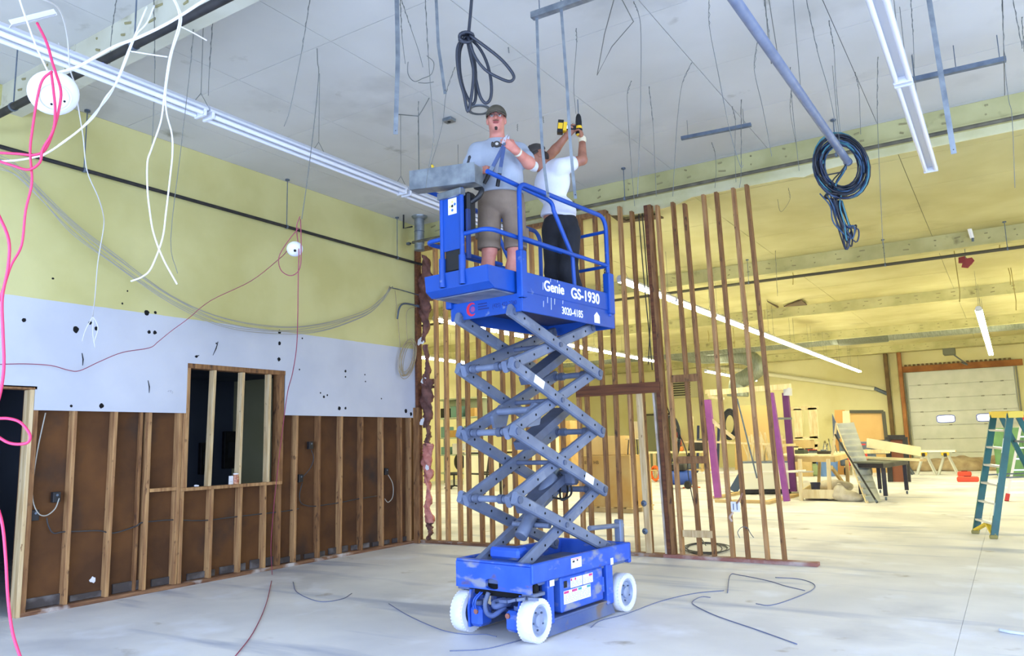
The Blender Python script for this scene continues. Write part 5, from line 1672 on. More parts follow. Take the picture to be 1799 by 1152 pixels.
for i, w_ in enumerate(wires):
    p0 = AZ(*w_[0], ZC - .002)
    if p0.y > 9.4:
        p0 = AZ(*w_[0], ZC - .002)
    pts = [p0] + [on(x, y, 1, p0.y) for x, y in w_[1:]]
    t = thing('hanger_wire', WLAB[i], 'wire', p0, 'ceiling hanger wires')
    MB().tube(spline(pts, 4) if len(pts) > 2 else pts, .0026, 5).build('wire_body', WIRE_GREY, t, smooth='all')
    mid = pts[1]
    MB().tube([p0 + (mid - p0) * (k / 10) + Vector((.006 * math.cos(k * 2.1), .006 * math.sin(k * 2.1), 0)) for k in range(11)], .0022, 5).build('wire_twist', WIRE_GREY, t)
hp_ = thing('hanger_wire', 'hairpin-shaped grey wire hanging at the top edge right of the channel', 'wire', AZ(1080, -4, 4.9))
MB().tube([AZ(1080, -6, 4.9), AZ(1062, 60, 4.9), AZ(1049, 132, 4.9), AZ(1075, 82, 4.9), AZ(1113, 38, 4.9), AZ(1090, -6, 4.9)], .004, 5).build('wire_body', WIRE_GREY, hp_)
hp_ = thing('hanger_wire', 'thin wire hairpin hanging just left of the grey conduit', 'wire', AZ(1346, -4, 4.9))
for k in range(3):
    pass
MB().tube([AZ(1344, -6, 4.9), AZ(1349, 60, 4.9), AZ(1355, 112, 4.9), AZ(1366, 95, 4.9), AZ(1350, -6, 4.9)], .0035, 5).build('wire_body', WIRE_GREY, hp_)
cable('hanger_wire', 'loose thin wire ring hanging left of the black cable loops', 'wire', [[on(x, y, 1, 5.2) for x, y in ((730, 88), (718, 105), (717, 130), (728, 143), (742, 138), (758, 130), (762, 110), (750, 98))], [on(x, y, 1, 5.2) for x, y in ((735, 145), (748, 146), (762, 144))]], .0035, WIRE_GREY)
SWY = AZ(754, 172, ZC).y
q = cable('support_wire', 'bent dark wire bracket under the ceiling, left of the man in grey', 'wire', [[AZ(754, 172, ZC - .003), on(744, 190, 1, SWY), on(735, 204, 1, SWY)], [on(735, 204, 1, SWY), on(700, 201, 1, SWY)], [on(735, 204, 1, SWY), on(736, 300, 1, SWY)]], .005, WIRE_GREY)

# ceiling fittings
c = AZ(842, 192, ZC)
t = thing('ceiling_ring', 'round flat ring on the ceiling behind the cap of the man in grey', 'ceiling fitting', c)
MB().lathe([(.09, -.012), (.125, -.012), (.125, -.001), (.09, -.001)], c, (0, 0, 1), 28, cap=False).build('ring_body', GREY_STEEL, t)
MB().cyl(c - UP * .006, c - UP * .001, .09, 24).build('cover_plate', PANEL, t)
c = AZ(789, 208, ZC)
t = thing('junction_box', 'small grey junction box on the ceiling left of the man in grey', 'junction box', c)
MB().bbox(c - Vector((.06, .05, .04)), c + Vector((.06, .05, -.001)), .006).build('box_body', GALV, t)
MB().cyl(c - UP * .042, c - UP * .039, .02, 10).build('knockout', DARK, t)
# duct stub by the corner
tp = AZ(737, 380, ZC)
btm = on(737, 440, 1, tp.y)
t = thing('duct_stub', 'round galvanised duct stub hanging from the ceiling in the corner', 'duct', tp)
MB().lathe([(.078, 0), (.078, tp.z - btm.z - .01), (.0, tp.z - btm.z - .01)], btm, (0, 0, 1), 24).build('pipe_body', GALV, t, smooth=True)
MB().lathe([(.08, -.05), (.12, -.02), (.125, -.002), (.08, -.002)], tp, (0, 0, 1), 24, cap=False).build('flange', GALV, t, smooth=True)
for z in (.12, .3):
    MB().lathe([(.079, -.006), (.082, 0), (.079, .006)], btm + UP * z, (0, 0, 1), 24, cap=False).build('band', GREY_STEEL, t)
t = thing('pipe_bracket', 'small black hooked pipe bracket beside the round duct stub', 'bracket', AX(708, 365, .25))
MB().tube([AX(709, 364, .25), AX(709, 401, .25), AX(724, 398, .25)], .013, 8).build('bracket_arm', BLACK, t)
MB().cyl(AX(709, 364, .25), AX(709, 369, .25), .03, 8).build('bracket_foot', BLACK, t)
for k, (px, py) in enumerate(((718, 428), (768, 412))):
    c = AX(px, py, .10)
    t = thing('conduit_clamp', 'small steel clamp on the wall %s the round duct stub' % ('left of' if k == 0 else 'right of'), 'clamp', c)
    MB().bbox(c - Vector((.03, .03, .02)), c + Vector((.03, .03, .02)), .005).build('clamp_body', GREY_STEEL, t)
    MB().cyl(c + Vector((.03, 0, 0)), c + Vector((.05, 0, 0)), .01, 8).build('clamp_screw', BLACK, t)

# wiring inside the opened framing
BX = mat('dark_outlet_box', (30, 28, 28), .6)
for k, (px, py) in enumerate(((98, 873), (60, 905), (545, 782), (527, 840), (678, 828))):
    c = AX(px, py, -.045)
    t = thing('outlet_box', ('dark outlet box with a looped cable, between the first studs by the doorway', 'dark outlet box low behind the first stud by the doorway', 'upper dark outlet box right of the interior window', 'lower dark outlet box right of the interior window', 'dark outlet box with a cable loop near the corner end of the side wall')[k], 'outlet box', c)
    MB().bbox(c - Vector((.03, .035, .05)), c + Vector((.025, .035, .05)), .004).build('box_body', BX, t)
    MB().cyl(c + Vector((.026, 0, .02)), c + Vector((.03, 0, .02)), .012, 8).build('receptacle_face', GREY_STEEL, t)
wl_ = [[(255 / 3.1, 780 + 400 / 3.1), (250 / 3.1 + 4, 780 + 440 / 3.1), (290 / 3.1, 936), (345 / 3.1, 934), (430 / 3.1, 933), (540 / 3.1, 932), (620 / 3.1, 936), (740 / 3.1, 924), (770 / 3.1, 918), (850 / 3.1, 915), (940 / 3.1, 913), (1110 / 3.1, 914), (1270 / 3.1, 908), (505, 897), (525, 893)],
       [(531, 848), (526, 870), (530, 884), (548, 889), (575, 886), (600, 882), (630, 876), (662, 871)]]
cable('framing_cable', 'dark grey cable threaded through the bare studs along the side wall', 'cable', [[AX(x, y, -.055) for x, y in p] for p in wl_], .007, mat('dark_grey_cable', (62, 60, 60), .6))
cable('framing_cable', 'grey cable looped beside the first studs by the doorway', 'cable', [[AX(x, y, -.02) for x, y in ((80, 725), (66, 790), (58, 845), (58, 880), (68, 902), (82, 905), (97, 893), (104, 875))]], .006, GREY_CABLE)
cable('framing_cable', 'short looped cable below the outlet box near the corner', 'cable', [[AX(x, y, -.03) for x, y in ((681, 832), (690, 850), (690, 872), (682, 882), (676, 876))]], .006, GREY_CABLE)
cable('framing_cable', 'dark cable drooping between the two outlet boxes right of the window', 'cable', [[AX(x, y, -.04) for x, y in ((547, 790), (551, 805), (545, 822), (532, 838))]], .006, mat('dark_grey_cable', (62, 60, 60)))
c = AX(160, 1016, -.085)
rr = random.Random(3)
MB().prism([(math.cos(a) * .03 * rr.uniform(.7, 1.3), math.sin(a) * .03 * rr.uniform(.7, 1.3)) for a in [2 * math.pi * i / 10 for i in range(10)]], AX(163, 1018, -.109), (0, 1, 0), (0, 0, 1), (.004, 0, 0)).build('torn_patch', PAPER, wl)
# things on the window sill
c = AX(414, 846, -.045); c.z = WZ0 + .004
t = thing('glass_jar', 'small jar of red and brown bits with a white label, standing on the window sill', 'jar', c)
MB().lathe([(.036, 0), (.040, .01), (.040, .085), (.032, .10), (.032, .115)], c, (0, 0, 1), 18).build('jar_body', mat('jar_red_bits', (150, 70, 50), .4, col2=(210, 160, 120), scale=40), t, smooth=True)
MB().lathe([(.034, .113), (.034, .128), (0, .128)], c, (0, 0, 1), 18).build('lid', mat('pale_lid', (220, 214, 206), .5), t, smooth=True)
c2 = c + Vector((0.01, -.075, 0))
t = thing('paper_card', 'small white card standing beside the jar on the window sill', 'card', c2)
MB().bbox(c2 + Vector((-.004, -.03, 0)), c2 + Vector((.004, .03, .10)), .001).build('card_sheet', PAPER, t)
MB().box(c2 + Vector((.0042, -.02, .03)), c2 + Vector((.005, .02, .034))).build('card_line', GREY_CABLE, t)
c3 = AX(344, 851, -.04); c3.z = WZ0 + .004
t = thing('crumpled_paper', 'small crumpled white scrap at the left end of the window sill', 'paper', c3)
sdf_mesh([ell(c3 + Vector((0, 0, .012)), ((1, 0, 0), (0, 1, 0), (0, 0, 1)), (.02, .022, .014), 0), ell(c3 + Vector((.01, .02, .01)), ((1, 0, 0), (0, 1, 0), (0, 0, 1)), (.016, .014, .011), .004)], .006).build('scrap_body', PAPER, t, smooth=True)
# dark shapes on the far side of the side room
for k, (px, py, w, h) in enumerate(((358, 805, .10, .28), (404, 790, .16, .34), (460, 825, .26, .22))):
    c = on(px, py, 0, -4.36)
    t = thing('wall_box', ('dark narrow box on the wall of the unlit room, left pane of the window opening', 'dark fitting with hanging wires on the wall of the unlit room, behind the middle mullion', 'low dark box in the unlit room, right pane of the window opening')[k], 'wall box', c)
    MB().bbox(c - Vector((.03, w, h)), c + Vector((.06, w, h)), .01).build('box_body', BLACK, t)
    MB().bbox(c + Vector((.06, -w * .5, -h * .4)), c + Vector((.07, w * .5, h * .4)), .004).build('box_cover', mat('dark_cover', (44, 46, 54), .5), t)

# thin cables lying on the floor
def fcable(label, pts, r=.004, m_=None):
    cable('floor_cable', label, 'cable', [[AZ(x, y, r * 1.05) for x, y in pts]], r, m_ or mat('blue_grey_floor_cable', (104, 112, 140), .6), k=7)
fcable('thin dark cable curving over the floor left of the lift, under its front wheel', [(683, 1060), (712, 1078), (745, 1094), (782, 1108), (820, 1114), (852, 1114), (872, 1118)])
fcable('thin cable lying from the front of the lift towards the bottom edge', [(790, 1143), (850, 1140), (900, 1128), (935, 1118)])
fcable('long thin cable sweeping over the floor right of the lift', [(1038, 1102), (1055, 1090), (1100, 1078), (1160, 1056), (1220, 1042), (1272, 1037)])
fcable('hooked thin cable lying on the open floor at lower right', [(1248, 1049), (1232, 1048), (1217, 1056), (1222, 1064), (1260, 1082), (1330, 1106), (1400, 1131)])
fcable('thin wire bent in a wide square hook on the floor below the stud wall', [(1278, 1041), (1283, 1010), (1300, 1010), (1350, 1020), (1380, 1029), (1414, 1037)])
fcable('thin curved wire on the floor beside the square hook', [(1362, 1014), (1405, 1017), (1430, 1026), (1425, 1037), (1385, 1054), (1352, 1063), (1328, 1060)])
fcable('faint looped wire lying on the floor below the interior window side', [(515, 1022), (522, 1040), (560, 1056), (600, 1052), (618, 1042)])
fcable('pale hose end lying at the right edge of the floor', [(1756, 1106), (1775, 1110), (1805, 1114)], .012, mat('pale_hose', (214, 222, 238), .5))
# black cable from the stud wall, coiled on the floor behind it
z0 = .012
ring = []
for i in range(4):
    rr = random.Random(i + 60)
    cx, cy, rx, ry = 1240 + rr.uniform(-5, 5), 963 + rr.uniform(-2, 2), 36 + rr.uniform(-9, 4), 10 + rr.uniform(-3, 2)
    ring.append([AZ(cx + rx * math.cos(a), cy + ry * math.sin(a), z0 + .004 * i) for a in [2 * math.pi * k / 14 for k in range(15)]])
drop = [on(x, y, 1, YP + .2) for x, y in ((1160, 640), (1168, 700), (1182, 740), (1205, 790), (1210, 840), (1222, 900), (1230, 940))] + [AZ(1240, 958, .02)]
cable('power_cable', 'dark cord falling behind the studs to a loose coil on the floor', 'cable', [drop] + ring, .007, BLACK_CABLE)
cable('ceiling_cable', 'pair of black cables hanging inside the stud wall beside the thick post', 'cable', [[on(x, y, 1, YP + .16) for x, y in ((1120, 350), (1124, 400), (1128, 450), (1134, 520), (1140, 580), (1146, 650))], [on(x, y, 1, YP + .2) for x, y in ((1126, 352), (1132, 420), (1138, 500), (1142, 560), (1139, 640))]], .008, BLACK_CABLE)
# tag and rag on a stud
c = AY(1292, 890, YP - .045)
t = thing('paper_tag', 'white paper tag printed 11 stuck on the stud wall', 'sign', c)
MB().bbox(c - Vector((.055, .003, .06)), c + Vector((.055, .003, .06)), .001).build('tag_sheet', PAPER, t)
text('tag_number', '11', mat('navy_print', (40, 60, 110), .6), .11, t, c + Vector((-.045, -.0045, -.038)), (1, 0, 0), (0, 0, 1), xscale=.8)
MB().tube(spline([AY(1304, 866, YP - .02), AY(1300, 876, YP - .05), AY(1294, 884, YP - .05)], 4), .012, 6).build('tape_twist', mat('brown_tape', (150, 112, 92), .7), t, smooth='all')
MB().tube(spline([AY(1288, 900, YP - .05), AY(1282, 908, YP - .05), AY(1286, 916, YP - .04)], 4), .014, 6).build('tape_end', mat('pale_brown_tape', (196, 172, 156), .7), t, smooth='all')
t = thing('steel_strap', 'bent thin steel strap nailed low on a stud of the stud wall', 'metal strap', AY(1311, 930, YP - .03))
MB().tube(spline([AY(1300, 945, YP - .06), AY(1296, 935, YP - .06), AY(1303, 926, YP - .04), AY(1313, 927, YP - .04), AY(1318, 936, YP - .06), AY(1324, 944, YP - .07)], 4), .005, 6).build('strap_body', GREY_STEEL, t)
MB().cyl(AY(1311, 928, YP - .02), AY(1311, 928, YP - .05), .008, 6).build('nail', BLACK, t)
for k, (px, py) in enumerate(((1131, 884), (1133, 933))):
    c = AY(px, py, YP - .024)
    t = thing('pipe_strap', '%s round metal plate on the pale new stud' % ('upper' if k == 0 else 'lower'), 'metal plate', c)
    MB().lathe([(.0, .016), (.02, .014), (.035, .006), (.04, 0)], c, (0, -1, 0), 14).build('plate_disc', GREY_STEEL, t, smooth=True)
    MB().cyl(c + Vector((0, -.014, 0)), c + Vector((0, -.022, 0)), .008, 8).build('screw_head', BLACK, t)
# ------------------------------------------------------------------ the workshop beyond the stud wall
def BF(px, py):
    return AZ(px, py, 0.0)
def row(x, ys, label, group):
    for k_, y in enumerate(ys):
        strip_light(x, y, y + 2.40, '%s lit strip light from the near end of the %s row' % (ORD[k_], label), lit=True, hang=(.1, .9), group=group, z=4.13)
row(2.63, [11.55 + 2.42 * i for i in range(10)], 'long bright', 'lit strip lights in the long bright row')
row(-2.2, [12.7 + 2.42 * i for i in range(5)] + [30.0 + 2.42 * i for i in range(3)], 'low middle', 'lit strip lights in the middle row')
row(7.5, [19.6 + 2.42 * i for i in range(5)], 'short garage-door', 'lit strip lights before the garage door')
row(-7.0, [14.5 + 2.42 * i for i in range(6)], 'far left', 'lit strip lights in the far left row')
row(12.2, [12.0 + 2.42 * i for i in range(9)], 'added unseen right', 'added lit strip lights out of view at right')  # unseen row added at the right to brighten the workshop

BROWN_ST = mat('brown_column_paint', (120, 96, 56), .7, col2=(96, 74, 44), scale=3)
DOORW = mat('garage_door_panel', (228, 230, 216), .5, col2=(216, 220, 204), scale=2)
gd = sempty('door_2', (GX0, YF, 0))
npan = 7
ph = GZ / npan
for i in range(npan):
    z0 = i * ph
    if i == 3:
        q = MB()
        xs_ = [GX0 + .05]
        wx = [(5.14, 5.84), (6.63, 7.33)]
        z1_, z2_ = z0 + .10, z0 + ph - .17
        q.box((GX0 + .05, YF + .05, z0 + .006), (GX1 - .05, YF + .10, z1_)).box((GX0 + .05, YF + .05, z2_), (GX1 - .05, YF + .10, z0 + ph - .006))
        x = GX0 + .05
        for a, b in wx:
            q.box((x, YF + .05, z1_), (a, YF + .10, z2_)); x = b
        q.box((x, YF + .05, z1_), (GX1 - .05, YF + .10, z2_))
        q.build('door_panel', DOORW, gd)
        for a, b in wx:
            c = ((a + b) / 2, (z1_ + z2_) / 2)
            hw, hh = (b - a) / 2, (z2_ - z1_) / 2
            inner = []
            for k in range(24):
                an = 2 * math.pi * k / 24
                inner.append((c[0] + hw * .98 * math.copysign(abs(math.cos(an)) ** .45, math.cos(an)), c[1] + hh * .98 * math.copysign(abs(math.sin(an)) ** .45, math.sin(an))))
            MB().tube([Vector((x_, YF + .045, z_)) for x_, z_ in inner], .022, 6, closed=True).build('window_frame', mat('blue_window_trim', (130, 140, 210), .5), gd, smooth='all')
            MB().prism(inner, (0, YF + .07, 0), (1, 0, 0), (0, 0, 1), (0, .012, 0)).build('window_pane', mat('daylit_pane', (250, 252, 255), .3, emit=((.86, .92, 1.0), 3.0)), gd)
    else:
        MB().bbox((GX0 + .05, YF + .05, z0 + .006), (GX1 - .05, YF + .10, z0 + ph - .006), .008).build('door_panel', DOORW, gd)
    for x in (GX0 + .5, (GX0 + GX1) / 2 - .5, (GX0 + GX1) / 2 + .8, GX1 - .5):
        if i:
            MB().bbox((x - .06, YF + .035, z0 - .022), (x + .06, YF + .052, z0 + .022), .004).build('hinge', mat('door_hinge', (150, 150, 130), .5, .3), gd)
MB().box((GX0, YF + .11, 0), (GX1, YF + .16, GZ)).build('door_backing', DOORW, gd)
MB().bbox((GX0 - .2, YF - .10, GZ), (GX1 + .3, YF + .04, GZ + .26), .01).build('door_header', mat('orange_brown_timber', (168, 110, 58), .8, col2=(140, 88, 44), scale=3), gd)
cg = MB()
for k in range(24):
    cg.bbox((GX0 + .0 + k * .17, YF - .11, GZ + .26), (GX0 + .09 + k * .17, YF + .02, GZ + .34), .01)
o = cg.build('header_corrugation', BROWN_ST, gd); o['kind'] = 'stuff'
for x in (GX0 - .06, GX1 + .02):
    MB().bbox((x, YF - .05, 0), (x + .06, YF + .03, GZ), .008).build('door_track', mat('door_track_steel', (130, 130, 112), .5, .4), gd)
op = thing('door_operator', 'dusty motor unit hanging above the garage door', 'motor', AY(1665, 608, 36.0))
c = AY(1667, 613, 36.0)
MB().bbox(c - Vector((.22, .25, .25)), c + Vector((.22, .25, .25)), .03).build('motor_case', mat('dusty_motor', (110, 112, 92), .7), op)
MB().tube(spline([c + Vector((.1, -.1, -.2)), c + Vector((.35, -.1, -.45)), c + Vector((.6, -.2, -.7)), c + Vector((.4, -.1, -.6))], 5), .03, 6).build('pull_chain', WIRE_GREY, op, smooth='all')
for g in (-1, 1):
    MB().bbox((c.x + g * .18 - .03, c.y - .03, c.z + .2), (c.x + g * .18 + .03, c.y + .03, ZC - .002), .005).build('hanger_bar', GREY_STEEL, op)

# columns and trim by the door
for k, (xa, w_, m_) in enumerate(((3.30, .16, BROWN_ST), (3.86, .15, mat('orange_post', (176, 120, 70), .8, col2=(150, 98, 54), scale=3)))):
    tr2 = sempty('trim_%d' % (9 + k), (xa, YF - .2, 0))
    MB().bbox((xa, YF - .25, 0), (xa + w_, YF - .002, ZC), .01).build('column_shaft', m_, tr2)
    MB().bbox((xa - .03, YF - .28, 0), (xa + w_ + .03, YF - .002, .10), .01).build('column_base', m_, tr2)
MB().bbox((3.50, YF - .03, 0), (3.82, YF, ZC), .01).build('wall_pilaster', YW, wf)
# ducts
DUCT = mat('spiral_duct', (150, 156, 140), .45, .55, col2=(126, 132, 116), scale=6, stretch=(6, 1, 1))
yd = 29.6
zd = AY(1600, 578, yd).z
t = thing('air_duct', 'long round galvanised air duct crossing the workshop below the ceiling', 'duct', (0, yd, zd))
MB().cyl((-9, yd, zd), (13.5, yd, zd), .33, 28).build('duct_run', DUCT, t, smooth=True)
for x in np.arange(-8.5, 13, 1.2):
    MB().lathe([(.332, -.02), (.345, -.015), (.345, .015), (.332, .02)], (x, yd, zd), (1, 0, 0), 24, cap=False).build('duct_joint', DUCT, t, smooth=True)
sx0, sx1 = AY(1472, 588, yd).x, AY(1560, 580, yd).x
MB().lathe([(.34, 0), (.375, .04), (.375, sx1 - sx0 - .04), (.34, sx1 - sx0)], (sx0, yd, zd), (1, 0, 0), 28, cap=False).build('dark_duct_sleeve', mat('dark_sleeve', (84, 90, 76), .5, .4, col2=(120, 124, 104), scale=14, stretch=(14, 1, 1)), t, smooth=True)
for x in (-4, -.5, 2.5, 4.4, 5.9, 7.6):
    MB().bbox((x - .02, yd - .01, zd + .31), (x + .02, yd + .01, ZC - .002), .003).build('hanger_strap', GREY_STEEL, t)
t = thing('air_duct', 'bent flexible duct with an elbow, seen behind the studs left of the purple posts', 'duct', AY(1300, 650, 31))
MB().tube(spline([AY(1170, 618, 31), AY(1230, 625, 31), AY(1290, 624, 31), AY(1322, 632, 31), AY(1330, 648, 31), AY(1312, 662, 31), AY(1296, 672, 31), AY(1295, 690, 31)], 5), [.32] * 36, 14).build('duct_run', DUCT, t, smooth='all')
MB().cyl(AY(1296, 688, 31), AY(1296, 696, 31), .42, 16).build('duct_boot', DUCT, t, smooth=True)
t = thing('wall_pipe', 'long white pipe sloping down along the far workshop wall', 'pipe', AY(1340, 664, YF - .15))
MB().cyl(AY(1190, 635, YF - .15), AY(1536, 683, YF - .15), .10, 10).build('pipe_run', mat('cream_pipe', (226, 222, 190), .6), t, smooth=True)
MB().cyl(AY(1536, 682, YF - .15), AY(1560, 692, YF - .15), .08, 10).build('pipe_end', GREY_STEEL, t, smooth=True)
c = AY(1205, 681, YF)
t = thing('vent_grille', 'square louvred vent grille high on the far workshop wall', 'vent', c)
MB().bbox((c.x - .75, YF - .16, c.z - .52), (c.x + .75, YF - .002, c.z + .5), .02).build('grille_frame', mat('dull_grille', (206, 200, 158), .7), t)
for k in range(7):
    MB().bbox((c.x - .66, YF - .20, c.z - .40 + k * .12), (c.x + .3, YF - .155, c.z - .34 + k * .12), .004).build('louvre', mat('louvre_dark', (70, 68, 56), .8), t)
# dark boards added at the ceiling, painted as the shade of openings
for k, pts in enumerate((((1063, 372), (1090, 392), (1166, 384), (1150, 378), (1100, 388)), ((1377, 539), (1418, 536), (1408, 528)), ((1348, 530), (1368, 540), (1366, 541)))):
    P3 = [AZ(x, y, ZC - .06) for x, y in pts]
    t = thing('ceiling_opening_shade', ('added dark L-shaped board standing in for a ceiling opening just behind the stud wall', 'added dark triangular board standing in for an opening in the workshop ceiling', 'added thin dark board standing in for a ceiling opening, left of the triangular board')[k], 'ceiling opening', P3[0])
    n = len(P3)
    MB().add(P3 + [p + UP * .03 for p in P3], [tuple(range(n)), tuple(range(n, 2 * n))[::-1]] + [(i, n + i, n + (i + 1) % n, (i + 1) % n) for i in range(n)]).build('opening_board', mat('opening_shade_paint', (88, 72, 48), .9), t)
    MB().cyl(P3[0] + UP * .03, (P3[0].x, P3[0].y, ZC - .001), .006, 5).build('fixing_wire', WIRE_GREY, t)
t = thing('red_strobe', 'dark red cluster hanging on a wire below the second beam at right', 'alarm', AY(1697, 458, 15.9))
c = AY(1697, 458, 15.9)
for k, (dx, dz) in enumerate(((-.05, .03), (.05, -.01), (.0, -.06))):
    MB().prism([(-.07, -.05), (.03, -.07), (.08, .0), (.04, .06), (-.06, .05)], c + Vector((dx, 0, dz)), (1, .2 * k, 0), (.1 * k, 0, 1), (.0, .05, 0)).build('red_shell', mat('dark_red', (130, 36, 32), .6), t)
MB().tube([c, (c.x, c.y, 4.75)], .006, 5).build('wire', WIRE_GREY, t)
t = thing('bright_bracket', 'small bright white tube bracket on the second beam at right', 'bracket', AY(1703, 402, 15.6))
MB().cyl(AY(1699, 388, 15.6), AY(1708, 418, 15.6), .035, 8).build('tube_body', mat('bright_white', (250, 250, 252), .4), t, smooth=True)
MB().cyl(AY(1709, 418, 15.6), AY(1709, 424, 15.6), .02, 8).build('bracket_foot', GREY_STEEL, t)
for k, (px, py, yy) in enumerate(((1686, 530, 17.0), (1756, 440, 17.0), (1775, 500, 20.0), (1785, 545, 20.0), (1310, 520, 20.0), (1343, 560, 22), (1290, 610, 25), (1245, 600, 25), (1393, 500, 16.5), (1545, 440, 16.5))):
    p = AY(px, py, yy)
    t = thing('hanger_wire', 'yellowish wire hanging from the workshop ceiling, %s' % ('just right of the lit short row', 'under the second beam at far right', 'near the right edge, middle of three', 'near the right edge, lowest of three', 'above the long lit row, left part', 'above the long lit row, right part', 'between studs, above the flexible duct', 'between studs, left of the flexible duct', 'left of the cable coil tail', 'right of the cable coil tail')[k], 'wire', (p.x, p.y, ZC - .002), 'workshop hanger wires')
    MB().tube([(p.x, p.y, ZC - .002), p + Vector((.02, 0, .2)), p], .009, 5).build('wire_body', mat('ochre_wire', (150, 134, 70), .7), t)

# ---- objects on the workshop floor
CARD = mat('corrugated_cardboard', (190, 160, 104), .85, col2=(182, 142, 78), scale=2)
CARD2 = mat('pale_cardboard', (222, 190, 128), .85, col2=(208, 176, 112), scale=2)
PINE = mat('pine_board', (234, 220, 178), .75, col2=(216, 194, 142), scale=3, stretch=(4, 4, .8))
PINE_D = mat('shop_plywood', (206, 180, 128), .8, col2=(190, 162, 108), scale=3)
def rbox(mb, c, ux, w, d, z0, z1, b=.006):
    """upright box, w along ux, d across, centre c"""
    ux = Vector((ux[0], ux[1], 0)).normalized(); uy = Vector((-ux.y, ux.x, 0))
    t = MB().bbox((-w / 2, -d / 2, z0), (w / 2, d / 2, z1), b)
    t.v = [tuple(Vector((c[0], c[1], 0)) + ux * v[0] + uy * v[1] + UP * v[2]) for v in t.v]
    return mb.add(t.v, t.f)
# cardboard box on a pallet
b0, b1, b2 = BF(1012, 898), BF(1110, 902), BF(1146, 888)
ux = (b1 - b0).normalized(); uy = Vector((-ux.y, ux.x, 0))
wB, dB = 1.15, .9
cB = b1 - ux * wB / 2 + uy * dB / 2
ztop = on(1110, 800, 1, b1.y).z
pal = thing('pallet', 'low wooden pallet under the big cardboard box', 'pallet', cB)
for k in range(3):
    rbox(MB(), cB + uy * (k - 1) * dB * .42, ux, wB + .05, .10, 0.0, .09).build('bearer', PINE_D, pal)
for k in range(6):
    rbox(MB(), cB + ux * (k - 2.5) * wB * .185, ux, .14, dB + .05, .09, .115).build('deck_board', PINE_D, pal)
bx = thing('cardboard_box', 'big cardboard box on a pallet behind the stud wall, printed on its front', 'box', cB + UP * .116)
rbox(MB(), cB, ux, wB, dB, .116, ztop, .004).build('carton', CARD, bx)
for k in (-1, 1):
    rbox(MB(), cB + uy * k * dB * .24, ux, wB - .01, dB * .46, ztop, ztop + .006, .001).build('flap', CARD2, bx)
rbox(MB(), b1 + ux * .003 - uy * -.05, ux, .004, .05, .12, ztop, .001).build('edge_tape', CARD2, bx)
text('box_print', '8787 HB', mat('carton_ink', (70, 54, 36), .8), .10, bx, cB - ux * (wB / 2 - .06) - uy * (dB / 2 + .0015) + UP * (ztop - .17), ux, UP, xscale=1.0)
c2 = cB - ux * .25 + uy * .05
z2 = ztop + .012
bx2 = thing('cardboard_box', 'smaller plain cardboard box standing on top of the big box', 'box', c2 + UP * z2)
rbox(MB(), c2, ux, .86, .7, z2, z2 + .40, .004).build('carton', CARD2, bx2)
rbox(MB(), c2, ux, .86, .06, z2 + .40, z2 + .403, .001).build('tape', CARD, bx2)
c3 = cB + ux * .42 + uy * .1
ch_ = thing('wooden_chair', 'dark metal-legged stool frame lying on the big cardboard box', 'chair', c3 + UP * (ztop + .01))
for (dx, dy) in ((-.12, -.12), (.12, -.12), (-.12, .12), (.12, .12)):
    MB().cyl(c3 + ux * dx + uy * dy + UP * (ztop + .008), c3 + ux * dx * .8 + uy * dy * .8 + UP * (ztop + .32), .012, 8).build('leg', BLACK, ch_)
rbox(MB(), c3, ux, .30, .30, ztop + .32, ztop + .35).build('seat', PINE, ch_)
rbox(MB(), c3 + uy * .14, ux, .28, .03, ztop + .35, ztop + .70).build('backrest', PINE, ch_)

# purple frame with timber top
pur = mat('pink_purple_paint', (150, 78, 152), .6, col2=(136, 68, 140), scale=4)
pur2 = mat('dark_purple_paint', (104, 44, 108), .6, col2=(90, 36, 96), scale=4)
pA, pB, pC = BF(1262, 879), BF(1395, 868), BF(1383, 886)
fr_ = thing('purple_frame', 'tall purple-posted timber frame standing on low boards in the workshop', 'frame', pA)
def post(p, topx, topy, w, m_, nm='post'):
    tz = on(topx, topy, 1, p.y)
    q = MB().beam(p + UP * .07, tz, w, w, up=(0, 1, 0))
    q.build(nm, m_, fr_)
    return tz
tA = post(pA, 1243, 702, .14, pur)
tB = post(pB, 1380, 690, .15, pur2)
tC = post(pC, 1354, 690, .12, pur)
q1, q2 = on(1245, 690, 1, pA.y), on(1388, 678, 1, pB.y)
MB().beam(q1, q2, .10, .13).build('top_rail', PINE, fr_)
MB().beam(on(1240, 688, 1, pA.y + .6), on(1375, 682, 1, pB.y), .08, .10).build('top_rail', PINE, fr_)
MB().beam(on(1245, 697, 1, pA.y), on(1272, 700, 1, pA.y), .05, .06).build('top_block', PINE, fr_)
MB().beam(on(1378, 688, 1, pB.y - .05), on(1390, 688, 1, pB.y - .05), .22, .2).build('white_bracket', WHITE, fr_)
MB().beam(on(1220, 775, 1, pA.y), on(1395, 782, 1, pB.y), .03, .05).build('cross_bar', PINE, fr_)
MB().beam(on(1230, 830, 1, pA.y), on(1425, 828, 1, pB.y), .20, .04).build('white_plank', mat('white_board', (236, 234, 222), .6), fr_)
MB().beam(on(1352, 735, 1, pC.y), on(1390, 735, 1, pB.y), .04, .05).build('cross_bar', GREY_STEEL, fr_)
MB().beam(on(1350, 783, 1, pC.y), on(1396, 781, 1, pB.y), .05, .06).build('cross_bar', PINE, fr_)
MB().beam(on(1240, 730, 1, pA.y), on(1290, 770, 1, pA.y), .03, .08).build('leaning_lath', PINE, fr_)
for a, b in (((1258, 882), (1345, 884)), ((1345, 886), (1400, 871)), ((1258, 876), (1330, 862))):
    MB().beam(BF(*a) + UP * .035, BF(*b) + UP * .035, .16, .06).build('base_board', PINE_D, fr_)
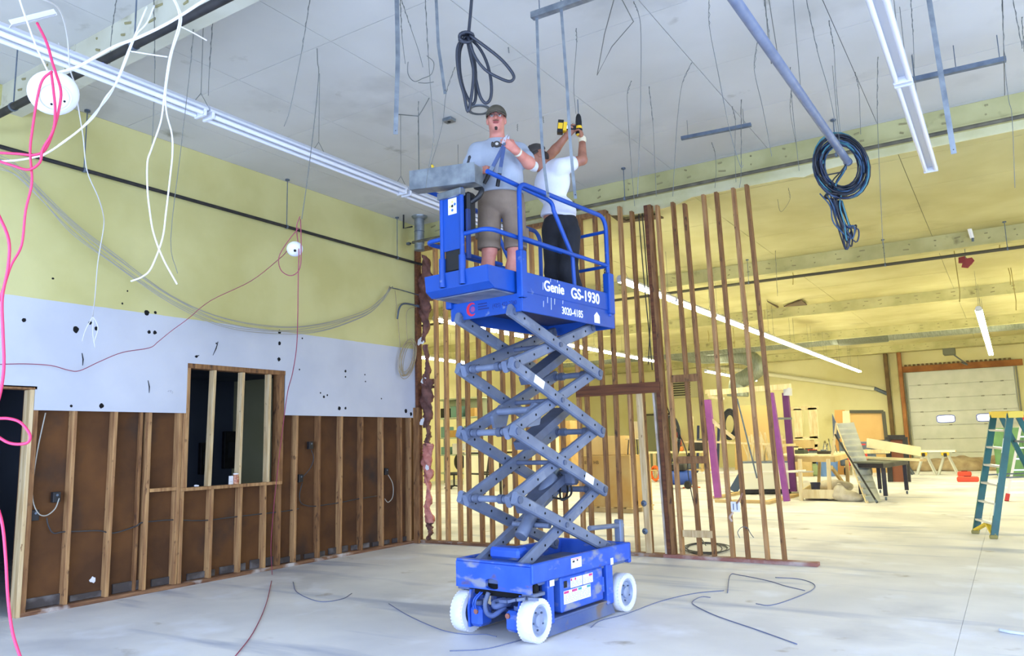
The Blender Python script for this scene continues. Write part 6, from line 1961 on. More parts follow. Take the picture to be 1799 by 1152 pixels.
MB().beam(on(1295, 700, 1, pA.y - .05), on(1330, 840, 1, pA.y - .05), .03, .03).build('leaning_rod', GREY_STEEL, fr_)
# ribbed white bin with offcuts
bb0 = BF(1345, 868)
bn = thing('ribbed_bin', 'white ribbed plastic bin on a dark base inside the purple frame', 'bin', bb0)
cx_ = bb0 + Vector((-.05, .35, 0))
bd_ = Vector((.95, .3, 0)).normalized(); bs_ = Vector((-bd_.y, bd_.x, 0))
BINM = mat('ivory_plastic', (230, 228, 204), .5)
rbox(MB(), cx_, bd_, 1.15, .8, .02, .13, .02).build('base', BLACK, bn)
qv = []
rbox(MB(), cx_ - bs_ * .40, bd_, 1.15, .04, .13, .80, .01).build('side', BINM, bn)
rbox(MB(), cx_ + bs_ * .40, bd_, 1.15, .04, .13, .80, .01).build('side', BINM, bn)
rbox(MB(), cx_ + bd_ * .56, bd_, .04, .76, .13, .80, .01).build('end', BINM, bn)
rbox(MB(), cx_ - bd_ * .56, bd_, .04, .76, .13, .80, .01).build('end', BINM, bn)
rbox(MB(), cx_, bd_, 1.20, .86, .80, .83, .01).build('rim', GREY_STEEL, bn)
for k in range(7):
    rbox(MB(), cx_ + bd_ * .585 + bs_ * (k - 3) * .115, bd_, .03, .05, .13, .78, .006).build('rib', BINM, bn)
for k in range(18):
    rr = random.Random(k + 900)
    a = cx_ + bd_ * rr.uniform(-.42, .42) + bs_ * rr.uniform(-.25, .25) + UP * .84
    b = a + Vector((rr.uniform(-.25, .2), rr.uniform(-.1, .1), rr.uniform(.35, .78)))
    t = thing('wood_offcut', 'pale timber offcut standing in the ribbed bin', 'offcut', a, 'timber offcuts in the ribbed bin')
    MB().beam(a, b, .05, .022).build('stick', PINE, t)
db = thing('slate_board', 'slanted dark blue panel leaning under the purple frame', 'panel', BF(1290, 868))
MB().beam(BF(1288, 866) + UP * .05, on(1308, 828, 1, BF(1288, 866).y + .1), .04, .22).build('panel_board', mat('slate_blue', (70, 90, 116), .5), db)
MB().beam(BF(1286, 868) + UP * .03, BF(1312, 866) + UP * .03, .1, .05).build('panel_foot', BLACK, db)

# timber workbench with shelf crate
w0, w1 = BF(1412, 879), BF(1470, 878)
def legp(p, topx, topy, w, m_, par, nm='leg'):
    e = on(topx, topy, 1, p.y)
    MB().beam(p, (e.x, p.y, e.z), w, w).build(nm, m_, par)
    return Vector((e.x, p.y, e.z))
wb = thing('workbench', 'pine workbench with cluttered top, left of the leaning corrugated ramp', 'workbench', w0)
la = legp(w0 + Vector((-.05, 0, 0)), 1405, 806, .08, PINE, wb)
lb = legp(w1 + Vector((-.15, .05, 0)), 1455, 806, .08, PINE, wb)
bk = BF(1490, 865)
lc = legp(bk, 1488, 808, .08, PINE_D, wb)
ld = legp(BF(1438, 862), 1440, 808, .07, PINE_D, wb)
zt = la.z
tp0, tp1 = on(1360, 800, 1, w0.y), on(1490, 797, 1, bk.y)
def slab(mb, pts, z0, z1):
    n = len(pts)
    return mb.add([Vector((p.x, p.y, z0)) for p in pts] + [Vector((p.x, p.y, z1)) for p in pts], [tuple(range(n))[::-1], tuple(range(n, 2 * n))] + [(i, (i + 1) % n, n + (i + 1) % n, n + i) for i in range(n)])
A_ = AZ(1366, 802, zt); B_ = AZ(1466, 802, zt); C_ = AZ(1494, 795, zt); D_ = AZ(1400, 793, zt)
slab(MB(), [A_, B_, C_, D_], zt, zt + .035).build('top', PINE, wb)
slab(MB(), [A_, B_, B_ + (C_ - B_).normalized() * .05, A_ + (C_ - B_).normalized() * .05], zt - .13, zt).build('apron', PINE_D, wb)
slab(MB(), [B_ - (B_ - A_).normalized() * .04, B_, C_, C_ - (B_ - A_).normalized() * .04], zt - .13, zt).build('apron', PINE_D, wb)
MB().beam(BF(1488, 863) + UP * .1, Vector((lb.x, lb.y + .3, .72)), .05, .09).build('brace', PINE_D, wb)
cr = [AZ(1408, 872, .28), AZ(1470, 872, .28), AZ(1474, 862, .28), AZ(1424, 861, .28)]
cr = [BF(1411, 879), BF(1468, 880), BF(1490, 868), BF(1428, 867)]
slab(MB(), cr, .05, .10).build('crate_floor', PINE_D, wb)
for i in range(4):
    a, b = cr[i], cr[(i + 1) % 4]
    MB().beam(a + UP * .15, b + UP * .15, .03, .20).build('crate_side', PINE, wb)
shelf_z = .55
MB().beam(on(1376, 828, 1, w0.y - .1), on(1414, 826, 1, w0.y - .1), .25, .03).build('side_shelf', mat('white_board', (236, 234, 222), .6), wb)
def lump(name, label, cat, prims, m_, vox=.02):
    c = prims[0][1][0]
    t = thing(name, label, cat, c)
    sdf_mesh(prims, vox).build('outer', m_, t, smooth='all')
    return t
I3 = ((1, 0, 0), (0, 1, 0), (0, 0, 1))
bgc = BF(1476, 880)
BAG = mat('grey_plastic_bag', (206, 198, 176), .45, col2=(180, 170, 146), scale=7, bump=.4, bscale=8)
bag = lump('plastic_bag', 'crumpled pale plastic bag slumped beside the workbench crate', 'bag', [ell(bgc + Vector((.12, .05, .11)), I3, (.30, .2, .13), .05), ell(bgc + Vector((.0, .05, .2)), I3, (.14, .14, .16), .06), ell(bgc + Vector((.32, .0, .06)), I3, (.2, .14, .075), .05)], BAG)
MB().lathe([(.03, 0), (.05, .03), (.02, .05)], bgc + Vector((.0, .05, .34)), (.1, 0, 1), 10).build('bag_neck', BAG, bag, smooth=True)
bg2 = cr[0].lerp(cr[2], .55)
bag2 = lump('plastic_bag', 'bulging pale sack lying in the workbench crate', 'bag', [ell(bg2 + Vector((0.1, .1, .26)), I3, (.36, .18, .15), .05), ell(bg2 + Vector((.35, .15, .24)), I3, (.2, .16, .12), .05)], BAG)
MB().lathe([(.02, 0), (.04, .03), (.015, .06)], bg2 + Vector((-.22, .08, .30)), (-1, 0, .3), 10).build('bag_neck', BAG, bag2, smooth=True)
t = thing('small_bucket', 'small dark bucket in the workbench crate', 'bucket', cr[0].lerp(cr[2], .3) + UP * .1)
c = cr[0].lerp(cr[2], .28) + UP * .10
MB().lathe([(.085, 0), (.11, .26), (.116, .26), (.116, .275), (.10, .275), (.08, .02), (0, .02)], c, (0, 0, 1), 18, cap=False).build('pail', mat('dark_blue_plastic', (40, 46, 70), .5), t, smooth=True)
MB().tube([c + Vector((.115 * math.cos(a), .03, .26 - .10 * math.sin(a))) for a in [math.pi * k / 10 for k in range(11)]], .004, 5).build('bail', GREY_STEEL, t)
# clutter on the bench
rr = random.Random(50)
items = [('metal_planer', 'low dark hand planer on the workbench, near its front edge', 'tool', 'box', (.34, .12, .08), BLACK), ('glue_tin', 'pale tin standing at the back of the workbench', 'tin', 'cyl', (.06, .15), mat('pale_tin', (206, 196, 150), .5)), ('tool_tray', 'flat grey tray of tools on the workbench', 'tray', 'box', (.4, .25, .05), GREY_STEEL), ('red_level', 'red spirit level lying along the back of the workbench', 'tool', 'box', (.55, .05, .06), mat('red_enamel', (190, 52, 40), .5)), ('timber_block', 'stacked pine block on the left of the workbench', 'block', 'box', (.3, .2, .14), PINE), ('power_tool_case', 'dark tool case at the left end of the workbench', 'case', 'box', (.3, .2, .11), mat('dark_green', (56, 66, 58), .5))]
for k, (nm, lb_, ct, kd, dim, m_) in enumerate(items):
    u_ = (.75, .62, .5, .3, .12, .33)[k]; v_ = (.25, .8, .45, .85, .6, .3)[k]
    c = A_.lerp(B_, u_).lerp(D_.lerp(C_, u_), v_); c.z = zt + .036
    t = thing(nm, lb_, ct, c)
    if kd == 'box':
        rbox(MB(), c, (B_ - A_), dim[0], dim[1], c.z, c.z + dim[2], .01).build('case_body', m_, t)
        rbox(MB(), c, (B_ - A_), dim[0] * .5, dim[1] * .5, c.z + dim[2], c.z + dim[2] + .035, .01).build('top_handle', BLACK if m_ is not BLACK else GREY_STEEL, t)
    else:
        MB().lathe([(dim[0], 0), (dim[0], dim[1]), (dim[0] * .9, dim[1] + .01), (0, dim[1] + .01)], c, (0, 0, 1), 16).build('tin_body', m_, t, smooth=True)
        MB().lathe([(dim[0] * 1.04, dim[1] - .01), (dim[0] * 1.04, dim[1])], c, (0, 0, 1), 16, cap=False).build('tin_rim', GREY_STEEL, t)
for k in range(7):
    rr = random.Random(k + 77)
    c = A_.lerp(B_, .62 + .05 * k).lerp(D_.lerp(C_, .62 + .05 * k), .62); c.z = zt + .04
    t = thing('hand_tool', 'hand tool standing in the workbench clutter, %s from the left' % ORD[k], 'tool', c, 'hand tools standing on the workbench')
    e = c + Vector((rr.uniform(-.08, .10), 0, rr.uniform(.18, .42)))
    MB().cyl(c, e, .012, 6).build('shaft', GREY_STEEL, t)
    MB().cyl(e, e + (e - c) * .25, .02, 8).build('grip', mat('dull_olive', (110, 104, 70), .7), t)

# corrugated ramp: a leaning A-frame
rp0, rp1 = BF(1524, 884), BF(1548, 880)
yr = rp0.y
topl, topr = on(1470, 744, 1, yr + 2.2), on(1500, 742, 1, yr + 2.2)
rmp = thing('corrugated_sheet', 'long corrugated translucent sheet leaning as a ramp over the workbench end', 'sheet', rp0)
a0, a1, b0_, b1_ = topl, topr, rp0, rp1
vs, fs = [], []
N_ = 44
nrm_ = (b0_ - a0).cross(a1 - a0).normalized()
for s_ in (0, 1):
    for i in range(N_ * 3 + 1):
        t = i / (N_ * 3)
        off = nrm_ * (.03 * math.sin(2 * math.pi * t * 13) + (.008 if s_ else 0))
        vs += [a0.lerp(b0_, t) + off, a1.lerp(b1_, t) + off]
m_n = (N_ * 3 + 1) * 2
for i in range(N_ * 3):
    a = i * 2
    fs += [(a, a + 1, a + 3, a + 2), (m_n + a, m_n + a + 2, m_n + a + 3, m_n + a + 1), (a, a + 2, m_n + a + 2, m_n + a), (a + 1, m_n + a + 1, m_n + a + 3, a + 3)]
MB().add(vs, fs).build('corrugated_panel', mat('grey_corrugated', (186, 188, 176), .5, col2=(168, 172, 160), scale=4), rmp, smooth='all')
MB().beam(topl - nrm_ * .05, rp0 - nrm_ * .05, .05, .05).build('edge_batten', PINE, rmp)
MB().beam(topl + UP * .02, on(1462, 800, 1, yr + 2.2), .05, .05).build('edge_batten', PINE, rmp)
MB().prism([(0, 0), (.22, 0), (.02, .62)], on(1464, 770, 1, yr + 2.25), (1, 0, 0), (0, 0, 1), (0, .03, 0)).build('grey_gusset', GREY_STEEL, rmp)
bp0, bp1 = on(1467, 763, 1, yr + 1.2), BF(1541, 884) + UP * .02
t = thing('black_pole', 'slim black pole leaning along the corrugated ramp', 'pole', bp1)
MB().cyl(bp0, bp1, .02, 8).build('pole_shaft', BLACK, t, smooth=True)
MB().cyl(bp1, bp1 - (bp1 - bp0).normalized() * .06, .026, 8).build('pole_tip', GREY_STEEL, t)

# black table on casters
bt = thing('black_table', 'black table on thin legs with casters, boards stacked on its top', 'table', BF(1530, 880))
ft = [BF(1514, 876), BF(1557, 879), BF(1594, 868), BF(1547, 866)]
tops = [AZ(1504, 812, .0) for _ in range(1)]
ztb = on(1555, 812, 1, ft[1].y).z
BLK = mat('black_table_paint', (34, 32, 40), .5, col2=(50, 44, 52), scale=6)
for f_ in ft:
    MB().beam(f_ + UP * .10, Vector((f_.x, f_.y, ztb - .05)), .085, .085).build('leg', BLK, bt)
    w_ = MB().lathe([(.0, -.02), (.035, -.02), (.042, 0), (.035, .02), (0, .02)], f_ + UP * .043, (1, 0, 0), 14).build('caster', GREY_STEEL, bt, smooth=True)
cen = (ft[0] + ft[1] + ft[2] + ft[3]) / 4
tt = [Vector((cen.x + (p.x - cen.x) * 1.18, cen.y + (p.y - cen.y) * 1.18, 0)) for p in ft]
slab(MB(), tt, ztb - .12, ztb - .02).build('apron', BLK, bt)
slab(MB(), [cen + (p - cen) * 1.05 for p in tt], ztb - .02, ztb + .015).build('top', mat('grey_table_top', (96, 98, 84), .6), bt)
# boards and boxes on the table
zz = ztb + .016
PLY = mat('pale_board', (240, 228, 184), .7, col2=(226, 210, 160), scale=2)
def board(label, p, q, w, h, m_=PLY, nm='board', up=(0, 0, 1)):
    t = thing(nm, label, 'board', p)
    MB().beam(p, q, w, h, up=up).build('plank', m_, t)
    q2_ = Vector(q); p2_ = Vector(p)
    d = (q2_ - p2_).normalized()
    MB().beam(q2_, q2_ + d * .006, w * .96, h * .9, up=up).build('end_grain', PINE_D, t)
    return t
ya = ft[0].y
board('long pine board lying low across the black table towards the sawhorses', AZ(1506, 803, zz + .05), AZ(1622, 808, zz + .03), .16, .05)
bxa = AZ(1532, 800, zz)
t = thing('timber_box', 'shallow pine box on the left of the black table', 'box', bxa)
rbox(MB(), bxa, (1, -.25), .9, .35, zz + .06, zz + .17, .006).build('box_body', PINE, t)
rbox(MB(), bxa + Vector((.1, 0, 0)), (1, -.25), .12, .36, zz + .065, zz + .172, .004).build('purple_patch', mat('purple_stain', (110, 60, 120), .6), t)
cdb = AZ(1543, 792, zz + .1)
t = thing('dark_crate', 'dark blue-grey crate standing at the back of the black table', 'crate', cdb)
rbox(MB(), cdb + Vector((0, .35, 0)), (1, -.1), .46, .3, zz + .0, zz + .42, .01).build('crate_body', mat('dark_slate', (64, 72, 84), .6, col2=(50, 50, 56), scale=3), t)
rbox(MB(), cdb + Vector((0, .35, 0)), (1, -.1), .40, .24, zz + .42, zz + .43, .004).build('crate_lid', BLACK, t)
board('wide pale board propped on edge, sloping from the dark crate down over the table', on(1524, 778, 1, ya + .3), on(1616, 793, 1, ya + 1.6), .05, .22)
# sheets leaning by the far wall
def leanp(label, pts, yv, th, m_, nm='panel', cat='panel', trim=None):
    P4 = [on(x, y, 1, yv + dy) for x, y, dy in pts]
    for k in (2, 3):
        P4[k].z = 0.0
    t = thing(nm, label, cat, P4[0])
    n = len(P4)
    MB().add([Vector(p) for p in P4] + [Vector(p) + Vector((0, th, 0)) for p in P4], [tuple(range(n)), tuple(range(n, 2 * n))[::-1]] + [(i, n + i, n + (i + 1) % n, (i + 1) % n) for i in range(n)]).build('sheet', m_, t)
    if trim:
        for i in range(n):
            if i in trim[1]:
                MB().beam(P4[i] - Vector((0, .01, 0)), P4[(i + 1) % n] - Vector((0, .01, 0)), trim[0], trim[0]).build('edge', trim[2], t)
    return t
leanp('large tan panel with a dark edge leaning upright behind the black table', [(1493, 723, .3), (1552, 723, .3), (1562, 816, 0), (1500, 816, 0)], 32.5, .04, mat('tan_panel', (214, 178, 118), .8, col2=(206, 168, 108), scale=1), trim=(.12, (0, 1), mat('dark_edge', (76, 74, 62), .7)))
leanp('orange-brown plywood sheet leaning left of the large tan panel', [(1466, 720, .3), (1484, 720, .3), (1488, 818, 0), (1468, 818, 0)], 31.0, .04, mat('orange_ply', (206, 156, 90), .8))
leanp('pale plywood strip between the orange sheet and the tan panel', [(1480, 722, .3), (1492, 722, .3), (1496, 818, 0), (1482, 818, 0)], 30.6, .04, PLY)
dc = leanp('dark framed panel with a brown face standing right of the large tan panel', [(1560, 768, .2), (1590, 768, .2), (1594, 826, 0), (1563, 826, 0)], 26.5, .05, mat('brown_panel', (130, 78, 56), .7), trim=(.14, (0, 1, 3), BLACK))
# lumber wall frame behind the bench
lf = thing('lumber_frame', 'raw pine wall frame leaning on the far wall behind the workbench', 'frame', AY(1400, 780, 33))
for a, b, w_ in (((1384, 718), (1437, 716), .14), ((1384, 772), (1437, 769), .14), ((1386, 718), (1388, 772), .14), ((1401, 718), (1404, 772), .30), ((1427, 716), (1431, 770), .34), ((1384, 782), (1440, 780), .22)):
    MB().beam(AY(*a, 33), AY(*b, 33), w_, .09, up=(0, 1, 0)).build('timber', PINE, lf)
for a in ((1392, 782), (1434, 780)):
    p = AY(*a, 33); MB().beam(p, Vector((p.x, p.y, 0)), .12, .09, up=(0, 1, 0)).build('timber', PINE, lf)
# sawhorses with a white board
sp = []
for k, (fx, fy, tx, ty) in enumerate(((1628, 834, 1625, 797), (1666, 834, 1658, 797), (1588, 833, 1585, 808))):
    c = BF(fx, fy)
    zt_ = on(fx, ty - 3, 1, c.y).z
    t = thing('sawhorse', ('left silver sawhorse with yellow clamps under the white board', 'right silver sawhorse with yellow clamps under the white board', 'grey sawhorse half hidden behind the black table leg')[k], 'sawhorse', c)
    sm = GREY_STEEL if k == 2 else mat('silver_legs', (206, 208, 196), .4, .4)
    for gx in (-1, 1):
        for gy in (-1, 1):
            MB().beam(c + Vector((gx * .30, gy * .30, 0)), c + Vector((gx * .06, gy * .22, zt_ - .1)), .05, .05).build('leg', sm, t)
    MB().beam(c + Vector((0, -.40, zt_ - .07)), c + Vector((0, .40, zt_ - .07)), .09, .14).build('top_beam', mat('yellow_clamp', (226, 190, 40), .5) if k < 2 else sm, t)
    if k < 2:
        MB().bbox(c + Vector((-.12, -.43, zt_ - .1)), c + Vector((.12, -.40, zt_ + .0)), .01).build('clamp', MATS['yellow_clamp'], t)
        MB().bbox(c + Vector((-.05, -.45, zt_ - .14)), c + Vector((.05, -.43, zt_ - .02)), .01).build('clamp_grip', BLACK, t)
    sp.append((c, zt_))
board('white board lying across the two silver sawhorses', sp[0][0] + Vector((-.3, 0, sp[0][1] + .035)), sp[1][0] + Vector((.3, 0, sp[1][1] + .035)), .5, .06, mat('white_melamine', (244, 244, 236), .4))
# tarp heap
TARP = mat('tan_tarp', (176, 158, 124), .85, col2=(142, 122, 92), scale=3, bump=.5, bscale=5)
pr_ = []
rr = random.Random(8)
for k in range(16):
    c = Vector((4.6 + k * .30, 35.2 + rr.uniform(-.8, .8), .06))
    pr_.append(ell(c, I3, (rr.uniform(.4, .7), rr.uniform(.6, 1.1), rr.uniform(.26, .50)), .12))
t = thing('tarp', 'long crumpled tan tarp heaped along the foot of the garage door', 'tarp', (6.5, 35.2, 0))
sdf_mesh(pr_, .06, cuts=[((0, 0, .002), -UP)]).build('sheet_folds', TARP, t, smooth='all')
MB().tube(spline([Vector((4.7, 34.0, .05)), Vector((6, 33.9, .09)), Vector((7.5, 34.1, .05)), Vector((9, 33.9, .07))], 6), [.05] * 19, 8).build('hem_roll', TARP, t, smooth='all')
for k, (px, py, w_) in enumerate(((1695, 836, .40), (1701, 846, .56))):
    c = BF(px, py)
    t = thing('red_case', ('smaller red case on the floor in front of the tarp', 'larger red case on the floor, nearer than the smaller one')[k], 'case', c)
    MB().bbox(c + Vector((-w_ / 2, -.15, 0)), c + Vector((w_ / 2, .15, .15)), .03).build('case_body', mat('red_orange_plastic', (222, 70, 44), .5), t)
    MB().bbox(c + Vector((-.09, -.04, .15)), c + Vector((.09, .04, .175)), .01).build('handle', mat('dark_red', (130, 36, 32), .6), t)

# green fibreglass stepladder
FG = mat('green_fibreglass', (18, 92, 88), .45, col2=(14, 80, 78), scale=5)
ALU = mat('aluminium_step', (214, 218, 222), .35, .6)
LYEL = mat('ladder_yellow', (226, 198, 60), .5)
fA, fB = BF(1714, 937), BF(1746, 946)
tpz = on(1757, 724, 1, (fA.y + fB.y) / 2).z
ld_ = thing('stepladder', 'tall green fibreglass stepladder with a yellow top and aluminium steps', 'stepladder', (fA + fB) / 2)
dW = (fB - fA); W_ = dW.length; dW.normalize()
back = Vector((dW.y * -1, dW.x, 0))
if back.y < 0: back = -back
def onz(px, py, z): return AZ(px, py, z)
tl_ = on(1746, 727, 1, fA.y + .55); tr3 = on(1775, 727, 1, fB.y + .4)
r0, r1 = (fA, tl_), (fB, tr3)
for p, q in (r0, r1):
    MB().beam(p, q, .030, .09, up=back).build('front_rail', FG, ld_)
tc_ = (tl_ + tr3) / 2
bkL = BF(1858, 928); bkR = bkL + dW * .62
for p, tq in ((bkL, tl_), (bkR, tr3)):
    MB().beam(p, tq + back * .10 - UP * .05, .028, .07, up=back).build('rear_rail', FG, ld_)
for k in range(6):
    t_ = (.115, .268, .418, .566, .715, .86)[k]
    a, b = fA.lerp(tl_, t_), fB.lerp(tr3, t_)
    MB().beam(a - dW * .0, b, .085, .028).build('step', ALU, ld_)
for k in range(4):
    t_ = .16 + .2 * k
    a, b = bkL.lerp(tl_ + back * .10, t_), bkR.lerp(tr3 + back * .10, t_)
    MB().beam(a, b, .03, .03).build('rear_bar', GREY_STEEL, ld_)
for t_ in (.48,):
    for (p, q, b_, tq) in ((fA, tl_, bkL, tl_), (fB, tr3, bkR, tr3)):
        MB().beam(p.lerp(q, t_), b_.lerp(tq + back * .10, t_), .02, .02).build('spreader', GREY_STEEL, ld_)
a, b = tl_ - dW * .05 + back * .05, tr3 + dW * .05 + back * .05
MB().beam(a - UP * .01, b - UP * .01, .19, .09).build('ladder_cap', LYEL, ld_)
MB().beam(a + UP * .036, b + UP * .036, .12, .012).build('cap_tray', mat('ladder_yellow_dark', (180, 150, 40), .5), ld_)
for p, q in ((fA, fA.lerp(tl_, .115) + dW * W_ * .5), (fB, fB.lerp(tr3, .115) - dW * W_ * .45)):
    MB().beam(p + UP * .05, q - UP * .03, .03, .06, up=back).build('yellow_brace', LYEL, ld_)
for p in (fA, fB, bkL, bkR):
    MB().bbox(p - Vector((.05, .05, 0)), p + Vector((.05, .05, .05)), .01).build('foot', mat('ladder_foot', (150, 140, 80), .7), ld_)
m_w = mat('pale_print_on_rail', (190, 210, 220), .5)
mid = fB.lerp(tr3, .24)
dR_ = (tr3 - fB).normalized()
for k, (t0_, t1_) in enumerate(((.44, .52), (.68, .80), (.18, .28))):
    a, b = fB.lerp(tr3, t0_) - back * .047, fB.lerp(tr3, t1_) - back * .047
    MB().beam(a, b, .024, .002, up=back).build('rail_label', m_w, ld_)
# second ladder, red-footed, behind it
g0 = BF(1771, 880)
l2 = thing('extension_ladder', 'pale ladder with red feet and red end caps behind the green stepladder', 'ladder', g0)
g1 = on(1797, 730, 1, g0.y + .3)
W2 = mat('white_rail', (232, 226, 224), .5)
for k in range(2):
    p, q = g0 + Vector((.5 * k, .1 * k, .1)), g1 + Vector((.5 * k, .1 * k, 0))
    MB().beam(p, q, .05, .12, up=(0, 1, 0)).build('rail', W2, l2)
    MB().beam(p - (q - p).normalized() * .1, p + (q - p).normalized() * .05, .08, .16, up=(0, 1, 0)).build('red_foot', mat('red_rubber', (200, 56, 52), .6), l2)
    MB().beam(q - (q - p).normalized() * .12, q, .06, .13, up=(0, 1, 0)).build('red_cap', MATS['red_rubber'], l2)
for k in range(7):
    t_ = .1 + .13 * k
    a = g0.lerp(g1, t_)
    MB().beam(a, a + Vector((.5, .1, 0)), .04, .03).build('rung', ALU, l2)
c = BF(1795, 838)
t = thing('green_cabinet', 'green steel cabinet behind the ladders at the right edge', 'cabinet', c)
GRN = mat('green_enamel', (96, 138, 84), .5, col2=(84, 124, 74), scale=4)
MB().bbox(c + Vector((-.65, -.4, .05)), c + Vector((.9, .5, 1.55)), .02).build('carcass', GRN, t)
for k in (0, 1):
    d = MB().bbox(c + Vector((-.62 + k * .76, -.43, .12)), c + Vector((.12 + k * .75, -.405, 1.5)), .01).build('door', GRN, t)
    MB().cyl(c + Vector((.06 + k * .1, -.43, .8)), c + Vector((.06 + k * .1, -.46, .8)), .03, 8).build('knob', GREY_STEEL, d)
# ---- pieces between the studs, left of and behind the lift
c = BF(1196, 858)
t = thing('air_compressor', 'blue round-tank air compressor on the workshop floor', 'compressor', c)
BLU = mat('compressor_blue', (46, 78, 160), .45)
MB().lathe([(.0, -.46), (.14, -.44), (.21, -.36), (.22, 0), (.21, .36), (.14, .44), (0, .46)], c + UP * .32, (1, .2, 0), 22).build('tank', BLU, t, smooth=True)
MB().bbox(c + Vector((-.25, -.14, .52)), c + Vector((.2, .14, .74)), .03).build('motor', BLACK, t)
for gx in (-.28, .3):
    MB().lathe([(.0, -.04), (.10, -.04), (.12, 0), (.10, .04), (0, .04)], c + Vector((gx, -.2, .12)), (0, 1, 0), 16).build('wheel', RUBBER, t, smooth=True)
MB().tube(spline([c + Vector((-.4, 0, .5)), c + Vector((-.5, 0, .75)), c + Vector((-.5, .0, .85)), c + Vector((-.35, 0, .8))], 5), .018, 6).build('handle', GREY_STEEL, t, smooth='all')
c = BF(1152, 846) + UP * .28
t = cable('power_cable', 'bright orange cord bundle hanging beside the big cardboard box', 'cable', [[c + Vector((.13 * math.cos(a) * (1 + .1 * k), .05 * math.sin(a * 2 + k), .26 * math.sin(a) * (1 - .08 * k))) for a in [2 * math.pi * j / 12 for j in range(13)]] for k in range(4)], .028, mat('orange_cord', (246, 116, 40), .5))
cable('power_cable', 'orange cord trailing on the floor by the compressor', 'cable', [[BF(1200, 858) + UP * .02, BF(1215, 856) + UP * .02, BF(1230, 857) + UP * .02]], .018, MATS['orange_cord'])
# clutter table behind the studs
c = BF(1205, 846)
tb2 = thing('clutter_table', 'timber table crowded with tools seen between the studs right of the thick post', 'table', c)
zt2 = .98
slab(MB(), [c + Vector((-1.3, -.4, 0)), c + Vector((1.0, -.1, 0)), c + Vector((.9, .7, 0)), c + Vector((-1.4, .4, 0))], zt2, zt2 + .06).build('top', PLY, tb2)
for dx, dy in ((-1.2, -.3), (.85, -.02), (.8, .6), (-1.25, .35)):
    MB().beam(c + Vector((dx, dy, 0)), c + Vector((dx, dy, zt2)), .09, .09).build('leg', PINE, tb2)
slab(MB(), [c + Vector((-1.2, -.3, 0)), c + Vector((.9, -.0, 0)), c + Vector((.8, .6, 0)), c + Vector((-1.3, .3, 0))], .38, .42).build('lower_shelf', PINE_D, tb2)
cl = (('orange_power_tool', 'orange power tool on the clutter table', mat('orange_tool', (232, 130, 60), .5), (.24, .16, .16), -.2), ('white_carton', 'small white carton on the clutter table', PAPER, (.3, .2, .24), -.85), ('dark_machine', 'dark machine on the clutter table, right end', BLACK, (.4, .3, .36), .55), ('grey_tool_box', 'grey tool box on the lower shelf of the clutter table', GREY_STEEL, (.5, .3, .26), .1))
for k, (nm, lb_, m_, dm, dx) in enumerate(cl):
    z = zt2 + .061 if k < 3 else .421
    p = c + Vector((dx, .12, 0))
    t = thing(nm, lb_, 'tool' if k != 1 else 'carton', p + UP * z)
    MB().bbox(p + Vector((-dm[0] / 2, -dm[1] / 2, z)), p + Vector((dm[0] / 2, dm[1] / 2, z + dm[2])), .03).build('case_body', m_, t)
    MB().bbox(p + Vector((-dm[0] / 4, -.03, z + dm[2])), p + Vector((dm[0] / 4, .03, z + dm[2] + .05)), .01).build('top_handle', BLACK if m_ is not BLACK else GREY_STEEL, t)
# fire extinguisher and sign on the far wall, door with dark frame
c = AY(1191, 772, YF - .22)
t = thing('fire_extinguisher', 'red fire extinguisher on the far wall seen between the studs', 'fire extinguisher', c)
MB().lathe([(.0, -.45), (.16, -.44), (.17, .2), (.10, .34), (.05, .38), (0, .38)], c, (0, 0, 1), 16).build('cylinder', mat('extinguisher_red', (206, 44, 34), .4), t, smooth=True)
MB().bbox(c + Vector((-.1, -.04, .38)), c + Vector((.12, .04, .5)), .01).build('valve_handle', BLACK, t)
MB().bbox(c + Vector((-.12, -.175, -.1)), c + Vector((.12, -.165, .1)), .002).build('label_band', PAPER, t)
c = AY(1152, 775, YF - .02)
dr = sempty('door_3', (c.x, YF, 0))
MB().bbox((c.x - .75, YF - .06, 0), (c.x + .75, YF - .01, 2.7), .01).build('door_leaf', mat('grey_green_door', (150, 152, 120), .6), dr)
for dx in (-.82, .76):
    MB().bbox((c.x + dx, YF - .09, 0), (c.x + dx + .08, YF - .005, 2.78), .01).build('door_frame', mat('dark_door_frame', (92, 90, 70), .6), dr)
MB().bbox((c.x - .82, YF - .09, 2.70), (c.x + .84, YF - .005, 2.80), .01).build('door_frame', MATS['dark_door_frame'], dr)
c = AY(1238, 780, 33)
t = thing('tool_rack', 'tall dark tools and laths leaning in a rack against the far wall', 'rack', Vector((c.x, 33, 0)))
for k in range(7):
    x = c.x - .7 + k * .22
    MB().beam((x, 32.6, 0), (x + random.uniform(-.1, .2), 33.2, 2.2 + .25 * math.sin(k * 2)), .10, .06).build('lath', (BLACK, PINE, mat('dark_blue_bar', (36, 46, 84), .5), PINE_D)[k % 4], t)
MB().beam((c.x - .9, 33.0, 1.3), (c.x + 1.0, 33.0, 1.3), .08, .08).build('rack_bar', PINE, t)
c = AY(1280, 745, 34)
cable('hose_coil', 'dark hose coil hung on the far wall behind the purple frame', 'hose', [[AY(1282 + rx * math.cos(a), 745 + 24 * math.sin(a) * (rx / 12), 33.8) for a in [2 * math.pi * j / 14 for j in range(15)]] for rx in (9, 11, 13)], .05, BLACK_CABLE)
leanp('wide tan sheet of board standing against the far wall behind the purple frame', [(1290, 712, .2), (1352, 712, .2), (1354, 800, 0), (1290, 802, 0)], 35.5, .04, mat('tan_board_far', (222, 190, 128), .8))
t = thing('storage_tub', 'blue plastic tub on the floor behind the workbench', 'tub', BF(1452, 838))
c = BF(1454, 836)
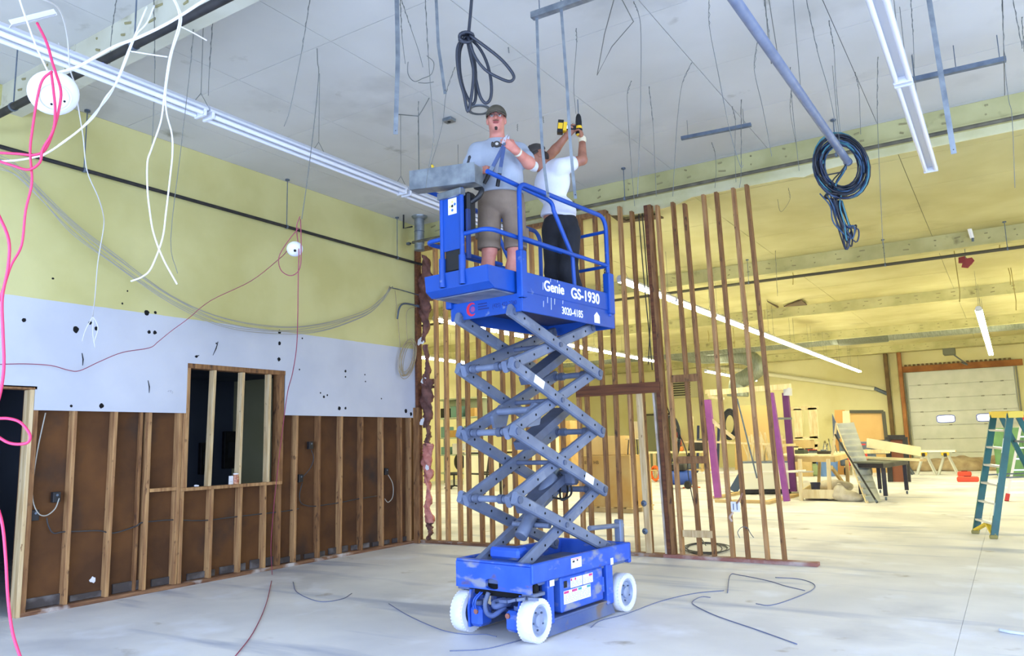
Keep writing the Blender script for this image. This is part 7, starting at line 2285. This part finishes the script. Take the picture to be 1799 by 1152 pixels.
MB().lathe([(.34, 0), (.40, .75), (.43, .75), (.43, .79), (.38, .79), (.32, .03), (0, .03)], c, (0, 0, 1), 20, cap=False).build('tub_shell', mat('tub_blue', (96, 132, 190), .5), t, smooth=True)
MB().tube([c + Vector((.42 * math.cos(a), .42 * math.sin(a), .76)) for a in [2 * math.pi * k / 20 for k in range(20)]], .02, 6, closed=True).build('tub_rim', MATS['tub_blue'], t)
c = BF(1432, 836)
t = thing('floor_saw', 'small green and dark machine on the floor behind the workbench', 'machine', c)
MB().bbox(c + Vector((-.35, -.25, .02)), c + Vector((.35, .25, .45)), .05).build('machine_body', mat('machine_green', (150, 168, 120), .5), t)
MB().bbox(c + Vector((-.3, -.2, .45)), c + Vector((.25, .2, .8)), .05).build('machine_head', BLACK, t)
c = BF(1406, 836)
t = thing('plywood_crate', 'plain plywood crate on the floor behind the workbench', 'crate', c)
MB().bbox(c + Vector((-.5, -.3, 0)), c + Vector((.5, .4, 1.3)), .01).build('crate_body', PINE_D, t)
MB().bbox(c + Vector((-.52, -.32, 1.3)), c + Vector((.52, .42, 1.36)), .01).build('crate_lid', PINE, t)
c = BF(1508, 836)
t = thing('hand_truck', 'red and grey hand truck parked behind the corrugated ramp', 'hand truck', c)
RDM = mat('truck_red', (206, 60, 56), .5)
for g in (-1, 1):
    MB().tube([c + Vector((g * .3, 0, .2)), c + Vector((g * .3, .3, 1.15))], .035, 8).build('upright', RDM, t, smooth=True)
    MB().lathe([(0, -.05), (.13, -.05), (.16, 0), (.13, .05), (0, .05)], c + Vector((g * .4, .05, .16)), (1, 0, 0), 16).build('wheel', RUBBER, t, smooth=True)
for z in (.4, .75, 1.1):
    MB().beam(c + Vector((-.3, .05 + z * .15, z)), c + Vector((.3, .05 + z * .15, z)), .05, .05).build('cross_bar', RDM, t)
MB().bbox(c + Vector((-.6, .2, .35)), c + Vector((.6, .3, 1.2)), .02).build('grey_sheet', GREY_STEEL, t)
# left part seen through the studs: shelving, bench, chair, boards
sc_ = AY(810, 740, 24)
sh_ = thing('metal_shelving', 'pale green steel shelving unit seen between the studs left of the lift', 'shelving', Vector((sc_.x, 24, 0)))
SHM = mat('pale_green_steel', (176, 186, 160), .5)
x0s, x1s = AY(772, 740, 24).x, AY(852, 740, 24).x
zs = [AY(810, y, 24).z for y in (702, 735, 770, 800, 832)]
for z in zs:
    MB().bbox((x0s, 23.7, z), (x1s, 24.3, z + .05), .01).build('shelf', SHM, sh_)
for x in (x0s, (x0s + x1s) / 2, x1s - .06):
    MB().bbox((x, 23.7, 0), (x + .06, 23.76, zs[0] + .05), .008).build('upright', SHM, sh_)
    MB().bbox((x, 24.24, 0), (x + .06, 24.3, zs[0] + .05), .008).build('upright', SHM, sh_)
MB().bbox((x0s, 24.26, zs[1]), (x1s, 24.29, zs[0]), .004).build('back_panel', SHM, sh_)
rr = random.Random(21)
cols_ = [PAPER, CARD, GREY_STEEL, mat('shop_teal', (110, 150, 140), .6), CARD2, BLACK]
names_ = ['white', 'tan', 'grey', 'teal', 'pale tan', 'black']
for j, z in enumerate(zs[1:4]):
    x = x0s + .25
    k = 0
    while x < x1s - .4:
        w_ = rr.uniform(.3, .5); h_ = rr.uniform(.22, .42)
        i_ = rr.randrange(6)
        t = thing('storage_carton', '%s carton, %s from the left on the %s shelf of the pale green shelving' % (names_[i_], ('first', 'second', 'third', 'fourth', 'fifth', 'sixth')[min(k, 5)], ('upper', 'middle', 'lower')[j]), 'carton', (x, 23.9, z + .051))
        MB().bbox((x, 23.75, z + .051), (x + w_, 24.2, z + .051 + h_), .01).build('carton_body', cols_[i_], t)
        x += w_ + rr.uniform(.1, .3); k += 1
c = BF(798, 858)
t = thing('office_chair', 'dark office chair seen between the studs near the corner', 'chair', c)
MB().lathe([(.0, .0), (.26, .0), (.28, .05), (.24, .09), (0, .1)], c + UP * .45, (0, 0, 1), 20).build('seat', RUBBER, t, smooth=True)
sdf_mesh([ell(c + Vector((.05, .25, .88)), I3, (.24, .06, .30), .02)], .03).build('backrest', RUBBER, t, smooth='all')
MB().cyl(c + UP * .08, c + UP * .45, .03, 10).build('column', BLACK, t)
for k in range(5):
    a = 2 * math.pi * k / 5
    d = Vector((math.cos(a), math.sin(a), 0))
    MB().beam(c + UP * .10, c + d * .30 + UP * .07, .05, .04).build('leg', BLACK, t)
    MB().lathe([(0, -.02), (.03, -.02), (.03, .02), (0, .02)], c + d * .30 + UP * .03, (d.y, -d.x, 0), 8).build('caster', BLACK, t)
c0, c1 = BF(825, 868), BF(880, 872)
t = thing('dark_bench_frame', 'dark steel bench frame with white panels seen through the studs behind the scissor arms', 'bench', c0)
for p in (c0, c1, c0 + Vector((-.2, 1, 0)), c1 + Vector((-.2, 1, 0))):
    MB().beam(p, p + UP * 1.25, .05, .05).build('leg', BLACK, t)
for z in (.6, 1.2):
    MB().beam(c0 + UP * z, c1 + UP * z, .05, .05).build('rail', BLACK, t)
    MB().beam(c0 + Vector((-.2, 1, z)), c1 + Vector((-.2, 1, z)), .05, .05).build('rail', BLACK, t)
MB().beam((c0 + c1) / 2 + Vector((-.1, .5, 1.26)), (c0 + c1) / 2 + Vector((-.1, .52, 1.26)), 2.2, .04).build('top', PLY, t)
MB().beam(c0.lerp(c1, .3) + Vector((0, .3, 0)), c0.lerp(c1, .5) + Vector((0, .3, 1.2)), .04, .05).build('brace', BLACK, t)
leanp('tall white sheet leaning behind the dark bench frame', [(815, 800, .2), (905, 800, .2), (905, 866, 0), (815, 864, 0)], BF(825, 862).y, .04, mat('white_sheet', (240, 236, 214), .6))
for k, (px, py, h_, w_, m_, lb_) in enumerate(((915, 858, 1.4, .7, CARD2, 'tan stacked carton seen through the scissor arms'), (950, 872, 1.7, .6, PLY, 'pale upright carton seen behind the middle of the scissor arms'), (985, 862, 2.1, .8, CARD, 'tall brown carton behind the scissor arms, left of the big box'))):
    c = BF(px, py)
    t = thing('carton', lb_, 'box', c)
    MB().bbox(c + Vector((-w_ / 2, 0, 0)), c + Vector((w_ / 2, .6, h_)), .01).build('carton_body', m_, t)
    MB().bbox(c + Vector((-w_ / 2, .27, h_)), c + Vector((w_ / 2, .33, h_ + .004)), .001).build('tape', CARD, t)
for k, (px, y_, lb_) in enumerate(((1178, 24, 'dark cable loops hung behind the thick post of the stud wall'),)):
    cable('cable_coil', lb_, 'cable', [[AY(px + rx * math.cos(a), 770 + 40 * math.sin(a), y_) for a in [2 * math.pi * j / 14 for j in range(15)]] for rx in (10, 14, 17)], .03, BLACK_CABLE)
